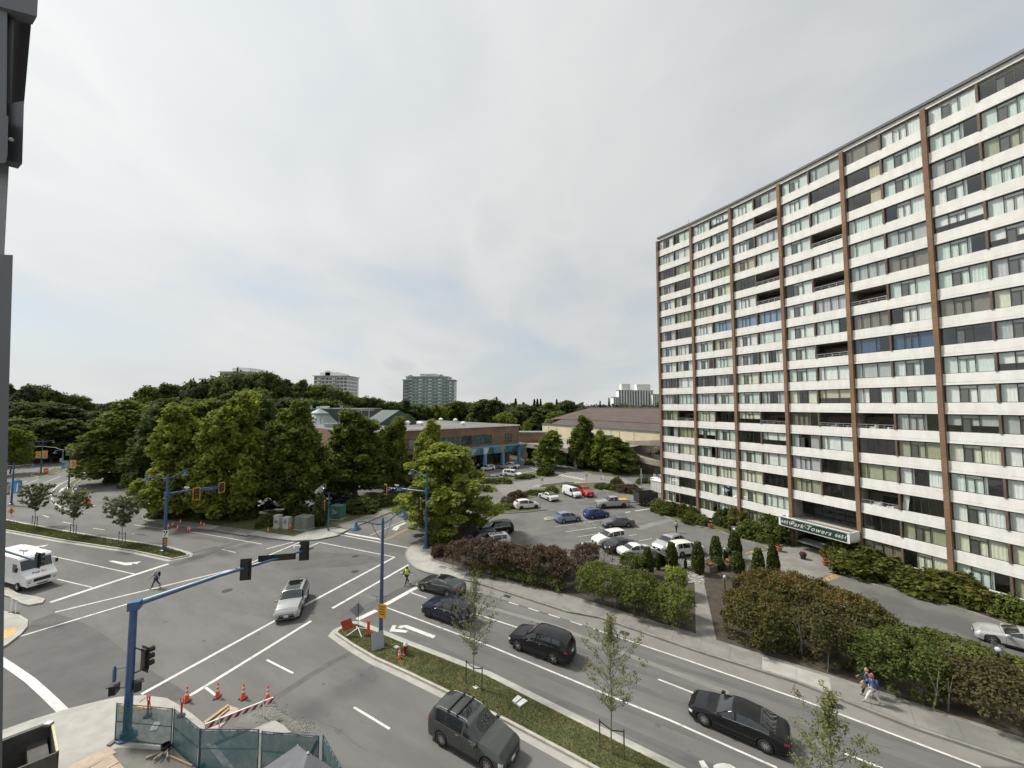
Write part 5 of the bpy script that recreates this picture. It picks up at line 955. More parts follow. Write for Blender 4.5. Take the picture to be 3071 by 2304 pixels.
# ---- hedges and shrubs
def hedge(label, path, width, height, leaf, mat, seed, dens=1.0, bare=0.0, name='hedge', tint=None, z0=.13, back=0.0):
    rg = np.random.default_rng(seed); r = random.Random(seed); path = [Vector(p) + Vector((.5, .85)) * back for p in path]; L = sum((path[i + 1] - path[i]).length for i in range(len(path) - 1))
    seg = resample(path, .35, closed=False); o = thing(name, label, 'hedge', (path[0].x, path[0].y, z0)); C_, R_, LV, st = [], [], [], MB(); base = path[0]
    ph = [r.uniform(0, 6) for _ in range(6)]
    for i, p in enumerate(seg):
        d = (seg[min(i + 1, len(seg) - 1)] - seg[max(i - 1, 0)]).normalized(); nn = Vector((-d.y, d.x)); endf = min(1, (min(i, len(seg) - 1 - i) + 1.5) * .35 / (width * .5)); 
        for _ in range(int(11 * dens * max(1, width / 2))):
            a = rg.uniform(0, pi); ss = i * .35
            bump = 1 + .10 * sin(ss * 1.3 + ph[0]) + .08 * sin(ss * 2.9 + ph[1] + a * 2) + rg.normal() * .05
            wv = width / 2 * bump * math.sqrt(endf); hv = height * (1 + .07 * sin(ss * .9 + ph[2]) + .05 * sin(ss * 3.7 + ph[3]) + rg.normal() * .03) * (.75 + .25 * endf)
            ca, sa = cos(a), sin(a); x = abs(ca) ** .7 * (1 if ca > 0 else -1) * wv; z = hv * (bare + (1 - bare) * sa ** .55) if sa > 0 else hv * bare
            if sa < .25: z = hv * rg.uniform(bare, bare + (1 - bare) * .5)
            q = p - base + nn * x; C_.append((q.x + rg.normal() * .1, q.y + rg.normal() * .1, z - .1)); R_.append((.38, .38, .28))
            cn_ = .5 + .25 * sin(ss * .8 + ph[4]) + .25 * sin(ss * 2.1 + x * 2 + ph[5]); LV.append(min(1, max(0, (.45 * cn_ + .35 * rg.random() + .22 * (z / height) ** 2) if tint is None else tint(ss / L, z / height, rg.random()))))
        if i % 2 == 0:
            for s_ in range(2):
                q = p - base + nn * r.uniform(-width * .38, width * .38); tip = Vector((q.x + r.uniform(-.5, .5), q.y + r.uniform(-.5, .5), height * r.uniform(.75, .98))); mid = Vector((q.x + r.uniform(-.2, .2), q.y + r.uniform(-.2, .2), height * .4))
                st.tube([(q.x, q.y, 0), mid, tip], [.035, .025, .008], 4, cap=False)
                for _ in range(3): st.tube([mid, mid + Vector((r.uniform(-.6, .6), r.uniform(-.6, .6), height * r.uniform(.25, .55)))], [.014, .005], 3, cap=False)
    V, Fq, lv = leaves(rg, C_, R_, 34, leaf * .92, .5, .5, LV); st.build('stems', M['bark_grey'], o); bulk('foliage', V, Fq, LM_[mat], o, lv); return o
def along(f0, f1, off):
    ln = BK[2:]; tot = [0]
    for i in range(len(ln) - 1): tot.append(tot[-1] + (ln[i + 1] - ln[i]).length)
    out = []
    for k in range(9):
        s = tot[-1] * (f0 + (f1 - f0) * k / 8); i = max(j for j in range(len(ln) - 1) if tot[j] <= s + 1e-6); d = (ln[i + 1] - ln[i]).normalized(); out.append(ln[i] + d * (s - tot[i]) + Vector((-d.y, d.x)) * off)
    return out
def px_line(r, pts, z=.15): return GS(r, pts, z)
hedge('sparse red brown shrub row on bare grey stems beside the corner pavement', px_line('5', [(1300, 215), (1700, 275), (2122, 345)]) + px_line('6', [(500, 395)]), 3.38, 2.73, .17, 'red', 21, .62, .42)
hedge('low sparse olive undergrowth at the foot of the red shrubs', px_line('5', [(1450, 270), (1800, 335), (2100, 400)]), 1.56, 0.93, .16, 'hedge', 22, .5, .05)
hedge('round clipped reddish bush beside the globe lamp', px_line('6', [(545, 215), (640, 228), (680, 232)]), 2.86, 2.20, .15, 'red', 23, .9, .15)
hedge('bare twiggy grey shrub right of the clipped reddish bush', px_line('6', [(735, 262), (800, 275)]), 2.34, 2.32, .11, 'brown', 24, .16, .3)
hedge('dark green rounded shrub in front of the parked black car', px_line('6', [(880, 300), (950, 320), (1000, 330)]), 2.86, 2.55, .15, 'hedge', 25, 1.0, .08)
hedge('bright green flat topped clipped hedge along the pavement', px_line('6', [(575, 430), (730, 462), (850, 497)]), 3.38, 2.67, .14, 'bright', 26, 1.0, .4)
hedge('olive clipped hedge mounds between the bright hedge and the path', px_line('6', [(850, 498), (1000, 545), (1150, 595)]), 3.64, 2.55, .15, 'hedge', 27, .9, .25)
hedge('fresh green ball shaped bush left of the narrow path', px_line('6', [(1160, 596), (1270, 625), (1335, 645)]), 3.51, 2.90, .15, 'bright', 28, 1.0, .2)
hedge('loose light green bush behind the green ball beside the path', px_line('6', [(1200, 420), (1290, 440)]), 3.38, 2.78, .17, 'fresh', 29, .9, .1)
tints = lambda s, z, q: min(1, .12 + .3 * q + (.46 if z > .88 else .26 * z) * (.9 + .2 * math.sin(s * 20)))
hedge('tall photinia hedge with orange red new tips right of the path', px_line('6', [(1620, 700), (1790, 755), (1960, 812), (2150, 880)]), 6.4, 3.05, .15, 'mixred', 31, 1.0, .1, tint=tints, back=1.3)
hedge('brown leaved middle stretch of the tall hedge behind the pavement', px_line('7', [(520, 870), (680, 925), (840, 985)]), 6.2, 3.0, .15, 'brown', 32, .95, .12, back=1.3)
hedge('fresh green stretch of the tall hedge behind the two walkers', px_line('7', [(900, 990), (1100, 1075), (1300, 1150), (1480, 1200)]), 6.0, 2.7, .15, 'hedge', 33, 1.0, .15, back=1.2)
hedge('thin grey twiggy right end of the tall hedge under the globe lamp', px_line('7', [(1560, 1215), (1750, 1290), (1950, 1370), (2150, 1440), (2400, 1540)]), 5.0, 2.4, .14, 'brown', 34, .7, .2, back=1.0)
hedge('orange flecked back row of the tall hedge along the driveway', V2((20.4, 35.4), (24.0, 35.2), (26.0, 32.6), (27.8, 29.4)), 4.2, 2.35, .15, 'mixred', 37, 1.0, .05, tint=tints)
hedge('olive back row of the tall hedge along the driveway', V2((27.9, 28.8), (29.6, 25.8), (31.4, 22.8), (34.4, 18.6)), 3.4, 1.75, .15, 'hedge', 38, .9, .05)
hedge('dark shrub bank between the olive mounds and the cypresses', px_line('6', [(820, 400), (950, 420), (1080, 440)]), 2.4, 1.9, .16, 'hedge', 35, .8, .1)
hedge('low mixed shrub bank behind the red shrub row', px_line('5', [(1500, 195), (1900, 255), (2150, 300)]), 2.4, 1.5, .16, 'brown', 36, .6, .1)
# rounded bushes share a few unit meshes
BUSH = {}
for mt, sds, lf in (('rhodo', (51, 52), .20), ('hedge', (53, 54), .17), ('bright', (55,), .18), ('red', (56,), .17)):
    for sd_ in sds:
        rg = np.random.default_rng(sd_); C_, R_ = [], []
        for k in range(210):
            d = rg.normal(size=3); d[2] = abs(d[2]) * .9; d /= np.linalg.norm(d); q = .8 + .14 * math.sin(d[0] * 5 + sd_) * math.sin(d[1] * 5) + rg.normal() * .05; C_.append(d * q); R_.append((.19, .19, .13))
        V, Fq, lv = leaves(rg, C_, R_, 20, lf * .62, .55, .6); st = MB()
        for k in range(9): a = k * .7; st.tube([(.1 * cos(a), .1 * sin(a), 0), (.4 * cos(a), .4 * sin(a), .45), (.7 * cos(a), .7 * sin(a), .7)], [.03, .02, .008], 4, cap=False)
        BUSH.setdefault(mt, []).append((st.mesh('stems', M['bark_grey']), bulk('foliage', V, Fq, LM_[mt], 'mesh', lv)))
bc = [0]
def bush(label, r, x, y, rx, ry, h, mt, back=0.0, group=None, z=.12):
    p = G(r, x, y, z); k = bc[0]; bc[0] += 1; sm, fm = BUSH[mt][k % len(BUSH[mt])]; d = Vector((p.x, p.y)).normalized() * back; t = thing('shrub', label, 'shrub', (p.x + d.x, p.y + d.y, z), k * 1.3, group); t.scale = (rx, ry, h); link('stems', sm, t); link('foliage', fm, t); return t
bush('big rhododendron mound right of the entrance canopy', '7', 980, 330, 3.9, 2.7, 2.5, 'rhodo', 1.9); bush('leafy rhododendron shoulder hugging the canopy column', '7', 800, 235, 2.6, 2.2, 2.6, 'rhodo', 1.6)
bush('second large rhododendron mound right of the first below the tower bands', '7', 1500, 490, 3.7, 2.5, 2.4, 'rhodo', 1.8); bush('small bright green bush by the ground floor window at the right edge', '7', 1960, 620, 2.0, 1.6, 1.7, 'bright', 1.3); bush('olive rhododendron lobe at the foot of the second mound', '7', 1680, 540, 2.0, 1.7, 2.0, 'rhodo', 1.5)
for lab, x, y, rx, h, mt in (('tall dark shrub left of the canopy sign', 1480, 330, 2.8, 3.4, 'hedge'), ('orange flecked shrub near the left globe lamp', 950, 200, 2.2, 3.0, 'rhodo'), ('bright leafy shrub at the kerb below the dark canopy shrub', 1130, 300, 2.3, 2.2, 'bright'), ('dark clipped shrub right of the flower tubs', 760, 140, 1.8, 2.5, 'hedge'), ('low shrub at the forecourt corner left of the door', 1330, 370, 1.4, 1.2, 'hedge'), ('dense dark shrub against the tower left of the canopy', 1640, 330, 1.9, 2.6, 'hedge')): bush(lab, '26', x, y, rx, rx * .85, h, mt, 1.2)
for lab, x, y, rx, ry, h, mt in (('clipped dark hedge block nearest the black trailer', 1800, 640, 2.2, 1.3, 2.3, 'hedge'), ('clipped dark hedge block second from the trailer', 1920, 672, 2.0, 1.3, 2.2, 'hedge'), ('yellowish shrub between two clipped hedge blocks', 2030, 690, 1.3, 1.2, 2.2, 'rhodo'), ('clipped hedge block right of the yellowish shrub', 2120, 705, 1.6, 1.2, 1.9, 'hedge'), ('sprawling rhododendron low on the tower lawn', 2130, 745, 1.8, 1.4, 1.5, 'rhodo'), ('bright loose shrub on the tower lawn at right', 2215, 765, 1.6, 1.3, 1.5, 'bright')): bush(lab, '15', x, y, rx, ry, h, mt, .7)
for lab, x, y, rx, ry, h, mt in (('low clipped hedge behind the white electric sedan', 530, 455, 2.6, 1.4, .9, 'hedge'), ('low clipped hedge left of the white van', 700, 425, 3.2, 1.4, .9, 'hedge'), ('low clipped hedge behind the red pickup', 930, 395, 3.0, 1.4, .9, 'hedge'), ('red brown shrub behind the white sport hatchback', 340, 500, 2.4, 1.6, 1.5, 'red'), ('red brown low shrub left of the sport hatchback', 250, 545, 1.8, 1.3, 1.1, 'red'), ('green scrub by the small parking sign', 200, 600, 2.6, 1.6, .8, 'bright'), ('round dark shrub between the two trimmed rows', 1360, 385, 1.5, 1.5, 2.4, 'hedge'), ('long clipped bronze hedge near the grey light pole', 1465, 430, 3.2, 2.0, 1.6, 'red'), ('green hedge stretch right of the red pickup', 1200, 385, 2.4, 1.5, 1.0, 'hedge'), ('small green shrub left of the clipped bronze hedge', 1285, 405, 1.6, 1.3, 1.0, 'hedge'), ('bush row end at the mall lot kerb', 420, 290, 3.0, 1.6, 1.0, 'bright'), ('ragged green shrubs along the mall lot kerb', 220, 325, 3.2, 1.5, 1.0, 'bright'), ('wild green shrub row far left of the mall lot kerb', 60, 338, 3.0, 1.5, 1.1, 'bright'), ('large shrub on the planted point below the airy tree', 630, 250, 3.4, 2.4, 3.0, 'hedge'), ('small golden bush on the tiny island', 468, 155, 1.6, 1.2, 1.5, 'bright')): bush(lab, '15', x, y, rx, ry, h, mt, .6)
for lab, x, y, rx, h in (('low hedge row by the white car at the tower corner', 1900, 870, 3.0, 1.0), ('low hedge row touching the tower corner', 2060, 890, 3.2, 1.0)): bush(lab, '23', x, y, rx, 1.4, h, 'hedge', .4)
for lab, r, x, y, rx, h, mt in (('yellow green leafy bush at the foot of the feathery tree', '2', 1720, 1625, 2.0, 3.2, 'bright'), ('red tinged low shrub at the corner behind the pavement', '5', 1225, 165, 1.3, 1.3, 'red'), ('dark shrub behind the grey cabinets', '2', 520, 1370, 2.2, 1.6, 'hedge'), ('ivy covered mound left of the cabinets', '2', 270, 1470, 1.6, 1.8, 'hedge'), ('dark bramble mass below the layered oak', '2', 1050, 1340, 3.6, 2.2, 'hedge'), ('dark bramble mass right of the layered oak', '2', 1230, 1290, 3.2, 2.0, 'hedge'), ('bramble edge along the cross street verge', '2', 1380, 1240, 2.6, 1.5, 'hedge'), ('black green laurel below the spreading oak', '1', 1010, 1090, 3.6, 3.0, 'hedge'), ('round evergreen by the zebra crossing', '28', 450, 690, 1.9, 1.8, 'hedge'), ('low evergreen mat right of the zebra crossing', '28', 480, 830, 2.6, 1.2, 'hedge'), ('shade shrub under the bright trees', '28', 680, 830, 2.6, 1.7, 'hedge'), ('deep shade shrub left of the signal arm', '28', 1000, 800, 3.0, 2.0, 'hedge'), ('deep shade shrub below the tallest bright tree', '28', 1400, 850, 3.2, 2.0, 'hedge'), ('shade shrub at the lawn edge near the cabinets', '28', 1850, 870, 2.4, 1.6, 'hedge'), ('laurel mass in the oak shade by the walker', '1', 1130, 1130, 3.4, 2.4, 'hedge')): bush(lab, r, x, y, rx, rx * .8, h, mt, .8)
# columnar cypresses
rg = np.random.default_rng(61); C_, R_ = [], []
for k in range(240):
    t = k / 240; rr_ = .40 * (min(1, .75 + t) if t < .3 else 1) * (1 - max(0, t - .45) / .55 * .62) ; a = k * 2.4; C_.append((cos(a) * rr_ * .85, sin(a) * rr_ * .85, .08 + t * .9)); R_.append((.12, .12, .06))
V, Fq, lv = leaves(rg, C_, R_, 16, .10, .7, .5, elong=1.3); CYF = bulk('foliage', V, Fq, LM_['cypress'], 'mesh', lv); CYS = MB().tube([(0, 0, 0), (0, 0, .9)], [.05, .01], 6).mesh('stem', M['bark'])
for lab, r, x, y, ty, wd in (('by the dark parked car', '6', 1060, 318, 118, 80), ('in front of the white crossover rear', '6', 1232, 255, 85, 80), ('left of the cobbles', '26', 455, 792, 375, 160), ('behind the lit planter', '26', 695, 642, 298, 150), ('tallest, under the far globe lamp', '26', 955, 592, 240, 170), ('below the tallest one', '26', 992, 775, 505, 165), ('right of the notice board', '26', 1272, 878, 462, 160), ('last on the right by the yellow planter', '26', 1470, 832, 415, 150), ('short, between planters', '26', 728, 725, 570, 150), ('thin, left of the path', '6', 1125, 265, 155, 32), ('thin, below the white crossover', '26', 258, 695, 565, 40), ('thin blue one behind a lamp', '26', 800, 595, 420, 60), ('thin pair beside the board', '26', 1175, 800, 650, 70)):
    p = G(r, x, y, .15); top = AT(r, x, ty, p.y); h_ = top.z - .15; w_ = wd / RG[r][2] / F * p.y; t = thing('cypress', 'clipped columnar cypress ' + lab, 'cypress', (p.x, p.y + w_ / 2, .15), x, 'columnar cypresses by the forecourt'); t.scale = (w_ / .88, w_ / .88, h_); link('stem', CYS, t); link('foliage', CYF, t)
for lab, x, y, ty, wd in (('wide clipped conifer hedge column right of the cabinets', 690, 1470, 1235, 130),):
    p = G('2', x, y, .14); top = AT('2', x, ty, p.y); t = thing('cypress', lab, 'cypress', (p.x, p.y + 1, .14)); w_ = wd / 2.765 / F * p.y; t.scale = (w_ / .88, w_ / .88, top.z); link('stem', CYS, t); link('foliage', CYF, t)
# young staked trees
def young_tree(label, x, y, h, R, seed, mat, slim, stake_dir, leaf, n_leaf, group, sh=1.4):
    rg = np.random.default_rng(seed); r = random.Random(seed); t = thing('young_tree', label, 'tree', (x, y, .11), 0, group); tb = MB(); C_ = []; cb = .30 if slim else .42
    pts = [Vector((.03 * sin(k * 1.3 + seed), .03 * cos(k + seed), h * k / 10)) for k in range(11)]; tb.tube(pts, [.045 * (1 - .85 * k / 10) for k in range(11)], 6)
    for k in range(46 if slim else 40):
        f = cb + (1 - cb) * ((k / 46) ** 1.35 if slim else k / 40); z = h * f; az = k * 2.4 + r.uniform(-.4, .4); env = (math.sin(min(1, (f - cb) / (1 - cb) * 1.25 + .12) * pi) ** .8) if slim else math.sqrt(max(0, 1 - ((f - .72) / .34) ** 2)) + .1
        L = R * env * r.uniform(.7, 1.1) + .12; st = Vector((0, 0, z)); d = Vector((cos(az), sin(az), 0)); mid = st + d * L * .55 + Vector((0, 0, L * .55)); end = st + d * L + Vector((0, 0, L * (.95 if slim else .8)))
        tb.tube([st, mid, end], [.014, .009, .004], 4, cap=False)
        for j in range(5):
            q = st.lerp(mid, r.random()) if r.random() < .35 else mid.lerp(end, r.random()); e2 = q + Vector((r.uniform(-.3, .3), r.uniform(-.3, .3), r.uniform(0, .35))); tb.tube([q, e2], [.005, .003], 3, cap=False); C_ += [q, e2, q.lerp(e2, .5)]
    C_ = np.array([tuple(c) for c in C_]); V, Fq, lv = leaves(rg, C_, np.full((len(C_), 3), .16), n_leaf, leaf, .4, .4); tb.build('trunk', M['bark_grey'], t, 60); bulk('crown', V, Fq, LM_[mat], t, lv)
    sd = Vector((cos(stake_dir), sin(stake_dir), 0))
    for q in (-1, 1): MB().tube([sd * .62 * q, sd * .62 * q + Vector((0, 0, sh))], .035, 6).build('stake', M['bark'], t)
    tie = MB()
    for q in (-1, 1): tie.beam(sd * .62 * q + Vector((0, 0, sh - .1)), Vector((0, 0, sh - .3)), .02, .05)
    tie.build('tie', M['black'], t); return t
yg = 'staked young street trees on the medians'; rdir = -.55
b = G('5', 1465, 1098); young_tree('thin staked sapling on the grass median by the hydrant', b.x, b.y, 6.6, 1.75, 71, 'young', True, rdir, .085, 3, yg)
b = G('6', 790, 1572); young_tree('upright sapling on the median above the black sedan', b.x, b.y, 6.6, 1.75, 72, 'young', True, rdir, .075, 5, yg)
b = Vector((11.9, 15.1)); young_tree('sapling at the bottom edge hiding the black sedan tail', b.x, b.y, 6.6, 1.6, 73, 'young', True, rdir, .07, 7, yg)
for lab, x, y, ty, sd_ in (('leftmost round headed sapling on the left median', 285, 1462, 1180, 74), ('middle round headed sapling on the left median', 605, 1538, 1235, 75), ('right round headed sapling on the left median nearest the signal pole', 1010, 1608, 1300, 76)):
    b = G('1', x, y); top = AT('1', x, ty, b.y); young_tree(lab, b.x, b.y, top.z, 1.75, sd_, 'young2', False, -.3, .21, 4, yg)
# grass blades on the medians
def grass(poly, n, seed, hmin, hmax, parent, z, wd=.02):
    rg = np.random.default_rng(seed); poly = offset(poly, -.2); xs = [p[0] for p in poly]; ys = [p[1] for p in poly]; P = []
    arr = np.array([(p[0], p[1]) for p in poly]); X = rg.uniform(max(min(xs), -80), max(xs), n * 5); Y = rg.uniform(min(ys), max(ys), n * 5); ins = np.zeros(len(X), bool)
    for i in range(len(arr)):
        x1, y1 = arr[i]; x2, y2 = arr[i - 1]; c = ((y1 > Y) != (y2 > Y)) & (X < (x2 - x1) * (Y - y1) / (y2 - y1 + 1e-12) + x1); ins ^= c
    X, Y = X[ins][:n], Y[ins][:n]; k = len(X); a = rg.uniform(0, 2 * pi, k); pat = .5 + .25 * np.sin(X * 1.1 + Y * .7) + .25 * np.sin(X * .5 - Y * 1.9); h = (hmin + (hmax - hmin) * rg.random(k)) * (.6 + .8 * pat); w = wd * (.7 + .6 * rg.random(k)); le = rg.normal(size=(k, 2)) * .5 * h[:, None]
    v0 = np.stack([X - w * np.cos(a), Y - w * np.sin(a), np.full(k, z)], 1); v1 = np.stack([X + w * np.cos(a), Y + w * np.sin(a), np.full(k, z)], 1); v2 = np.stack([X + le[:, 0], Y + le[:, 1], z + h], 1)
    V = np.stack([v0, v1, v2], 1).reshape(-1, 3); tag(bulk('grass', V, np.arange(k * 3).reshape(-1, 3), LM_['grass'], parent, np.clip(pat * .6 + rg.random(k) * .45 - .05, 0, 1)), kind='stuff')
grass(RM, 60000, 81, .03, .10, MEDR, .11, .016); grass(LM, 34000, 82, .06, .17, MEDL, .11, .04)
# ------------------------------------------------------------------ vehicles
def paint(name, c, metal=0.0, rough=0.28): 
    return pm('car_paint_' + name, c, tuple(q * .93 for q in c), 1.5, rough, metal, coords='object', coat=(0.8 if max(c) > .04 else 0.25), spec=(.5 if max(c) > .04 else .35))
PT = {'white': paint('white', (.72, .72, .70)), 'pearl': paint('pearl', (.75, .74, .69)), 'black': paint('black', (.006, .006, .008)), 'navy': paint('navy', (.008, .012, .03)), 'graphite': paint('graphite', (.045, .045, .048), .3), 'green_grey': paint('green_grey', (.055, .062, .055), .35),
      'silver': paint('silver', (.42, .42, .42), .5), 'light_silver': paint('light_silver', (.5, .5, .5), .4), 'ice_blue': paint('ice_blue', (.22, .30, .42), .35), 'blue': paint('blue', (.01, .045, .22)), 'red': paint('red', (.42, .012, .012)), 'grey': paint('grey', (.11, .11, .112), .3), 'teal': paint('dark_teal', (.01, .03, .04))}
M['light_clear'] = pm('headlight_lens', (.55, .57, .58), rough=.1, spec=.8, coat=.5); M['light_red'] = pm('taillight_lens', (.35, .012, .012), rough=.15, coat=.5); M['plate'] = pm('plate', (.65, .66, .66), rough=.5); M['seam'] = pm('door_seam', (.01, .01, .01), rough=.7)
M['rack'] = pm('roof_rack', (.02, .02, .02), rough=.4)
def interp(pts, x):
    if x <= pts[0][0]: return pts[0][1]
    for (a, b), (c, d) in zip(pts, pts[1:]):
        if x <= c:
            t = (x - a) / (c - a) if c > a else 0; t2 = t * t * (3 - 2 * t) * .35 + t * .65; return b + (d - b) * t2
    return pts[-1][1]
KIND = {
 'sedan': dict(L=4.75, W=1.82, H=1.45, wb=2.78, r=.33, top=[(0, .55), (.015, .62), (.05, .70), (.17, .735), (.30, .93), (.40, .995), (.46, 1), (.55, .98), (.72, .70), (.80, .665), (.93, .58), (.985, .46), (1, .36)], belt=[(0, .58), (.25, .68), (.7, .64), (1, .42)], cowl=.72, rf=.555, rr=.31, rb=.175, off=.02),
 'coupe': dict(L=4.7, W=1.86, H=1.38, wb=2.82, r=.34, top=[(0, .56), (.015, .64), (.05, .73), (.10, .755), (.26, .93), (.38, .995), (.44, 1), (.53, .98), (.70, .70), (.80, .665), (.93, .58), (.985, .46), (1, .36)], belt=[(0, .6), (.25, .72), (.7, .66), (1, .42)], cowl=.70, rf=.535, rr=.27, rb=.11, off=.02),
 'suv': dict(L=4.75, W=1.90, H=1.72, wb=2.79, r=.37, top=[(0, .52), (.012, .66), (.05, .84), (.09, .955), (.18, .99), (.36, 1), (.50, .985), (.565, .955), (.715, .685), (.80, .665), (.93, .59), (.985, .47), (1, .36)], belt=[(0, .60), (.2, .65), (.7, .61), (1, .42)], cowl=.715, rf=.57, rr=.095, rb=.03, off=.015),
 'hatch': dict(L=4.05, W=1.70, H=1.53, wb=2.5, r=.305, top=[(0, .48), (.012, .62), (.05, .84), (.11, .95), (.22, .99), (.38, 1), (.50, .975), (.58, .92), (.77, .645), (.86, .60), (.95, .53), (.985, .44), (1, .34)], belt=[(0, .60), (.2, .66), (.7, .585), (1, .42)], cowl=.77, rf=.585, rr=.11, rb=.03, off=.02),
 'van': dict(L=4.75, W=1.76, H=1.86, wb=2.92, r=.32, top=[(0, .5), (.008, .88), (.03, .965), (.2, .99), (.5, 1), (.66, .985), (.71, .955), (.85, .61), (.93, .54), (.985, .42), (1, .3)], belt=[(0, .56), (.5, .56), (.8, .54), (1, .38)], cowl=.85, rf=.715, rr=.03, rb=.01, off=.03),
 'minivan': dict(L=5.1, W=1.98, H=1.75, wb=3.0, r=.34, top=[(0, .5), (.012, .7), (.045, .9), (.08, .965), (.3, 1), (.55, .985), (.63, .94), (.80, .63), (.88, .58), (.96, .50), (.988, .42), (1, .34)], belt=[(0, .58), (.3, .60), (.75, .57), (1, .42)], cowl=.80, rf=.635, rr=.085, rb=.03, off=.02),
 'pickup': dict(L=5.85, W=2.0, H=1.90, wb=3.6, r=.40, top=[(0, .56), (.005, .60), (.345, .605), (.352, .62), (.365, .93), (.39, .985), (.46, 1), (.56, .985), (.60, .96), (.715, .70), (.80, .685), (.94, .66), (.985, .60), (1, .46)], belt=[(0, .6), (.36, .63), (.7, .62), (1, .5)], cowl=.715, rf=.603, rr=.372, rb=.352, off=.03)}
def wheel_meshes(seed, ns):
    t = MB(); n = 24; prof = [(.62, -.09), (.92, -.105), (.985, -.085), (1, -.05), (1, .05), (.985, .085), (.92, .105), (.62, .09)]; k = len(t.v)
    for r_, y in prof: t.v += [(r_ * cos(2 * pi * j / n), y * 2.6 * .42, r_ * sin(2 * pi * j / n)) for j in range(n)]
    for i in range(len(prof) - 1):
        for j in range(n): t.f.append((i * n + j, i * n + (j + 1) % n, (i + 1) * n + (j + 1) % n, (i + 1) * n + j))
    rim = MB()
    for sy in (-1, 1):
        y = .085 * sy
        rim.v_ = None; b = len(rim.v); rim.v += [(.64 * cos(2 * pi * j / n), y * .9, .64 * sin(2 * pi * j / n)) for j in range(n)] + [(.56 * cos(2 * pi * j / n), y * 1.02, .56 * sin(2 * pi * j / n)) for j in range(n)]
        for j in range(n): rim.f.append((b + j, b + (j + 1) % n, b + n + (j + 1) % n, b + n + j))
        for s in range(ns):
            a = 2 * pi * s / ns; ca, sa = cos(a), sin(a); w0, w1 = .075, .05
            def q(r_, w): return (r_ * ca - w * sa, r_ * sa + w * ca)
            vs = []
            for r_, w in ((.05, w0), (.6, w1)):
                for sgn in (-1, 1): x, z = q(r_, w * sgn); vs.append((x, y * 1.06, z))
            rim.add(vs, [(0, 1, 3, 2)])
        rim.add([(.14 * cos(2 * pi * j / 8), y * 1.1, .14 * sin(2 * pi * j / 8)) for j in range(8)], [tuple(range(8))])
    hub = MB(); hub.v += [(.63 * cos(2 * pi * j / n), yy, .63 * sin(2 * pi * j / n)) for yy in (-.06, .06) for j in range(n)]
    for j in range(n): hub.f.append((j, (j + 1) % n, n + (j + 1) % n, n + j))
    hub.f += [tuple(range(n)), tuple(range(n, 2 * n))]
    return t.mesh('wheel', M['rubber'], 40), rim.mesh('rim', M['alloy'], 30), hub.mesh('brake_disc', M['dark'], 30)
WHEELS = {5: wheel_meshes(1, 5), 10: wheel_meshes(2, 10), 7: wheel_meshes(3, 7)}
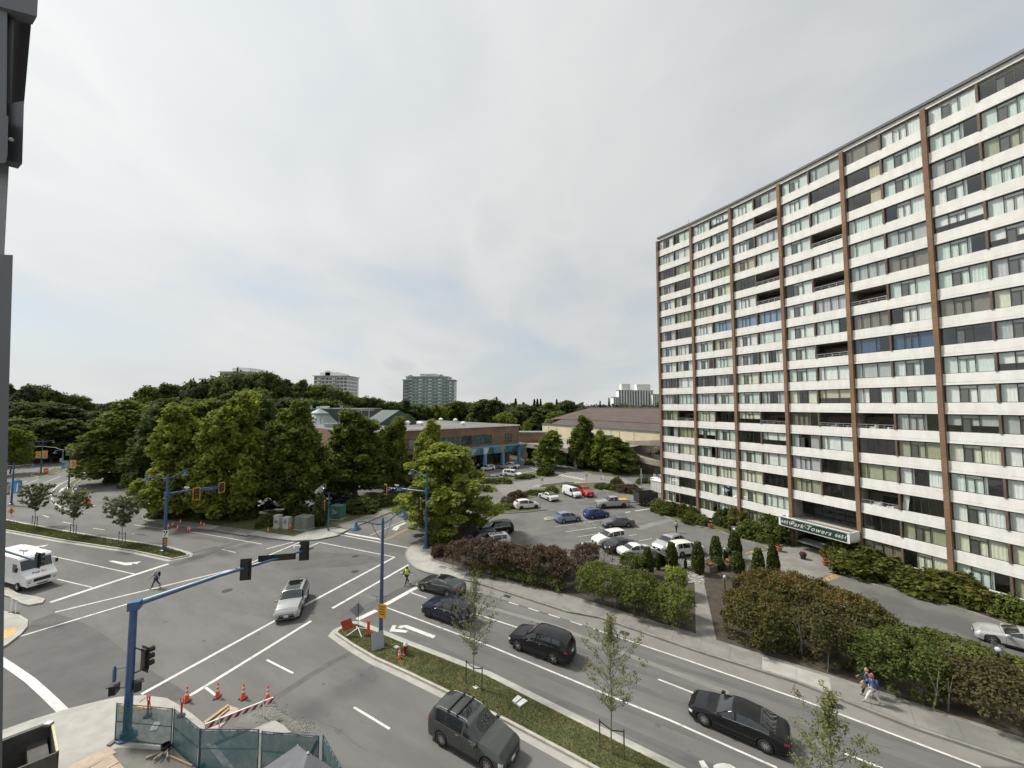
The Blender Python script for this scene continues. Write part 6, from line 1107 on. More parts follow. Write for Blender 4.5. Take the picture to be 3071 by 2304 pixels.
def build_kind(name, K):
    L, W, Hh, wb, r = K['L'], K['W'], K['H'], K['wb'], K['r']; zb = .20 if Hh < 1.6 else .26; ra = r + .055; xf, xr = wb / 2 + K['off'] * L * -1, -wb / 2 - K['off'] * L
    xf = wb / 2 + .02 * L; xr = -wb / 2 + .02 * L
    xs = [L * (i / 46 - .5) for i in range(47)]
    for c in (xf, xr):
        for q in (1.0, .985, .9, .75, .55, .3, 0): xs += [c + ra * q, c - ra * q]
    xs += [L * (p[0] - .5) for p in K['top']]
    xs = sorted(set(round(min(max(x, -L / 2), L / 2), 4) for x in xs)); xs = [x for i, x in enumerate(xs) if i == 0 or x - xs[i - 1] > .004]
    def sec(x):
        f = x / L + .5; zt = interp(K['top'], f) * Hh; belt = min(interp(K['belt'], f) * Hh, zt - .035); e = abs(2 * f - 1)
        w = W / 2 * (1 - .05 * e ** 3 - .22 * max(0, (e - .90) / .10) ** 2.2); zs = zb + .10 * max(0, (e - .82) / .18) ** 2
        for c in (xf, xr):
            dx = abs(x - c)
            if dx < ra: zs = max(zs, r + math.sqrt(ra * ra - dx * dx))
        zs = min(zs, belt - .10); g = max(0, zt - belt); m = min(1, max(0, (g - .06) / .34)); m = m * m * (3 - 2 * m)
        wr = w * (.90 + (.755 - .90) * m); p5 = (w * .955, belt); p7 = (wr, zt - .055 * m - .018); h1 = zs + (belt - zs) * .5
        return [(0, zb + .06), (w * .80, zb + .06 if zs < r else zs), (w * .975, zs), (w, h1), (w * .992, belt - .075), p5, ((p5[0] + p7[0]) / 2 + .022 * m, (p5[1] + p7[1]) / 2), p7, (wr * .72, zt - .012), (0, zt)]
    S = [sec(x) for x in xs]; m = MB(); np_ = 10; full = []
    for x, s in zip(xs, S):
        ring = [(x, y, z) for y, z in s] + [(x, -y, z) for y, z in s[-2:0:-1]]; full.append(len(m.v)); m.v += ring
    n = 18
    for i in range(len(xs) - 1):
        a, b = full[i], full[i + 1]
        for j in range(n): m.f.append((a + j, a + (j + 1) % n, b + (j + 1) % n, b + j))
    m.f.append(tuple(full[0] + j for j in range(n))); m.f.append(tuple(full[-1] + j for j in range(n))[::-1])
    m.f = [f[::-1] for f in m.f]
    P = [('body', m.mesh('body', PT['white'], 38), 'paint')]
    def surf(x, k, sd, off):
        s = sec(x); i = min(8, int(k)); t = k - i; y = s[i][0] + (s[i + 1][0] - s[i][0]) * t; z = s[i][1] + (s[i + 1][1] - s[i][1]) * t
        if k < 5: dy, dz = 1, .1
        elif k < 7: dy, dz = .9, .45
        else: dy, dz = .1 * y, 1
        q = math.hypot(dy, dz); return (x, sd * (y + off * dy / q), z + off * dz / q)
    def patch(x0, x1, k0, k1, sd, off=.006, nx=8, nk=3, cut=None):
        mm = MB(); 
        for i in range(nx + 1):
            for j in range(nk + 1): mm.v.append(surf(x0 + (x1 - x0) * i / nx, k0 + (k1 - k0) * j / nk, sd, off))
        for i in range(nx):
            for j in range(nk):
                a = i * (nk + 1) + j; f = (a, a + nk + 1, a + nk + 2, a + 1); mm.f.append(f if sd < 0 else f[::-1])
        return mm
    X = lambda f: L * (f - .5)
    def across(f0, f1, k0, off=.014, nx=18):
        mm = MB(); cols_ = [(k0, 1), (7.6, 1), (8.3, 1), (9, 1), (8.3, -1), (7.6, -1), (k0, -1)]
        for i in range(nx + 1):
            for k, sd in cols_: mm.v.append(surf(X(f0 + (f1 - f0) * i / nx), k, sd, off))
        for i in range(nx):
            for j in range(6): a = i * 7 + j; mm.f.append((a, a + 7, a + 8, a + 1)[::-1])
        return mm
    P.append(('windshield', across(K['rf'] + .004, K['cowl'] - .012, 7.1).mesh('windshield', M['glass_car'], 60), None))
    if name != 'van': P.append(('rear_window', across(K['rb'] + .012, K['rr'] - .004, 7.1).mesh('rear_window', M['glass_car'], 60), None))
    B = .50 if name not in ('pickup', 'van') else .51
    lo = K['rr'] + .02 if name in ('sedan', 'coupe', 'pickup') else K['rr'] + .045; hi = K['cowl'] - .03
    def usable(a, b):
        xs_ = [a + (b - a) * i / 20 for i in range(21)]; ok = [f for f in xs_ if (lambda s: s[7][1] - s[5][1])(sec(X(f))) > .10]; return (min(ok), max(ok)) if ok else None
    spans = [(K['rr'] * .45 + K['rb'] * .55 if name in ('sedan', 'coupe') else lo, B - .012), (B + .012, hi)]
    if name == 'van': spans = [(.60, hi)]
    if name in ('suv', 'minivan'): spans = [(lo - .01, .255), (.27, B - .012), (B + .012, hi)]
    for a, b in spans:
        u = usable(a, b)
        if not u: continue
        for sd in (-1, 1): P.append(('side_window', patch(X(u[0]), X(u[1]), 5.12, 6.9, sd, .012, 16, 4).mesh('side_window', M['glass_car'], 60), None))
    for sd in (-1, 1):
        P.append(('headlight', patch(X(.945), X(.988), 3.5, 4.9, sd, .008, 5, 2).mesh('headlight', M['light_clear'], 60), None))
        P.append(('taillight', patch(X(.006), X(.05), 3.9 if name not in ('van', 'suv', 'minivan', 'hatch') else 4.0, 4.95 if name not in ('van', 'minivan', 'hatch') else 5.6, sd, .008, 4, 2).mesh('taillight', M['light_red'], 60), None))
        mi = MB(); mi.box((X(K['cowl'] - .035), sd * (W / 2 + .10), interp(K['belt'], K['cowl']) * Hh + .06), (.16, .22, .13), rz=sd * .2); P.append(('mirror', mi.mesh('mirror', PT['white']), 'paint'))
        for fx in (B - .03, B + .17 if name != 'van' else B - .25):
            h = MB(); s = surf(X(fx - .03), 4.25, sd, .012); h.box(s, (.17, .025, .03)); P.append(('door_handle', h.mesh('door_handle', M['chrome' if name in ('suv', 'pickup') else 'dark']), None))
        P.append(('sill_trim', patch(xr + ra * 1.02, xf - ra * 1.02, 2.0, 2.35, sd, .008, 6, 1).mesh('sill_trim', M['black']), None))
        if name in ('suv', 'sedan', 'coupe', 'hatch', 'minivan') and spans:
            tr_ = patch(X(spans[0][0]), X(hi), 5.0, 5.07, sd, .012, 14, 1); P.append(('belt_trim', tr_.mesh('belt_trim', M['chrome' if name in ('suv', 'coupe') else 'black']), None))
    sm = MB()
    for sd in (-1, 1):
        for f in ((B, hi + .012, .30) if name != 'van' else (B, .82)):
            x = X(f); q = patch(x - .006, x + .006, 2.3, 5.0, sd, .004, 1, 6); sm.add(q.v, q.f)
    for f, k0 in ((K['cowl'] + .01, 5.6),):
        q = across(f, f + .004, 5.5, .004, 1); sm.add(q.v, q.f)
    P.append(('door_seam', sm.mesh('door_seam', M['seam']), None))
    f0 = sec(L / 2); gz = f0[9][1]; gr = MB(); gr.box((L / 2 - .005, 0, zb + .36 * (gz - zb) + .16), (.05, W * .52, .20)); gr.box((L / 2 - .008, 0, zb + .16), (.05, W * .60, .13)); P.append(('grille', gr.mesh('grille', M['black']), None))
    ch = MB(); ch.box((L / 2 + .018, 0, zb + .36 * (gz - zb) + .16), (.02, W * .46, .022)); ch.box((L / 2 + .018, 0, zb + .36 * (gz - zb) + .225), (.02, W * .46, .022)); P.append(('grille_bar', ch.mesh('grille_bar', M['chrome']), None))
    for sx, zz2 in ((1, zb + .26), (-1, .62 * Hh * .78)): pl = MB(); pl.box((sx * (L / 2 + .03 if sx > 0 else L / 2 + .012), 0, zz2), (.015, .32, .16)); P.append(('licence_plate', pl.mesh('licence_plate', M['plate']), None))
    bu = MB(); bu.box((-L / 2 + .01, 0, zb + .12), (.07, W * .72, .2)); P.append(('bumper_trim', bu.mesh('bumper_trim', M['black']), None))
    if name == 'pickup':
        bd_ = MB(); z_ = .606 * Hh; bd_.box((X(.175), 0, z_ + .004), (L * .325, W * .78, .012)); P.append(('load_bed', bd_.mesh('load_bed', M['black']), None))
        rl = MB()
        for sd in (-1, 1): rl.box((X(.175), sd * W * .43, z_ + .03), (L * .34, .09, .06))
        rl.box((X(.008), 0, z_ + .03), (.07, W * .86, .06)); P.append(('bed_rail', rl.mesh('bed_rail', PT['white']), 'paint'))
    if name == 'suv':
        rl = MB()
        for sd in (-1, 1): rl.tube([surf(X(f), 7.35, sd, o) for f, o in ((.13, .01), (.16, .05), (.35, .05), (.5, .05), (.53, .01))], .018, 6)
        P.append(('roof_rail', rl.mesh('roof_rail', M['chrome']), None))
    K['_P'] = P; K['_w'] = (xf, xr, r, W); K['_surf'] = surf; K['_X'] = X
for kn, K in KIND.items(): build_kind(kn, K)
def car(kind, pt, label, loc, rz, ns=5, group=None, scale=1.0, z=0.0, rails=True, rim=None, roof=None, name='car', cat='car'):
    K = KIND[kind]; t = thing(name, label, cat, (loc[0], loc[1], z), rz, group); t.scale = (scale,) * 3
    for nm, me, pk_ in K['_P']:
        if nm == 'roof_rail' and not rails: continue
        link(nm, me, t, PT[pt] if pk_ else None)
    xf, xr, r, W = K['_w']; tm, rm, hm = WHEELS[ns]
    for x in (xf, xr):
        for sd in (-1, 1):
            w = link('wheel', tm, t); w.location = (x, sd * (W / 2 - .125), r); w.scale = (r, 1, r); link('rim', rm, w, rim); link('brake_disc', hm, w)
    if roof:
        f0, f1, mt = roof; mm = MB(); s = K['_surf']; X = K['_X']
        for i in range(7):
            for k, sd in ((7.9, 1), (9, 1), (7.9, -1)): mm.v.append(s(X(f0 + (f1 - f0) * i / 6), k, sd, .007))
        for i in range(6):
            for j in range(2): a = i * 3 + j; mm.f.append((a, a + 3, a + 4, a + 1)[::-1])
        mm.build('sunroof', M[mt], t, 60)
    return t
def car_px(kind, pt, label, r, f, b, side, **k):
    Pf, Pb = G(r, *f), G(r, *b); d = (Pf - Pb).normalized(); left = Vector((-d.y, d.x)); K = KIND[kind]; sc = k.get('scale', 1.0); c = Pf.lerp(Pb, .5) - left * side * (K['W'] / 2 - .09) * sc - d * .02 * K['L'] * sc
    return car(kind, pt, label, c, math.atan2(d.y, d.x), **k)
def car_c(kind, pt, label, r, x, y, deg, zc=0.7, **k):            # by the middle of its body
    p = G(r, x, y, zc); return car(kind, pt, label, p, rad(deg), **k)
tg = 'cars in the traffic lanes'
g1 = car_px('suv', 'green_grey', 'dark green grey seven seat crossover with roof bars heading to the bottom edge', '5', (1550, 1695), (1245, 1512), -1, ns=10, group=tg, scale=1.02, roof=(.40, .52, 'glass_car'))
rb = MB()
for f in (.28, .40):
    s = KIND['suv']['_surf'](KIND['suv']['_X'](f), 7.2, 1, .10); rb.beam((s[0], s[1] + .06, s[2]), (s[0], -s[1] - .06, s[2]), .06, .04)
    for sd in (-1, 1): rb.box((s[0], sd * s[1], s[2] - .05), (.09, .05, .11))
rb.build('cross_bar', M['rack'], g1)
car_px('coupe', 'black', 'glossy black fastback sedan in the lane by the bottom saplings', '6', (1450, 1365), (1870, 1550), 1, ns=10, group=tg, scale=1.0)
car_px('suv', 'black', 'black crossover with silver five spoke wheels mid road', '6', (125, 830), (375, 925), 1, ns=5, group=tg, rails=False, scale=.99)
car_px('suv', 'navy', 'dark navy crossover half hidden behind the thin sapling', '5', (1132, 592), (1335, 665), 1, ns=7, group=tg, rails=False, rim=M['dark'], scale=.98)
car_px('coupe', 'graphite', 'graphite coupe waiting at the stop line nearest the pavement', '5', (1110, 412), (1270, 455), 1, ns=10, group=tg, roof=(.36, .52, 'glass_car'))
gl_ = car_px('suv', 'silver', 'silver luxury crossover crossing the middle of the junction', '5', (235, 590), (288, 455), 1, ns=5, group=tg, rails=False, scale=1.04, roof=(.2, .56, 'glass_car'))
car_px('hatch', 'pearl', 'white sport hatchback with black wheels and rear wing at the car park kerb', '15', (540, 600), (385, 615), -1, ns=5, rim=M['dark'], scale=1.08)
car_px('coupe', 'white', 'white electric sedan with dark glass roof beside the low hedge', '15', (575, 487), (668, 524), 1, ns=10, roof=(.2, .56, 'glass_car'))
car_px('van', 'white', 'white small delivery van parked against the red pickup', '15', (915, 492), (822, 457), -1, ns=7)
car_px('pickup', 'red', 'bright red pickup beside the white delivery van', '15', (1032, 480), (955, 440), -1, ns=5, scale=.93, name='pickup_truck', cat='pickup')
pu = car_px('pickup', 'silver', 'silver crew cab pickup carrying a yellow board, towing the black trailer', '15', (1212, 602), (1447, 590), 1, ns=5, rim=M['dark'], scale=1.02, name='pickup_truck', cat='pickup')
tag(MB().box((0, 0, .03), (1.5, 1.2, .06)).build('board', M['yellow']), 'yellow board lying in the silver pickup bed', 'board'); bo = bpy.data.objects['board']; q = pu.matrix_basis @ Vector((-1.9, 0, 1.20)); bo.location = q; bo.rotation_euler = pu.rotation_euler
car_px('hatch', 'ice_blue', 'pale blue hatchback parked by the round kerb end', '15', (965, 730), (815, 750), -1, ns=10)
car_px('hatch', 'blue', 'bright blue hatchback in the middle of the car park', '15', (1252, 690), (1115, 707), -1, ns=10)
car_px('sedan', 'grey', 'dark grey sedan facing the blue hatchback row', '15', (1275, 800), (1500, 790), 1, ns=5)
car_c('suv', 'white', 'white crossover with a pale sunshade behind its windscreen', '15', 1285, 895, 204, ns=5, scale=.98, rails=False)
car_c('sedan', 'black', 'black sedan parked close beside the white sunshade crossover', '15', 1415, 965, 20, ns=5)
car_c('sedan', 'white', 'white compact sedan with a grey rear window behind the shrubs', '15', 1560, 1010, 17, ns=5, scale=.95)
car_c('sedan', 'black', 'dark sedan mostly hidden by the thin cypress and shrubs', '15', 1740, 1095, 14, ns=5)
sb_ = car_c('suv', 'light_silver', 'silver wagon with roof rack nose to nose with the white crossover', '15', 1890, 950, 212, ns=5, scale=.97)
m = MB()
for f in (.2, .3, .4):
    s = KIND['suv']['_surf'](KIND['suv']['_X'](f), 7.3, 1, .06); m.beam((s[0], s[1], s[2]), (s[0], -s[1], s[2]), .05, .03)
m.build('cross_bar', M['rack'], sb_)
car_c('suv', 'pearl', 'white crossover with tall red tail lamps above the cypresses', '15', 2065, 1000, 17, ns=5, scale=.95, rails=False)
car_px('coupe', 'light_silver', 'silver car on the driveway at the right edge', '7', (1885, 800), (2235, 895), 1, ns=5)
car_c('suv', 'teal', 'dark car parked under the feathery tree, nearest the red shrubs', '15', -30, 905, 200, ns=5, group='cars under the feathery tree', rails=False); car_c('suv', 'white', 'white topped car with dark roof panel beside the red shrubs', '15', 80, 935, 200, ns=5, group='cars under the feathery tree', roof=(.2, .55, 'glass_car'), rails=False); car_c('suv', 'black', 'black off road car under the feathery tree', '15', 130, 800, 200, ns=5, group='cars under the feathery tree', rails=False)
mg = 'cars in the mall lot'
for kd, pt, lab, x, y, a in (('hatch', 'white', 'white small car at the far left of the mall lot', 45, 180, 215), ('sedan', 'silver', 'grey sedan parked beside the white mini', 215, 165, 330), ('hatch', 'white', 'white mini with dark roof by the blue pillar', 300, 155, 330), ('minivan', 'white', 'white minivan in the mall lot beside the shrubs', 295, 240, 330), ('coupe', 'silver', 'silver sedan in front of the parked motorcycle', 115, 280, 15), ('suv', 'black', 'black car behind the white small car in the mall lot', -60, 165, 215)): car_c(kd, pt, lab, '15', x, y, a, ns=5, group=mg, rails=False)
car_c('sedan', 'white', 'white car just showing past the tower corner', '23', 2120, 815, 200, ns=5)
pg = 'cars parked in the tree shade by the brick hall'
for i, (r, x, y, pt, kd, lab) in enumerate((('2', 440, 1250, 'white', 'suv', 'white car in deep shade left of the dense oak'), ('2', 290, 1275, 'black', 'sedan', 'black sedan in deep shade behind the cabinets'), ('2', 150, 1300, 'graphite', 'suv', 'dark car in the shade furthest left'), ('2', 760, 1280, 'black', 'sedan', 'black sedan behind the clipped conifer column'), ('2', 860, 1245, 'navy', 'sedan', 'navy sedan by the turquoise power box'), ('2', 880, 1160, 'silver', 'sedan', 'silver car on the far side of the shaded lot'), ('2', 960, 1130, 'white', 'hatch', 'pale car behind the layered oak trunk'), ('2', 800, 1170, 'grey', 'suv', 'grey car in the shaded lot second from the oak trunk'), ('2', 1480, 1095, 'black', 'suv', 'dark car seen below the blue bell lamp'), ('2', 1420, 1085, 'silver', 'sedan', 'pale car seen left of the blue bell lamp'))): car_c(kd, pt, lab, r, x, y, 65 + (i % 3) * 4, ns=5, group=pg, rails=False)
dg_ = 'cars on the parkade deck'
for i, (x, y, pt, lab) in enumerate(((300, 265, 'silver', 'silver car on the parkade deck nearest the hall wall'), (350, 225, 'light_silver', 'pale car second on the parkade deck'), (410, 215, 'white', 'white car on the parkade deck behind the stair block'), (470, 235, 'black', 'dark car on the parkade deck behind the stair block'), (540, 240, 'white', 'white car on the deck left of the airy tree'), (280, 215, 'black', 'black car at the left end of the deck row'), (720, 240, 'white', 'white car on the deck with a dark neighbour'), (745, 225, 'black', 'dark car on the deck by the cream wall'), (620, 235, 'light_silver', 'pale car on the deck behind the airy tree'))):
    p = G('23', x, y, 5.2); car('suv' if i % 2 else 'sedan', pt, lab, p, rad(25 + i * 3), group=dg_, z=4.5, rails=False)
# step van with lettering on its nose
p = G('4', 122, 407); fw = (G('4', 300, 360) - G('4', 0, 425)).normalized(); fw = Vector((cos(-.33), sin(-.33))); lf_ = Vector((-fw.y, fw.x)); c = p + lf_ * 1.0 - fw * 2.2
SV = thing('step_van', 'white boxy parcel delivery step van stopped at the left stop line', 'delivery van', (c.x, c.y, 0), math.atan2(fw.y, fw.x))
prof = [(-3.6, .55), (-3.6, 2.85), (-3.5, 2.98), (2.0, 2.98), (2.25, 2.86), (2.72, 1.75), (3.55, 1.35), (3.68, 1.2), (3.70, .55)]
b = MB(); hw = 1.10
b.add([(x, s * hw * (.93 if x > 3 else 1), z) for s in (1, -1) for x, z in prof], [tuple(range(9)), tuple(range(9, 18))[::-1]] + [(i, (i + 1) % 9, 9 + (i + 1) % 9, 9 + i)[::-1] for i in range(9)])
M['van_white'] = pm('van_white', (.76, .76, .75), (.7, .7, .69), 1, .35, coords='object', coat=.4); b.build('body', M['van_white'], SV, 25)
def fr_pt(t, y): return (2.27 + .45 * t, y, 2.80 - 1.02 * t)
ws = MB()
for y0, y1 in ((-1.0, -.03), (.03, 1.0)):
    o = Vector((.012, 0, .006)); ws.add([Vector(fr_pt(.10, y0)) + o, Vector(fr_pt(.10, y1)) + o, Vector(fr_pt(.92, y1)) + o, Vector(fr_pt(.92, y0)) + o], [(0, 1, 2, 3)[::-1]])
ws.build('windshield', M['glass_car'], SV)
for s in (-1, 1):
    MB().box((1.75, s * 1.105, 2.05), (.75, .02, .75)).build('side_window', M['glass_car'], SV); MB().box((3.69, s * .82, 1.0), (.03, .28, .18)).build('headlight', M['light_clear'], SV); MB().box((3.70, s * .82, .85), (.02, .2, .06)).build('turn_lamp', M['light_red'], SV); MB().box((2.65, s * 1.32, 2.1), (.1, .16, .38)).build('mirror', M['black'], SV); MB().box((2.5, s * 1.2, 2.1), (.05, .3, .03)).build('mirror_arm', M['black'], SV)
MB().box((3.70, 0, .98), (.03, 1.1, .30)).build('grille', M['dark'], SV); MB().box((3.74, 0, .62), (.14, 2.0, .24)).build('bumper', M['van_white'], SV); MB().box((3.82, 0, .62), (.02, .7, .1)).build('plate_recess', M['dark'], SV); MB().box((-.7, 0, 2.99), (5.4, 2.0, .03)).build('roof_panel', M['white'], SV)
M['ink_purple'] = pm('ink_purple', (.06, .02, .18), rough=.5); M['ink_orange'] = pm('ink_orange', (.75, .14, .02), rough=.5)
sl_ = math.atan2(.4, .83)
put_text('lettering', 'Fed', .34, M['ink_purple'], SV, (3.17, -.24, 1.555), (sl_, 0, pi / 2), spacing=.95); put_text('lettering', 'Ex', .34, M['ink_orange'], SV, (3.17, .26, 1.555), (sl_, 0, pi / 2), spacing=.95)
for x in (2.35, -2.2):
    for s in (-1, 1):
        w = link('wheel', WHEELS[7][0], SV); w.location = (x, s * 1.0, .40); w.scale = (.40, 1.3, .40); link('rim', WHEELS[7][1], w, M['white']); link('brake_disc', WHEELS[7][2], w)
# black box trailer
p = G('15', 1675, 572); hd = pu.rotation_euler.z; TRL = thing('box_trailer', 'black high sided open trailer hitched behind the silver pickup', 'trailer', (p.x, p.y + .9, 0), hd)
for nm, cc, dd in (('side_panel', (0, .98, 1.45), (3.6, .08, 1.7)), ('side_panel', (0, -.98, 1.45), (3.6, .08, 1.7)), ('end_panel', (1.78, 0, 1.45), (.08, 1.9, 1.7)), ('end_panel', (-1.78, 0, 1.45), (.08, 1.9, 1.7)), ('floor', (0, 0, .62), (3.6, 1.95, .1)), ('drawbar', (2.5, 0, .5), (1.6, .12, .1))): MB().box(cc, dd).build(nm, M['dark'], TRL)
for x in (-1.4, -.7, 0, .7, 1.4):
    for s in (-1, 1): MB().box((x, s * 1.04, 1.45), (.08, .06, 1.7)).build('rib', M['black'], TRL)
for x in (-.45, .4):
    for s in (-1, 1): w = link('wheel', WHEELS[5][0], TRL); w.location = (x, s * 1.0, .34); w.scale = (.34, 1, .34); link('rim', WHEELS[5][1], w)
p = G('15', 1805, 440); WB = thing('site_container', 'small white slatted container at the tower corner', 'container', (p.x + .5, p.y + 1, 0), -1.05); MB().bbox(-1.6, 1.6, -1.1, 1.1, .1, 2.2).build('box', M['white'], WB); MB().bbox(-1.7, 1.7, -1.2, 1.2, 2.201, 2.35).build('lid', M['white'], WB)
for k in range(8): MB().bbox(-1.5 + k * .42, -1.42 + k * .42, -1.14, -1.101, .2, 2.1).build('slat', M['grey'], WB)
# motorcycle
p = G('15', 178, 285); MC = thing('motorcycle', 'dark motorcycle standing between the silver sedan and minivan', 'motorcycle', (p.x, p.y, 0), 1.0)
for x in (-.7, .7): w = link('wheel', WHEELS[10][0], MC); w.location = (x, 0, .32); w.scale = (.32, .7, .32); link('rim', WHEELS[10][1], w)
m = MB(); m.tube([(-.7, 0, .34), (-.2, 0, .55), (.35, 0, .8), (.7, 0, .34)], .05, 6); m.box((-.05, 0, .5), (.5, .26, .36)); m.build('frame', M['dark'], MC)
MB().lathe([(.05, 0), (.2, .08), (.18, .22), (.04, .28)], (.2, 0, .72), 10, 1.5, .8).build('fuel_tank', M['black'], MC); MB().box((-.38, 0, .82), (.7, .26, .1), ry=-.1).build('seat', M['black'], MC); MB().tube([(.42, -.38, 1.05), (.5, 0, 1.0), (.42, .38, 1.05)], .02, 6).build('handlebar', M['chrome'], MC); MB().lathe([(.02, -.08), (.1, 0), (.09, .06)], (.62, 0, .88), 10).build('headlamp', M['chrome'], MC)
# ------------------------------------------------------------------ street furniture
M['lens_red'] = pm('lens_red', (.35, .02, .02), rough=.25, coat=.4); M['lens_amber'] = pm('lens_amber', (.22, .10, .01), rough=.25, coat=.4); M['lens_green'] = pm('lens_green', (.01, .12, .08), rough=.25, coat=.4)
M['sign_blue'] = pm('sign_blue', (.02, .07, .33), rough=.4); M['sign_orange'] = pm('sign_orange', (.8, .22, .01), (.72, .19, .01), 3, .5); M['fabric_blue'] = pm('banner_blue', (.03, .12, .42), (.08, .35, .6), 1.5, .8, stretch=(3, 3, 1)); M['fabric_orange'] = pm('banner_orange', (.75, .22, .03), (.7, .42, .06), 2.0, .8); M['fabric_dark'] = pm('banner_dark', (.05, .09, .13), (.25, .42, .48), 2.0, .8); M['lamp_glass'] = pm('lamp_glass', (.55, .56, .55), rough=.3)
def bell(parent, p, s=1.0):
    b = MB(); b.lathe([(.04, .55), (.10, .48), (.12, .30), (.17, .22), (.36, .05), (.37, 0), (.30, 0)], (p.x, p.y, p.z - .55 * s), 16); o = b.build('lamp_shade', M['blue'], parent, 40)
    MB().lathe([(.24, -.06), (.30, 0)], (p.x, p.y, p.z - .555 * s), 14).build('lamp_glass', M['lamp_glass'], o); return o
def curve(a, b, up, n=9, dip=.0): return [a.lerp(b, t / n) + Vector((0, 0, up * sin(pi * (t / n)) - dip * sin(2 * pi * t / n))) for t in range(n + 1)]
def street_lamp(label, base, h, tips, group='blue street lamps', name='street_lamp', cat='street lamp', r0=.16, z=.1):
    t = thing(name, label, cat, (base.x, base.y, z), 0, group)
    MB().tube([(0, 0, 0), (0, 0, h)], [r0, r0 * .6], 10).build('pole', M['blue'], t, 60); MB().lathe([(r0 * 2.1, 0), (r0 * 2.1, .06), (r0 * 1.3, .12), (r0 * 1.1, .4)], n=12).build('base_flange', M['blue'], t, 40)
    MB().lathe([(.05, 0), (.09, .08), (.03, .22)], (0, 0, h), 8).build('finial', M['blue'], t)
    for tp in tips:
        tip = Vector((tp.x - base.x, tp.y - base.y, tp.z - z)); hor = Vector((tip.x, tip.y, 0)); a = Vector((0, 0, h - .25)); arm = [a, a + hor * .18 + Vector((0, 0, -.02)), a + hor * .42 + Vector((0, 0, (tip.z - a.z) * .32)), a + hor * .66 + Vector((0, 0, (tip.z - a.z) * .82)), a + hor * .86 + Vector((0, 0, (tip.z - a.z) * 1.03)), tip]
        am = MB().tube(arm, [.055, .05, .045, .04, .04, .035], 8).build('arm', M['blue'], t, 60)
        MB().tube(curve(Vector((0, 0, h - 1.5)), a + hor * .42 + Vector((0, 0, (tip.z - a.z) * .3)), -.18), .022, 6).build('brace', M['blue'], am); bell(t, tip)
    return t
b = G('5', 805, 792); sl1 = street_lamp('tall blue twin bell lamp on the median tip with a yellow notice', b, 8.9, [Vector((*G('2', 1018, 1425, 9.1), 9.1)), Vector((*G('2', 1415, 1322, 9.1), 9.1))])
b2 = G('2', 1598, 1650); street_lamp('blue signal mast with one bell lamp at the pavement corner', b2, 8.9, [Vector((*G('2', 1473, 992, 9.4), 9.4))], r0=.2, z=.14)
b3 = G('4', 1160, 125); street_lamp('blue signal mast with twin bell lamps on the left median tip', b3, 8.8, [Vector((*G('1', 1215, 1042, 9.1), 9.1)), Vector((*G('1', 1540, 1002, 9.1), 9.1))], r0=.2)
def arm_of(label, base, z0, end, z1, r0=.13):          # straight signal arm
    t = thing('mast_arm', label, 'signal arm', (base.x, base.y, z0), 0, 'blue signal arms'); e = Vector((end.x - base.x, end.y - base.y, z1 - z0)); MB().tube([(0, 0, 0), e * .5 + Vector((0, 0, .06)), e], [r0, r0 * .75, r0 * .5], 10).build('arm', M['blue'], t, 60); MB().lathe([(.28, -.22), (.28, .22)], n=12).build('collar', M['blue'], t); return t, e
def signal(label, p, face, yellow=True, s=1.0, group='traffic signals', border=True):
    t = thing('traffic_signal', label, 'traffic light', (p.x, p.y, p.z), face, group); t.scale = (s,) * 3          # +x is the lit side
    MB().box((-.02, 0, 0), (.03, .62, 1.28)).build('backboard', M['black'], t)
    if border:
        m = MB()
        for c, d in (((-.0, .29, 0), (.05, .07, 1.30)), ((-.0, -.29, 0), (.05, .07, 1.30)), ((-.0, 0, .62), (.05, .64, .07)), ((-.0, 0, -.62), (.05, .64, .07))): m.box(c, d)
        m.build('border', M['yellow'], t)
    MB().box((-.02, 0, 0), (.22, .36, 1.08)).build('housing', M['black'], t)
    for k, mt in ((1, 'lens_red'), (0, 'lens_amber'), (-1, 'lens_green')):
        MB().tube([(.10, 0, .35 * k), (.115, 0, .35 * k)], .14, 14).build('lens', M[mt], t); v = MB(); n = 12
        for j in range(n + 1):
            a = -.4 + (pi + .8) * j / n; v.v += [(.10, .155 * cos(a), .35 * k + .155 * sin(a)), (.34, .155 * cos(a), .35 * k + .155 * sin(a))]
        for j in range(n): v.f.append((2 * j, 2 * j + 1, 2 * j + 3, 2 * j + 2))
        v.build('visor', M['black'], t)
    return t
def name_sign(label, p, rz, w=2.0, text='Minoru', back=None):
    t = thing('street_name_sign', label, 'sign', (p.x, p.y, p.z), rz); MB().box((0, 0, 0), (w, .03, .42)).build('board', M['black'] if back else M['sign_blue'], t)
    if not back: put_text('lettering', text, .36, M['white'], t, (0, -.02, 0), (pi / 2, 0, 0))
    return t
def cam_box(label, p, rz):
    t = thing('camera_box', label, 'camera', (p.x, p.y, p.z), rz); MB().box((0, 0, .35), (.5, .16, .16), ry=.2).build('housing', M['white'], t); MB().tube([(0, 0, 0), (0, 0, .3)], .03, 6).build('bracket', M['white'], t)
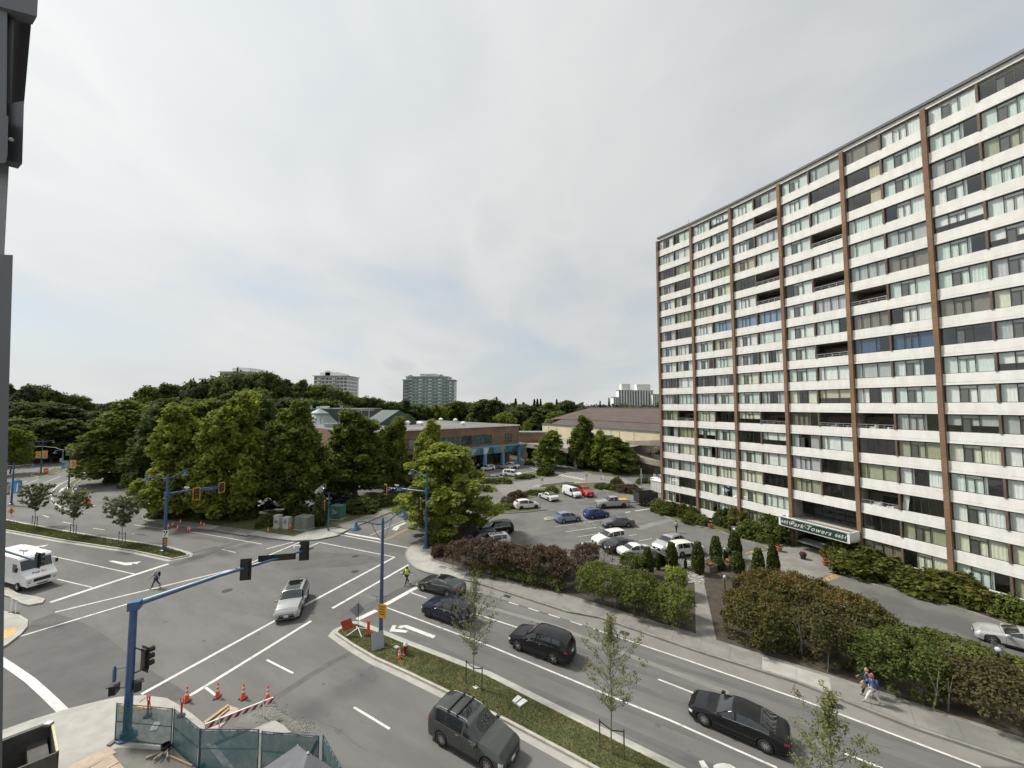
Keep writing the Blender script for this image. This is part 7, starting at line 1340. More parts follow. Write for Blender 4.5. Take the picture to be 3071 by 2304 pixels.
# far right mast arm
e = Vector((*G('2', 1262, 1142, 6.9), 6.9)); am, _ = arm_of('signal arm over the cross street at the feathery tree', b2, 6.9, e, 6.9); fa = math.atan2(-.55, -.83)
def lerp3(t, A, zA, B_, zB): p = A.lerp(Vector((B_.x, B_.y)), t); return Vector((p.x, p.y, zA + (zB - zA) * t))
face_r = rad(228)
signal('yellow bordered signal hung at the end of the cross street arm', Vector((e.x, e.y, 6.7)), face_r); name_sign('blue street name board hanging on the cross street arm', lerp3(.60, b2, 6.9, e, 6.9), .35, 1.5); cam_box('white camera on the cross street arm', lerp3(.72, b2, 7.0, e, 7.0), .4)
q = AT('2', 1552, 1272, b2.y - .3); signal('yellow bordered signal beside the corner mast pole', q, rad(200)); q = AT('2', 1552, 1375, b2.y - .4); signal('black signal seen edge on below the yellow one at the corner mast', q, rad(280), False, border=False); 
def ped_signal(label, p, rz):
    t = thing('walk_signal', label, 'walk signal', (p.x, p.y, p.z), rz, 'pedestrian walk signals'); MB().box((0, 0, 0), (.28, .44, .46)).build('housing', M['black'], t); MB().box((.17, 0, .2), (.14, .46, .04)).build('hood', M['black'], t); MB().box((.145, 0, 0), (.01, .34, .34)).build('screen', M['glass_dark'], t)
ped_signal('black walk signal on the corner mast pole', AT('2', 1558, 1455, b2.y - .4), rad(250))
# left mast arm
e3 = Vector((*G('1', 1838, 1130, 6.9), 6.9)); arm_of('signal arm reaching from the left median mast', b3, 6.8, e3, 6.9)
signal('far yellow bordered signal at the tip of the left median arm', Vector((e3.x, e3.y, 6.75)), rad(-48)); p = Vector((*G('1', 1630, 1185, 6.7), 6.6)); signal('large yellow bordered signal midway on the left median arm', p, rad(-48), s=1.12); p = Vector((*G('1', 1718, 1150, 6.8), 6.8)); name_sign('blue street name board on the left median arm', p, .62, 2.2); cam_box('white camera on the left median arm', Vector((*G('1', 1548, 1165, 6.95), 6.95)), .5)
kr = AT('28', 535, 1112, b3.y - .25); t = thing('keep_right_sign', 'white keep right arrow sign on the left median mast', 'sign', (kr.x, kr.y, kr.z)); MB().box((0, 0, 0), (.62, .03, .85)).build('board', M['white'], t)
MB().tube([(-.1, -.03, -.3), (-.05, -.03, -.1), (.1, -.03, .08), (.14, -.03, .22)], .045, 5).build('arrow_shaft', M['black'], t); MB().add([(.02, -.05, .2), (.27, -.05, .2), (.15, -.05, .38)], [(0, 1, 2)]).build('arrow_head', M['black'], t); MB().lathe([(.01, -.1), (.10, 0), (.10, .1), (.01, .14)], (-.15, -.03, .2), 8, 1, .3).build('island_mark', M['black'], t)
hz = AT('28', 535, 1252, b3.y - .25); t = thing('hazard_board', 'yellow and black striped hazard board below the keep right sign', 'sign', (hz.x, hz.y, hz.z)); MB().box((0, 0, 0), (.42, .03, 1.0)).build('board', M['yellow'], t)
for k in range(4): MB().add([(-.2, -.02, -.48 + k * .26), (.2, -.02, -.36 + k * .26), (.2, -.02, -.24 + k * .26), (-.2, -.02, -.36 + k * .26)], [(0, 1, 2, 3)]).build('stripe', M['black'], t)
# post with yellow backed signal at the far corner
p = G('2', 785, 1507); t = thing('signal_post', 'short blue signal post at the far corner by the conifer column', 'signal post', (p.x, p.y, .14)); MB().tube([(0, 0, 0), (0, 0, 5.2)], [.1, .08], 10).build('pole', M['blue'], t, 60); MB().lathe([(.24, 0), (.24, .06), (.13, .12), (.11, .3)], n=12).build('base_flange', M['blue'], t)
signal('yellow bordered signal on the short far corner post', AT('2', 757, 1288, p.y - .1), rad(205))
# near mast: tall pole, long arm, black backed signals seen from behind
b4 = G('4', 896, 1445, .15); zt4 = AT('4', 960, 520, b4.y).z
NM = thing('signal_mast', 'heavy blue signal mast inside the fenced near corner', 'signal mast', (b4.x, b4.y, .15)); MB().tube([(0, 0, 0), (0, 0, zt4 - .1)], [.185, .16], 12).build('pole', M['blue'], NM, 60); MB().lathe([(.42, 0), (.42, .08), (.28, .1), (.26, .35)], n=12).build('base_flange', M['blue'], NM); MB().box((0.05, 0, zt4 - .05), (.5, .42, .42), rz=.45).build('elbow_box', M['blue'], NM)
e4 = Vector((*G('5', 327, 98, 7.2), 7.2)); ar = Vector((e4.x - b4.x, e4.y - b4.y, e4.z - zt4 - .15)); MB().tube([(.1, .05, zt4 - .05), Vector((0, 0, zt4 - .05)) + ar * .4 + Vector((0, 0, .12)), Vector((0, 0, zt4 - .05)) + ar], [.12, .09, .06], 12).build('arm', M['blue'], NM, 60)
def on_arm(r, x, y): 
    d = ray(r, x, y); best = min((abs((b4.x + ar.x * s) / (b4.y + ar.y * s) - d.x / d.y), s) for s in [k / 200 for k in range(201)])[1]; return Vector((b4.x + ar.x * best, b4.y + ar.y * best, .1 + zt4 + ar.z * best))
away = math.atan2(ar.x, -ar.y) + pi
away = rad(103)
p = on_arm('4', 1738, 240); signal('black backed signal midway along the near mast arm', p, away, False, 1.05, border=False); p = on_arm('5', 265, 125); signal('black backed signal at the tip of the near mast arm', p, away, False, 1.05, border=False)
p = on_arm('4', 1962, 170); name_sign('street name board seen from its dark back on the near arm', p + Vector((0, 0, .12)), away - pi / 2, 2.3, back=True); cam_box('white camera near the tip of the near mast arm', on_arm('5', 215, 120) + Vector((0, 0, .1)), 1.2)
q = AT('4', 1030, 885, b4.y + .5); signal('black signal bracketed low on the near mast pole', q, rad(68), False, 1.02, border=False)
MB().beam((b4.x + .2 - b4.x, 0, AT('4', 950, 830, b4.y).z), (q.x - b4.x, q.y - b4.y, q.z + .35 - .15), .05, .05).build('bracket', M['black'], NM); MB().beam((.2, 0, AT('4', 950, 1010, b4.y).z), (q.x - b4.x, q.y - b4.y, q.z - .5 - .15), .05, .05).build('bracket', M['black'], NM)
for x, y, rz in ((808, 1098, rad(200)), (972, 1075, rad(50))):
    q = AT('4', x, y, b4.y); ped_signal('black walk signal on the ' + ('left' if x < 900 else 'right') + ' of the near mast pole', q, rz); MB().beam((0, 0, q.z - .1), (q.x - b4.x, 0, q.z - .1), .04, .04).build('bracket', M['black'], NM)
q = AT('4', 810, 995, b4.y); t = thing('push_button', 'blue detector tube on a thin bracket left of the near mast', 'detector', (q.x, q.y, q.z)); MB().lathe([(.07, -.38), (.08, -.3), (.08, .25), (.05, .33), (.05, .42)], n=10).build('tube', M['blue'], t); MB().beam((0, 0, .25), (b4.x - q.x, 0, .38), .035, .035).build('bracket', M['blue'], t)
# left edge arm with white detector above the step van
q0 = AT('4', -60, 95, 33.0); q1 = AT('4', 205, 188, 33.0); t = thing('mast_arm', 'blue signal arm crossing in front of the parcel van', 'signal arm', (q0.x, 33.0, q0.z), 0, 'blue signal arms'); MB().tube([(-3, 0, .5), (0, 0, 0), (q1.x - q0.x + .7, 0, q1.z - q0.z - .1)], [.12, .1, .06], 10).build('arm', M['blue'], t); MB().tube([(-3, 0, .7), (-3, 0, -q0.z)], [.15, .2], 10).build('pole', M['blue'], t)
signal('black signal hanging in front of the parcel van windscreen', AT('4', 270, 190, 33.0), rad(75), False, 1.0, border=False); cam_box('white camera on the arm before the parcel van', AT('4', 165, 150, 33.0), .2)
# blue lamps with banners on the left road
def banner_lamp(label, r, bx, by, ty, tipsL, banners, mat1, mat2):
    b = G(r, bx, by); h = AT(r, bx, ty, b.y).z; t = street_lamp(label, b, h, [Vector((AT(r, x, y, b.y).x, b.y, AT(r, x, y, b.y).z)) for x, y in tipsL], r0=.15)
    for (x0, y0, x1, y1), mt in zip(banners, (mat1, mat2)):
        a, c = AT(r, x0, y0, b.y - .1), AT(r, x1, y1, b.y - .1); bo = MB().bbox(a.x - b.x, c.x - b.x, -.12, -.10, c.z - .1, a.z - .1).build('banner', M[mt], t)
        w, h_ = c.x - a.x, a.z - c.z
        for k in range(3): MB().add([(a.x - b.x + w * (.1 + .25 * k), -.125, c.z - .1 + h_ * .1), (a.x - b.x + w * (.3 + .25 * k), -.125, c.z - .1 + h_ * .15), (a.x - b.x + w * (.35 + .2 * k), -.125, c.z - .1 + h_ * .9), (a.x - b.x + w * (.15 + .25 * k), -.125, c.z - .1 + h_ * .7)], [(0, 1, 2, 3)]).build('print_shape', M[('fabric_blue', 'yellow', 'fabric_dark')[(k + len(mt)) % 3] if mt != 'fabric_blue' else ('sky_blue', 'white', 'teal')[k]], bo)
        MB().beam((a.x - b.x, -.1, a.z - .1), (c.x - b.x, -.1, a.z - .1), .04, .04).build('banner_rod', M['blue'], t)
    return t
banner_lamp('blue twin lamp with two blue banners at the left edge', '21', 185, 2110 - 650, 800, [(60, 810), (560, 790)], [(30, 1090, 165, 1300), (225, 1060, 358, 1275)], 'fabric_dark', 'fabric_blue')
banner_lamp('blue lamp with dark and orange banners on the grass island tip', '21', 1135, 1190, 520, [(920, 560), (1390, 545)], [(1025, 725, 1135, 865), (1165, 715, 1258, 858)], 'fabric_dark', 'fabric_orange')
banner_lamp('blue lamp with orange banners on the far traffic island', '21', 675, 940, 400, [(515, 420), (890, 395)], [(595, 570, 675, 690), (705, 560, 785, 690)], 'fabric_orange', 'fabric_orange')
for lab, bx, by, ty, tips in (('grey twin arm highway lamp in front of the park trees', 1038, 640, 390, [(800, 330), (1275, 310)]), ('lower grey twin arm lamp just before the park trees', 1040, 700, 560, [(560, 492), (1320, 465)])):
    b = AT('21', bx, by, 128.0 if 'front' in lab else 112.0); Y = b.y; t = thing('highway_lamp', lab, 'street lamp', (b.x, Y, 0)); top = AT('21', bx, ty, Y).z; MB().tube([(0, 0, 0), (0, 0, top)], [.14, .09], 8).build('pole', M['galv'], t)
    for x, y in tips:
        e = AT('21', x, y, Y); MB().tube([(0, 0, top), ((e.x - b.x) * .25, 0, top + (e.z - top) * .65), ((e.x - b.x) * .6, 0, top + (e.z - top) * .95), (e.x - b.x, 0, e.z)], .07, 6).build('arm', M['galv'], t); MB().box((e.x - b.x, 0, e.z), (.9, .3, .16)).build('lamp_head', M['grey'], t)
# ---- signs
def post_sign(label, r, bx, by, ty, w, h, board, name='sign', post='galv', shape='rect', z=.12, mark=None):
    b = G(r, bx, by, z); top = AT(r, bx, ty, b.y).z; t = thing(name, label, 'sign', (b.x, b.y, z)); MB().tube([(0, 0, 0), (0, 0, top - z)], .035, 6).build('post', M[post], t); zc_ = top - z - h / 2
    if shape == 'diamond': bo = MB().add([(0, -.05, zc_ - h / 2), (w / 2, -.05, zc_), (0, -.05, zc_ + h / 2), (-w / 2, -.05, zc_), (0, -.03, zc_ - h / 2), (w / 2, -.03, zc_), (0, -.03, zc_ + h / 2), (-w / 2, -.03, zc_)], [(0, 1, 2, 3), (7, 6, 5, 4), (0, 4, 5, 1), (1, 5, 6, 2), (2, 6, 7, 3), (3, 7, 4, 0)])
    else: bo = MB().box((0, -.05, zc_), (w, .02, h))
    bo = bo.build('board', M[board], t)
    if mark == 'walker': m = MB(); m.lathe([(.01, -.08), (.08, 0), (.01, .08)], (0, -.065, zc_ + .22), 8, 1, .1); m.box((0, -.065, zc_ + .02), (.14, .01, .28)); m.box((-.06, -.065, zc_ - .24), (.07, .01, .26), ry=.3); m.box((.07, -.065, zc_ - .24), (.07, .01, .26), ry=-.3); m.build('pictogram', M['black'], bo)
    if mark == 'bar': MB().box((0, -.065, zc_ + h * .1), (w * .6, .01, h * .12)).build('print', M['red'], bo); MB().box((0, -.065, zc_ - h * .2), (w * .6, .01, h * .1)).build('print', M['black'], bo)
    return t
post_sign('orange diamond works sign on the grass island nose', '21', 1415, 1460, 1190, 1.0, 1.0, 'sign_orange', shape='diamond', mark='walker'); post_sign('orange diamond works sign on the left lamp pole', '21', 188, 1640, 1505, 1.1, 1.1, 'sign_orange', shape='diamond', mark='walker')
post_sign('white parking sign on the grass verge by the side road walkers', '1', 1050, 1150, 1070, .5, .75, 'white', mark='bar'); post_sign('white arrow sign on the refuge in the mall road', '15', 600, 365, 272, .75, 1.0, 'white', mark='bar'); post_sign('white sign with yellow tab behind the red pickup', '15', 1053, 350, 228, .7, 1.0, 'white', mark='bar'); post_sign('small purple parking sign by the red brown shrubs', '15', 230, 600, 488, .45, .6, 'fabric_dark', mark='bar'); post_sign('notice board on the tower lawn by the trailer', '15', 1797, 605, 498, .75, 1.2, 'white', mark='bar'); post_sign('narrow grey sign in front of the parkade grove', '15', 1197, 300, 198, .5, .9, 'grey'); post_sign('small white sign near the tower corner', '15', 1747, 300, 243, .6, 1.0, 'white', mark='bar'); post_sign('white sign by the blue pillars', '23', 345, 560, 485, .9, 1.3, 'white', mark='bar'); post_sign('framed white notice board between the cypresses', '26', 1108, 812, 652, .62, 1.15, 'white', mark='bar'); post_sign('small white sign on the far traffic island', '21', 1022, 760, 690, 1.1, 1.1, 'white', mark='bar')
p = G('15', 1215, 305); t = thing('sandwich_board', 'tilted white sandwich board at the zebra end', 'sign', (p.x, p.y, 0), .4); MB().box((0, -.2, .5), (.6, .03, 1.1), rx=-.25).build('panel', M['white'], t); MB().box((0, .2, .5), (.6, .03, 1.1), rx=.25).build('panel', M['white'], t)
b = G('15', 1612, 402); t = thing('light_pole', 'plain grey light pole at the car park exit', 'light pole', (b.x, b.y, .1)); hh = AT('15', 1608, 195, b.y).z; MB().tube([(0, 0, 0), (0, 0, hh)], [.14, .11], 8).build('pole', M['galv'], t); MB().box((0, -.15, hh - 1.6), (.5, .03, 1.0)).build('plate', M['grey'], t); MB().box((0, 0, .2), (.7, .7, .4)).build('base', M['concrete'], t)
for lab, x, ty, by in (('tall parking lamp on the parkade deck before the brown roof', 1265, 590, 725), ('thin parking lamp at the cream wall corner', 678, 600, 690)):
    Y = 126.0 if x > 1000 else 165.0; a = AT('3', x, ty, Y); t = thing('deck_lamp', lab, 'light pole', (a.x, Y, 4.5)); MB().tube([(0, 0, 0), (0, 0, a.z - 4.5)], [.14, .1], 8).build('pole', M['galv'], t); MB().box((0, 0, a.z - 4.45), (2.4 if x > 1000 else 1.0, .35, .18)).build('lamp_head', M['grey'], t)
# globe lamps in clear boxes
M['clear'] = glassmat('clear_acrylic', (.68, .7, .7), .85, .1); M['globe'] = pm('opal_globe', (.85, .85, .8), rough=.4)
def globe_lamp(label, r, bx, by, ty, dY=0):
    b = G(r, bx, by, .15); Y = b.y + dY; top = AT(r, bx, ty, Y); t = thing('globe_lamp', label, 'lamp post', (top.x, Y, .15), .5, 'clear box globe lamps'); h = max(1.4, top.z - .15); MB().tube([(0, 0, 0), (0, 0, h - .45)], [.05, .045], 8).build('post', M['black'], t); c = h - .25
    MB().box((0, 0, c), (.5, .5, .5)).build('clear_box', M['clear'], t); MB().lathe([(.03, -.17), (.12, -.11), (.16, 0), (.12, .11), (.03, .16)], (0, 0, c - .03), 12).build('globe', M['globe'], t, 180); return t
globe_lamp('globe lamp beside the round clipped reddish bush', '15', 1010, 1190, 930); globe_lamp('globe lamp above the tallest cypress', '26', 893, 480, 135); globe_lamp('globe lamp among the flower planters', '26', 768, 600, 395); globe_lamp('globe lamp poking from the orange tipped hedge', '26', 766, 960, 790); globe_lamp('globe lamp over the twiggy hedge at the right', '7', 1868, 1075, 790)
# ---- pots and planters
def flowers(parent, rx, ry, z, mat, n, seed, sz=.09):
    rg = np.random.default_rng(seed); C_ = np.stack([rg.uniform(-rx, rx, n), rg.uniform(-ry, ry, n), z + rg.uniform(0, .18, n)], 1); V, Fq, lv = leaves(rg, C_, np.full((n, 3), .08), 9, sz, .8, .4); bulk('flowers', V, Fq, LM_[mat], parent, lv); V, Fq, lv = leaves(rg, C_ - np.array([0, 0, .08]), np.full((n, 3), .10), 9, sz, .5, .5); bulk('leaves', V, Fq, LM_['ground'], parent, lv)
M['terracotta'] = pm('terracotta', (.32, .13, .07), rough=.8); M['pot_purple'] = pm('pot_dark', (.03, .02, .03), rough=.5)
for lab, r, x, y, sc, mt, fm in (('dark flower pot with purple blooms on the forecourt', '26', 1830, 572, 1.0, 'pot_purple', 'purple'), ('terracotta pot with red blooms at the right of the forecourt', '26', 2130, 662, .95, 'terracotta', 'flower'), ('white pot by the entrance doors', '26', 1780, 365, .75, 'white', 'ground'), ('terracotta pot with pink blooms behind the last cypress', '26', 1512, 470, .95, 'terracotta', 'flower'), ('grey tub of white flowers on the tower lawn', '26', 460, 132, .8, 'concrete_dark', 'flower'), ('brown tub of orange flowers on the tower lawn', '26', 588, 168, .85, 'terracotta', 'flower')):
    p = G(r, x, y, .02); t = thing('flower_pot', lab, 'flower pot', (p.x, p.y + .25, .02), 0, 'flower pots at the tower entrance'); t.scale = (sc,) * 3; MB().lathe([(.22, 0), (.34, .5), (.38, .52), (.38, .6), (.3, .6)], n=14).build('pot', M[mt], t, 40); flowers(t, .26, .26, .62, fm, 14, x)
for lab, x, y in (('grey timber planter with yellow flowers by the last cypress', 1415, 860), ('grey timber planter of red and yellow flowers by the cobbles', 603, 735), ('grey timber planter behind the globe lamp', 850, 690)):
    p = G('26', x, y, .15); t = thing('planter_box', lab, 'planter', (p.x, p.y + .4, .15), .45, 'timber planters'); 
    for k in range(4): MB().box((0, -.4, .08 + k * .15), (1.1, .05, .14)).build('board', M['concrete_dark'], t); MB().box((.55, 0, .08 + k * .15), (.05, .8, .14)).build('board', M['concrete_dark'], t); MB().box((-.55, 0, .08 + k * .15), (.05, .8, .14)).build('board', M['concrete_dark'], t)
    MB().box((0, 0, .5), (1.05, .75, .06)).build('soil', M['soil'], t); flowers(t, .45, .3, .6, 'flower', 22, x)
rg = np.random.default_rng(5); cb_ = MB()
for k in range(260):
    p = G('26', rg.uniform(290, 500), rg.uniform(735, 880), .15) if k < 150 else G('26', rg.uniform(1360, 1640), rg.uniform(840, 905), .15); r_ = rg.uniform(.06, .13); cb_.lathe([(r_ * .6, 0), (r_, r_ * .4), (r_ * .5, r_ * .85)], (p.x, p.y, .15), 6, 1, rg.uniform(.6, 1))
tag(cb_.build('river_stones', M['concrete']), kind='stuff')
# ---- cones
cm1 = MB().prism([(-.19, -.19), (.19, -.19), (.19, .19), (-.19, .19)], 0, .04).mesh('base', M['black']); cm2 = MB().lathe([(.15, .04), (.13, .07), (.035, .84), (.02, .86)], n=14).mesh('cone', M['orange'], 40)
def rc(z): return .13 + (.035 - .13) * (z - .07) / .77 + .004
cm3 = [MB().lathe([(rc(a), a), (rc(b_), b_)], n=14).mesh('reflective_band', M['white'], 40) for a, b_ in ((.38, .50), (.60, .70))]
def cone(label, r, x, y, s=1.0, z=0.0, group='orange traffic cones'):
    p = G(r, x, y, z); t = thing('traffic_cone', label, 'traffic cone', (p.x, p.y, z), x, group); t.scale = (s,) * 3; link('base', cm1, t); link('cone', cm2, t)
    for m_ in cm3: link('reflective_band', m_, t)
for lab, r, x, y, s in (('on the stop line left of the row before the barricade', '25', 405, 382, 1), ('second in the row before the barricade', '25', 745, 340, 1), ('third in the row before the barricade', '25', 1030, 352, 1), ('right of the row at the barricade end', '25', 1300, 372, 1), ('on the median grass beside the hydrant', '5', 938, 895, .95), ('nearest the left median mast at the kerb', '28', 577, 1032, .95), ('behind the mast side kerb group', '28', 650, 1002, .95), ('furthest back on the old pavement', '28', 780, 952, .95), ('third along the far kerb from the mast', '28', 733, 1052, .95), ('left one of a close pair at the far kerb', '28', 902, 1077, .95), ('right one of a close pair at the far kerb', '28', 936, 1077, .95), ('left one of two on the kerb ramp', '28', 1120, 987, .95), ('right one of two on the kerb ramp', '28', 1170, 1007, .95), ('left of the white cabinet', '2', 287, 1512, .85), ('between the white and grey cabinets', '2', 372, 1484, .8), ('between the grey and green cabinets', '2', 470, 1484, .95), ('on the far traffic island left of the lamp', '21', 640, 925, .9), ('on the far traffic island right of the lamp', '21', 728, 895, .9), ('behind the far traffic island lamp', '21', 790, 882, .9), ('lying by the far traffic island nose', '21', 555, 950, .9), ('left of the blue banners on the far road', '21', 95, 1085, .9), ('right of the blue banners on the far road', '21', 285, 1050, .9), ('just beyond the blue banners on the far road', '21', 325, 1055, .7)): cone('orange traffic cone ' + lab, r, x, y, s, .14 if r in ('2',) else 0)
for lab, x, y in (('orange red works disc on the grass island nose', 1440, 1490), ('orange red works disc on the far traffic island', 762, 950), ('orange red works marker under the oak edge', 1595, 900)):
    p = G('21', x, y); t = thing('works_disc', lab, 'works marker', (p.x, p.y, .1)); m = MB(); m.tube([(0, -.03, .75), (0, .03, .75)], .62, 20); m.build('disc', M['orange'], t); MB().box((0, 0, .08), (.7, .4, .12)).build('foot', M['black'], t); MB().box((0, -.045, .75), (.8, .01, .14)).build('bar', M['white'], t)
# ---- cabinets
M['cab_green'] = pm('cabinet_green', (.14, .16, .14), (.18, .2, .17), 3, .6, coords='object'); M['cab_white'] = pm('cabinet_white', (.42, .43, .42), (.5, .51, .5), 4, .6, coords='object'); M['cab_teal'] = pm('cabinet_teal', (.04, .13, .10), (.06, .17, .13), 2, .6, coords='object')
for lab, x, y, w, d, h, mt in (('pale utility cabinet leftmost of three', 355, 1482, .85, .7, 1.75, 'cab_white'), ('grey scrawled utility cabinet in the middle', 432, 1484, .95, .7, 1.5, 'cab_white'), ('wide green grey transformer cabinet', 565, 1497, 2.0, 1.5, 1.75, 'cab_green'), ('turquoise scrawled power box below the layered oak', 850, 1408, 1.8, 1.3, 2.0, 'cab_teal')):
    p = G('2', x, y, .14); t = thing('utility_cabinet', lab, 'utility cabinet', (p.x, p.y + d / 2, .14), -.25, 'utility cabinets'); MB().bbox(-w / 2, w / 2, -d / 2, d / 2, .1, h).build('box', M[mt], t); MB().bbox(-w / 2 - .04, w / 2 + .04, -d / 2 - .04, d / 2 + .04, h, h + .06).build('lid', M[mt], t); MB().bbox(-w / 2 - .1, w / 2 + .1, -d / 2 - .1, d / 2 + .1, 0, .1).build('plinth', M['concrete'], t); MB().bbox(-.01, .01, -d / 2 - .01, -d / 2 - .002, .2, h - .1).build('door_gap', M['black'], t); MB().bbox(.06, .1, -d / 2 - .05, -d / 2, h * .5, h * .62).build('handle', M['galv'], t)
    if mt != 'cab_green':
        r_ = random.Random(x); m = MB()
        for k in range(4): m.tube([(r_.uniform(-.4, .4) * w, -d / 2 - .012, h * r_.uniform(.35, .85)) for _ in range(4)], .018, 4)
        m.build('scrawl', M['white'] if mt == 'cab_teal' else M['dark'], t)
# ---- things on the median tip
p = G('5', 980, 857, .11); t = thing('fire_hydrant', 'maroon fire hydrant with white bonnet on the median', 'fire hydrant', (p.x, p.y, .11)); MB().lathe([(.16, 0), (.16, .05), (.11, .07), (.11, .55), (.14, .57), (.14, .62)], n=14).build('barrel', M['maroon'], t, 40); MB().lathe([(.14, .62), (.15, .66), (.12, .76), (.05, .82), (.03, .87)], n=14).build('bonnet', M['white'], t, 40)
for a in (0, 2.1, 4.2): MB().tube([(.1 * cos(a), .1 * sin(a), .48), (.21 * cos(a), .21 * sin(a), .48)], .06, 8).build('outlet', M['maroon'], t)
p = G('5', 718, 722, .11); t = thing('delineator_post', 'tall orange channelizer post on the median tip', 'delineator', (p.x, p.y, .11)); MB().prism([(-.22, -.22), (.22, -.22), (.22, .22), (-.22, .22)], 0, .06).build('base', M['black'], t); MB().lathe([(.12, .06), (.11, .95), (.10, 1.05)], n=10, sy=.5).build('body', M['orange'], t); MB().tube([(-.06, 0, 1.04), (-.06, 0, 1.15), (.06, 0, 1.15), (.06, 0, 1.04)], .02, 6).build('grip', M['orange'], t)
p = G('5', 645, 700, .11); t = thing('works_sign_stand', 'tripod sign stand with a dark orange diamond seen from behind', 'sign stand', (p.x, p.y, .11), .2); MB().tube([(0, 0, .1), (0, 0, 2.1)], .025, 6).build('mast', M['dark'], t)
for a in (.3, 1.9, 3.6, 5.2): MB().beam((0, 0, .35), (.85 * cos(a), .85 * sin(a), .02), .05, .03).build('leg', M['white'], t)
for c, mt, tl in (((-.75, -.25, .78), 'sign_dark_orange', .5), ((-.1, .1, 1.65), 'grey', .1)):
    if mt not in M: M[mt] = pm(mt, (.32, .045, .02), (.4, .06, .03), 3, .6)
    s = .55; m = MB(); ra_ = Matrix.Rotation(tl, 3, 'Y'); m.add([Vector(c) + ra_ @ Vector(q) for q in ((0, 0, -s), (s, .0, 0), (0, 0, s), (-s, 0, 0), (0, .03, -s), (s, .03, 0), (0, .03, s), (-s, .03, 0))], [(0, 1, 2, 3), (7, 6, 5, 4), (0, 4, 5, 1), (1, 5, 6, 2), (2, 6, 7, 3), (3, 7, 4, 0)]); m.build('sign_panel', M[mt], t)
p = G('5', 783, 812, .11); t = tag(MB().box((0, 0, 0), (.85, .03, 1.15), rx=-.35).build('leaning_board', M['grey']), 'pale grey board leaning at the lamp foot on the median', 'board'); t.location = (p.x, p.y, .62); t.rotation_euler = (0, 0, .5)
q = AT('5', 815, 548, G('5', 805, 792).y - .2); t = thing('notice_sign', 'yellow notice sign strapped to the median lamp pole', 'sign', (q.x, q.y, q.z), -.35); MB().box((0, 0, 0), (.72, .03, 1.0)).build('board', M['yellow'], t)
for k in range(4): MB().box((0, -.02, .3 - k * .18), (.45, .005, .05)).build('print', M['black'], t)
q = AT('5', 810, 450, G('5', 805, 792).y); m = MB()
for s in (-1, 1):
    m.tube([(0, 0, 0), (s * .35, 0, .05), (s * .62, 0, .12)], .02, 6); m.tube([(s * .62, 0, .12), (s * .72, 0, .2)], .015, 5); m.tube([(s * .62, 0, .12), (s * .74, 0, .06)], .015, 5); m.tube([(0, 0, -.35), (s * .3, 0, -.3), (s * .35, 0, .05)], .015, 5)
o = m.build('banner_bracket', M['blue'], sl1); o.location = (0, -.02, q.z - .1)
for lab, r, pts, h in (('white concrete vault lid with black strap on the median', '5', [(1735, 1188), (1790, 1228), (1845, 1190), (1775, 1150)], .18), ('small white lid by the hydrant', '5', [(895, 805), (915, 815), (940, 805), (915, 795)], .16), ('scraps of white board at the sapling foot', '5', [(1455, 1085), (1475, 1102), (1502, 1092), (1480, 1078)], .15)):
    P_ = GS(r, pts, .14); t = thing('vault_lid', lab, 'lid', (P_[0].x, P_[0].y, 0)); MB().prism([p - P_[0] for p in P_], .11, h + .02).build('slab', M['white'], t)
    if len(lab) > 50: a, b_ = (P_[0] + P_[1]) / 2 - P_[0], (P_[2] + P_[3]) / 2 - P_[0]; MB().beam((a.x, a.y, h + .03), (b_.x, b_.y, h + .03), .05, .02).build('strap', M['black'], t)
for lab, x, y in (('white flexible lane post at the left island, left one', 78, 560), ('white flexible lane post at the left island, right one', 112, 565)):
    p = G('4', x, y, .1); t = thing('lane_post', lab, 'lane post', (p.x, p.y, .1), 0, 'white lane posts'); MB().tube([(0, 0, 0), (0, 0, 1.15)], .05, 8).build('post', M['white'], t); MB().lathe([(.2, 0), (.16, .05)], n=10).build('base', M['black'], t)
# ------------------------------------------------------------------ building site at the near corner
def netmat():
    m, t, b = newmat('site_netting'); n = t.nodes; l = t.links; b.inputs['Base Color'].default_value = (.018, .10, .125, 1); b.inputs['Roughness'].default_value = .8
    tc_ = n.new('ShaderNodeTexCoord'); w1 = n.new('ShaderNodeTexWave'); w1.inputs['Scale'].default_value = 6; w1.bands_direction = 'Z'; l.new(tc_.outputs['Object'], w1.inputs[0]); w1.inputs['Distortion'].default_value = 1.5
    no = n.new('ShaderNodeTexNoise'); no.inputs['Scale'].default_value = 2.5; no.inputs['Detail'].default_value = 5; l.new(tc_.outputs['Object'], no.inputs[0]); ad = n.new('ShaderNodeMath'); ad.operation = 'MULTIPLY_ADD'; l.new(no.outputs[0], ad.inputs[0]); ad.inputs[1].default_value = .3; ad.inputs[2].default_value = .58
    a2 = n.new('ShaderNodeMath'); a2.operation = 'MULTIPLY_ADD'; l.new(w1.outputs['Fac'], a2.inputs[0]); a2.inputs[1].default_value = .08; l.new(ad.outputs[0], a2.inputs[2])
    tr = n.new('ShaderNodeBsdfTransparent'); ms = n.new('ShaderNodeMixShader'); l.new(a2.outputs[0], ms.inputs[0]); l.new(tr.outputs[0], ms.inputs[1]); l.new(b.outputs[0], ms.inputs[2]); l.new(ms.outputs[0], n['Material Output'].inputs[0]); return m
M['net'] = netmat(); M['fence_steel'] = pm('fence_steel', (.03, .05, .10), (.05, .07, .12), 4, .5, metal=.3)
FHT = 1.9
tops = [('24', 1552, 700), ('25', 250, 458), ('25', 268, 462), ('25', 553, 682), ('25', 566, 684), ('25', 1203, 688), ('25', 1240, 708), ('25', 1866, 762), ('25', 1916, 748), ('25', 2130, 1130)]
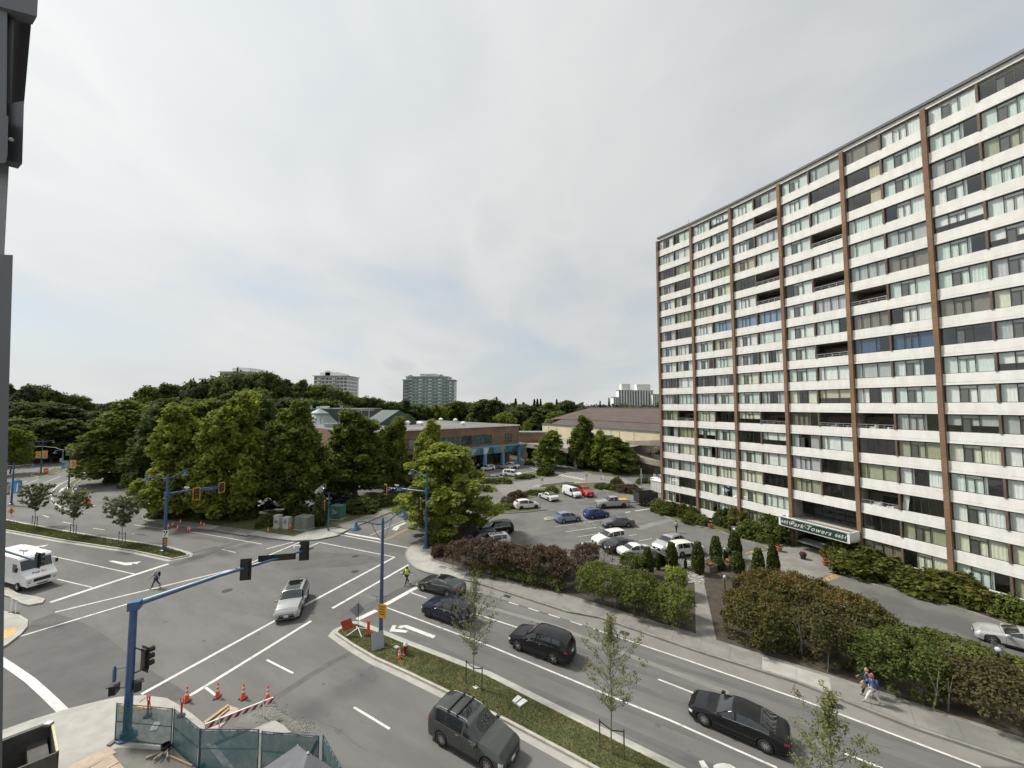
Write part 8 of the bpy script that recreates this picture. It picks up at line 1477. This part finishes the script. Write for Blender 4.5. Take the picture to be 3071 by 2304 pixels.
labs = ['left panel round the mast', 'slanting second panel', 'wide third panel', 'fourth panel', 'last panel folding back at the right']
for k in range(5):
    a, b_ = G(*tops[2 * k], FHT + .15), G(*tops[2 * k + 1], FHT + .15); d = b_ - a; L_ = d.length; t = thing('site_fence_panel', 'temporary fence with blue green netting, ' + labs[k], 'fence panel', (a.x, a.y, .15), math.atan2(d.y, d.x), 'site fence panels')
    for x in (0, L_): MB().tube([(x, 0, 0), (x, 0, FHT)], .024, 8).build('post', M['fence_steel'], t); MB().box((x, 0, .04), (.2, .6, .07)).build('foot', M['concrete_dark'], t)
    for z in (.1, FHT * .52, FHT - .03): MB().tube([(0, 0, z), (L_, 0, z)], .018, 6).build('rail', M['fence_steel'], t)
    rg = np.random.default_rng(90 + k); nx, nz = 22, 12; V = []; Fq = []
    for i in range(nx + 1):
        for j in range(nz + 1):
            u_, v_ = i / nx, j / nz; sag = .05 * sin(u_ * 9 + k) * (1 - v_) + .03 * sin(u_ * 23 + v_ * 5); V.append((u_ * L_ + .02 * sin(v_ * 9), -.03 + sag * sin(pi * v_) + rg.normal() * .006, .06 + v_ * (FHT - .08) - .06 * abs(sin(u_ * pi * 3)) * v_ * (1 if k != 3 else .6)))
    for i in range(nx):
        for j in range(nz): q = i * (nz + 1) + j; Fq.append((q, q + nz + 1, q + nz + 2, q + 1))
    bulk('netting', np.array(V), np.array(Fq), M['net'], t).data.shade_smooth()
    for j in range(7): MB().tube([(L_ * (j + .5) / 7, -.04, FHT - .12), (L_ * (j + .5) / 7, -.03, FHT + .01)], .01, 4).build('tie', M['black'], t)
# striped barricade
a, b_ = G('25', 606, 650, .95), G('25', 1362, 352, .95); d = b_ - a; L_ = d.length; t = thing('barricade', 'long red and white striped barricade plank on folding legs', 'barricade', (a.x, a.y, 0), math.atan2(d.y, d.x)); MB().box((L_ / 2, 0, .88), (L_, .04, .26)).build('plank', M['white'], t); MB().box((L_ / 2, 0, 1.02), (L_, .07, .03)).build('top_edge', M['white'], t)
M['stripe_red'] = pm('stripe_red', (.35, .03, .03), rough=.5); ns = int(L_ / .36)
for k in range(ns):
    x = .08 + k * L_ / ns; w_ = L_ / ns * .5; MB().add([(x, -.023, .76), (x + w_, -.023, .76), (x + w_ + .2, -.023, 1.0), (x + .2, -.023, 1.0)], [(0, 1, 2, 3)]).build('stripe', M['stripe_red'], t)
for x in (L_ * .2, L_ * .84):
    for s in (-1, 1): MB().beam((x, 0, 1.08), (x, s * .4, 0), .05, .05).build('leg', M['white'], t)
# plywood, planks, loose timber
def sheet_thing(label, r, pts, z, h, mat, name='plywood_sheet', cat='plywood'):
    P_ = GS(r, pts, z); o = MB().prism([p - P_[0] for p in P_], 0, h).build(name, M[mat]); o.location = (P_[0].x, P_[0].y, z); return tag(o, label, cat)
sheet_thing('plywood sheet lying under the barricade', '25', [(650, 690), (872, 430), (985, 470), (760, 690)], .02, .03, 'ply'); sheet_thing('timber length on the plywood under the barricade', '25', [(585, 625), (860, 425), (875, 440), (610, 640)], .06, .08, 'wood', 'timber', 'timber'); sheet_thing('second timber length beside the barricade leg', '25', [(640, 650), (870, 462), (880, 472), (660, 660)], .06, .07, 'wood', 'timber', 'timber')
sheet_thing('long plywood board at the bottom, upper one', '24', [(880, 1570), (1430, 1285), (1545, 1365), (1180, 1566), (1000, 1680)], .16, .03, 'ply'); sheet_thing('long plywood board at the bottom, middle one', '24', [(1195, 1566), (1490, 1395), (1580, 1490), (1450, 1566), (1200, 1720)], .16, .03, 'ply'); sheet_thing('long plywood board at the bottom, lower one', '24', [(1460, 1570), (1585, 1500), (1660, 1590), (1500, 1700)], .16, .03, 'ply')
sheet_thing('loose timber against the slanting fence panel', '25', [(180, 990), (190, 978), (470, 1100), (460, 1112)], .17, .08, 'wood', 'timber', 'timber'); sheet_thing('pale plastic sheet scrap behind the netting', '24', [(1975, 1080), (2060, 940), (2135, 960), (2080, 1060)], .16, .02, 'white', 'plastic_scrap', 'scrap')
p = G('25', 150, 960, .15); t = thing('rubble_heap', 'dark bucket and broken timber heap between the fence panels', 'rubble', (p.x, p.y, .15)); MB().lathe([(.16, 0), (.2, .36), (.17, .36), (.14, .05)], (0, .1, 0), 14).build('bucket', M['black'], t)
for k in range(7): MB().box((.1 * k - .3, -.15 + .06 * (k % 3), .08 + .02 * k), (.7, .07, .05), rz=.5 + .3 * k, ry=.15 * (k % 3)).build('timber', M['wood' if k % 2 else 'galv'], t)
for lab, r, x, y, h in (('red marker post with handle on the corner pavement', '25', 345, 545, 1.0), ('red marker post draped with pink tape behind the netting', '24', 1960, 880, 1.15)):
    p = G(r, x, y, .15); t = thing('marker_post', lab, 'marker post', (p.x, p.y, .15)); MB().lathe([(.05, 0), (.05, h * .75), (.06, h * .76)], n=10).build('post', M['red'], t); MB().tube([(-.07, 0, h * .75), (-.07, 0, h), (.07, 0, h), (.07, 0, h * .75)], .025, 6).build('grip', M['red'], t); MB().lathe([(.2, 0), (.18, .06)], n=10).build('base', M['black'], t)
    if h > 1.1: MB().tube([(-.6, .1, h * .6), (-.2, 0, h * .85), (0, 0, h * .95), (.2, -.1, h * .6), (.5, -.3, .15)], .02, 5).build('tape', M['red'], t)
rg = np.random.default_rng(3); gv = MB()
for k in range(700):
    p = G('25', rg.normal(1330, 90), rg.normal(530, 48), .03) if k < 420 else G('25', rg.normal(1620, 110), rg.normal(660, 40), .03); r_ = rg.uniform(.02, .06); gv.lathe([(r_, 0), (r_ * .9, r_ * .5), (r_ * .3, r_ * .8)], (p.x, p.y, .0), 5)
tag(gv.build('gravel', M['concrete_old']), kind='stuff')
sheet('gravel_patch', chaikin(GS('25', [(860, 660), (1180, 480), (1330, 430), (1420, 500), (1700, 640), (1640, 730), (1400, 620), (1150, 690)])), 'concrete_dark', .012)
# open dark steel bin at the bottom left
zr = 2.3; A_ = G('24', 690, 965, zr); B_ = G('24', 0, 1228, zr); C2 = G('24', 805, 1575, zr); u_ = (B_ - A_).normalized(); w_ = (C2 - A_).normalized(); t = thing('waste_bin', 'large open dark steel waste bin cut by the bottom left corner', 'waste bin', (A_.x, A_.y, 0)); LU, LW_ = 7.0, 2.6; M['bin'] = pm('bin_steel', (.045, .042, .04), (.075, .07, .062), 1.5, .7); M['bin_edge'] = pm('bin_edge', (.5, .48, .28), (.42, .4, .3), 3, .6)
def bp(a, b, z): q = u_ * a + w_ * b; return (q.x, q.y, z)
def wall(a0, b0, a1, b1, nm='side_wall', mt='bin'): m = MB(); m.beam(bp(a0, b0, zr / 2 + .1), bp(a1, b1, zr / 2 + .1), .1, zr - .2); return m.build(nm, M[mt], t)
wall(0, 0, LU, 0); wall(0, 0, 0, LW_); wall(LU, 0, LU, LW_); wall(0, LW_, LU, LW_); MB().prism([Vector(bp(a, b, 0)[:2]) for a, b in ((0, 0), (LU, 0), (LU, LW_), (0, LW_))], .2, .35).build('floor', M['bin'], t)
MB().beam(bp(0, 0, zr + .02), bp(0, LW_, zr + .02), .08, .06).build('rim', M['bin_edge'], t); MB().beam(bp(0, 0, zr), bp(LU, 0, zr), .2, .16).build('rim', M['bin'], t)
MB().prism([Vector(bp(a, b, 0)[:2]) for a, b in ((.15, .1), (.75, .1), (.75, LW_ - .1), (.15, LW_ - .1))], .35, 1.75).build('inner_ledge', M['bin'], t)
for k in range(5): MB().beam(bp(.9, .55 + k * .42, .6 + .1 * k), bp(LU, .5 + k * .42, .6 + .1 * k), .06, .1).build('inner_rib', M['dark'], t)
MB().box(bp(.12, .12, zr + .08), (.3, .22, .12)).build('latch', M['galv'], t)
# grey tarpaulin shelter
ap = G('25', 1745, 972, 2.7); t = thing('tarpaulin_shelter', 'grey pointed tarpaulin shelter at the bottom edge by the netting', 'shelter', (ap.x, ap.y, 0), -.45); M['tarp'] = pm('tarp', (.10, .105, .12), (.12, .125, .14), 2, .7)
cs_ = [(-1.9, -1.7), (1.4, -1.9), (1.5, .5), (-1.5, .6)]
for i in range(4):
    a, b_ = cs_[i], cs_[(i + 1) % 4]; MB().add([(*a, 2.1), (*b_, 2.1), (0, 0, 2.75), (*a, 2.07), (*b_, 2.07), (0, 0, 2.72)], [(0, 1, 2), (5, 4, 3), (0, 3, 4, 1)]).build('roof_panel', M['tarp'], t); MB().tube([(*a, 0.15), (*a, 2.1)], .03, 6).build('pole', M['galv'], t)
for q in ((0, 0, 2.77), (.7, -.95, 2.45)): MB().lathe([(.02, -.03), (.05, 0), (.02, .05)], q, 8).build('knob', M['white'], t)
# ------------------------------------------------------------------ window frames of the viewer's own building, left edge
M['frame_grey'] = pm('frame_grey', (.10, .105, .12), (.12, .125, .14), 1.2, .45, coords='object'); M['frame_dark'] = pm('frame_dark', (.035, .037, .036), (.05, .05, .048), 1.5, .6, coords='object'); M['frame_light'] = pm('frame_light', (.23, .245, .25), rough=.5)
Yw = 2.2; WF = thing('window_frame', 'dark grey metal window frames of the near building along the left edge', 'window frame', (-3.2, Yw, H))
def wpt(x, y, Y=Yw): p = AT('v', x, y, Y); return (p.x + 3.2, Y - Yw, p.z - H)
def slab(pts, Y0, Y1, nm, mt): 
    f = [wpt(x, y, Y0) for x, y in pts]; n = len(f); bk = [(q[0] - .09, q[1] + .05, q[2]) for q in f]; MB().add(f + bk, [tuple(range(n)), tuple(range(n, 2 * n))[::-1]] + [(i, (i + 1) % n, n + (i + 1) % n, n + i)[::-1] for i in range(n)]).build(nm, M[mt], WF)
slab([(-60, -40), (84, -40), (80, 36), (70, 33), (-60, -2)], Yw, Yw + .25, 'top_casing', 'frame_grey')
slab([(28, 16), (69, 34), (52, 225), (25, 222)], Yw + .12, Yw + .2, 'inner_panel', 'frame_dark')
slab([(14, -10), (32, -4), (24, 250), (10, 260)], Yw + .05, Yw + .2, 'reveal', 'frame_light')
slab([(-60, -20), (16, -16), (14, 270), (-60, 270)], Yw + .02, Yw + .2, 'side_panel', 'frame_grey')
slab([(17, 224), (52, 218), (48, 354), (14, 345), (14, 250)], Yw + .04, Yw + .2, 'lower_casing', 'frame_grey')
slab([(-60, 262), (18, 250), (16, 336), (12, 352), (-60, 352)], Yw - .02, Yw + .12, 'hinge_plate', 'frame_grey')
slab([(-60, 340), (20, 346), (9, 560), (-60, 560)], Yw + .08, Yw + .2, 'mullion', 'frame_light')
slab([(-60, 548), (28, 551), (20, 830), (9, 1300), (4, 1700), (-60, 1700)], Yw, Yw + .2, 'lower_frame', 'frame_grey')
p = wpt(24, 305, Yw - .03); MB().lathe([(.006, 0), (.012, .01), (.004, .02)], p, 8).build('latch', M['galv'], WF)
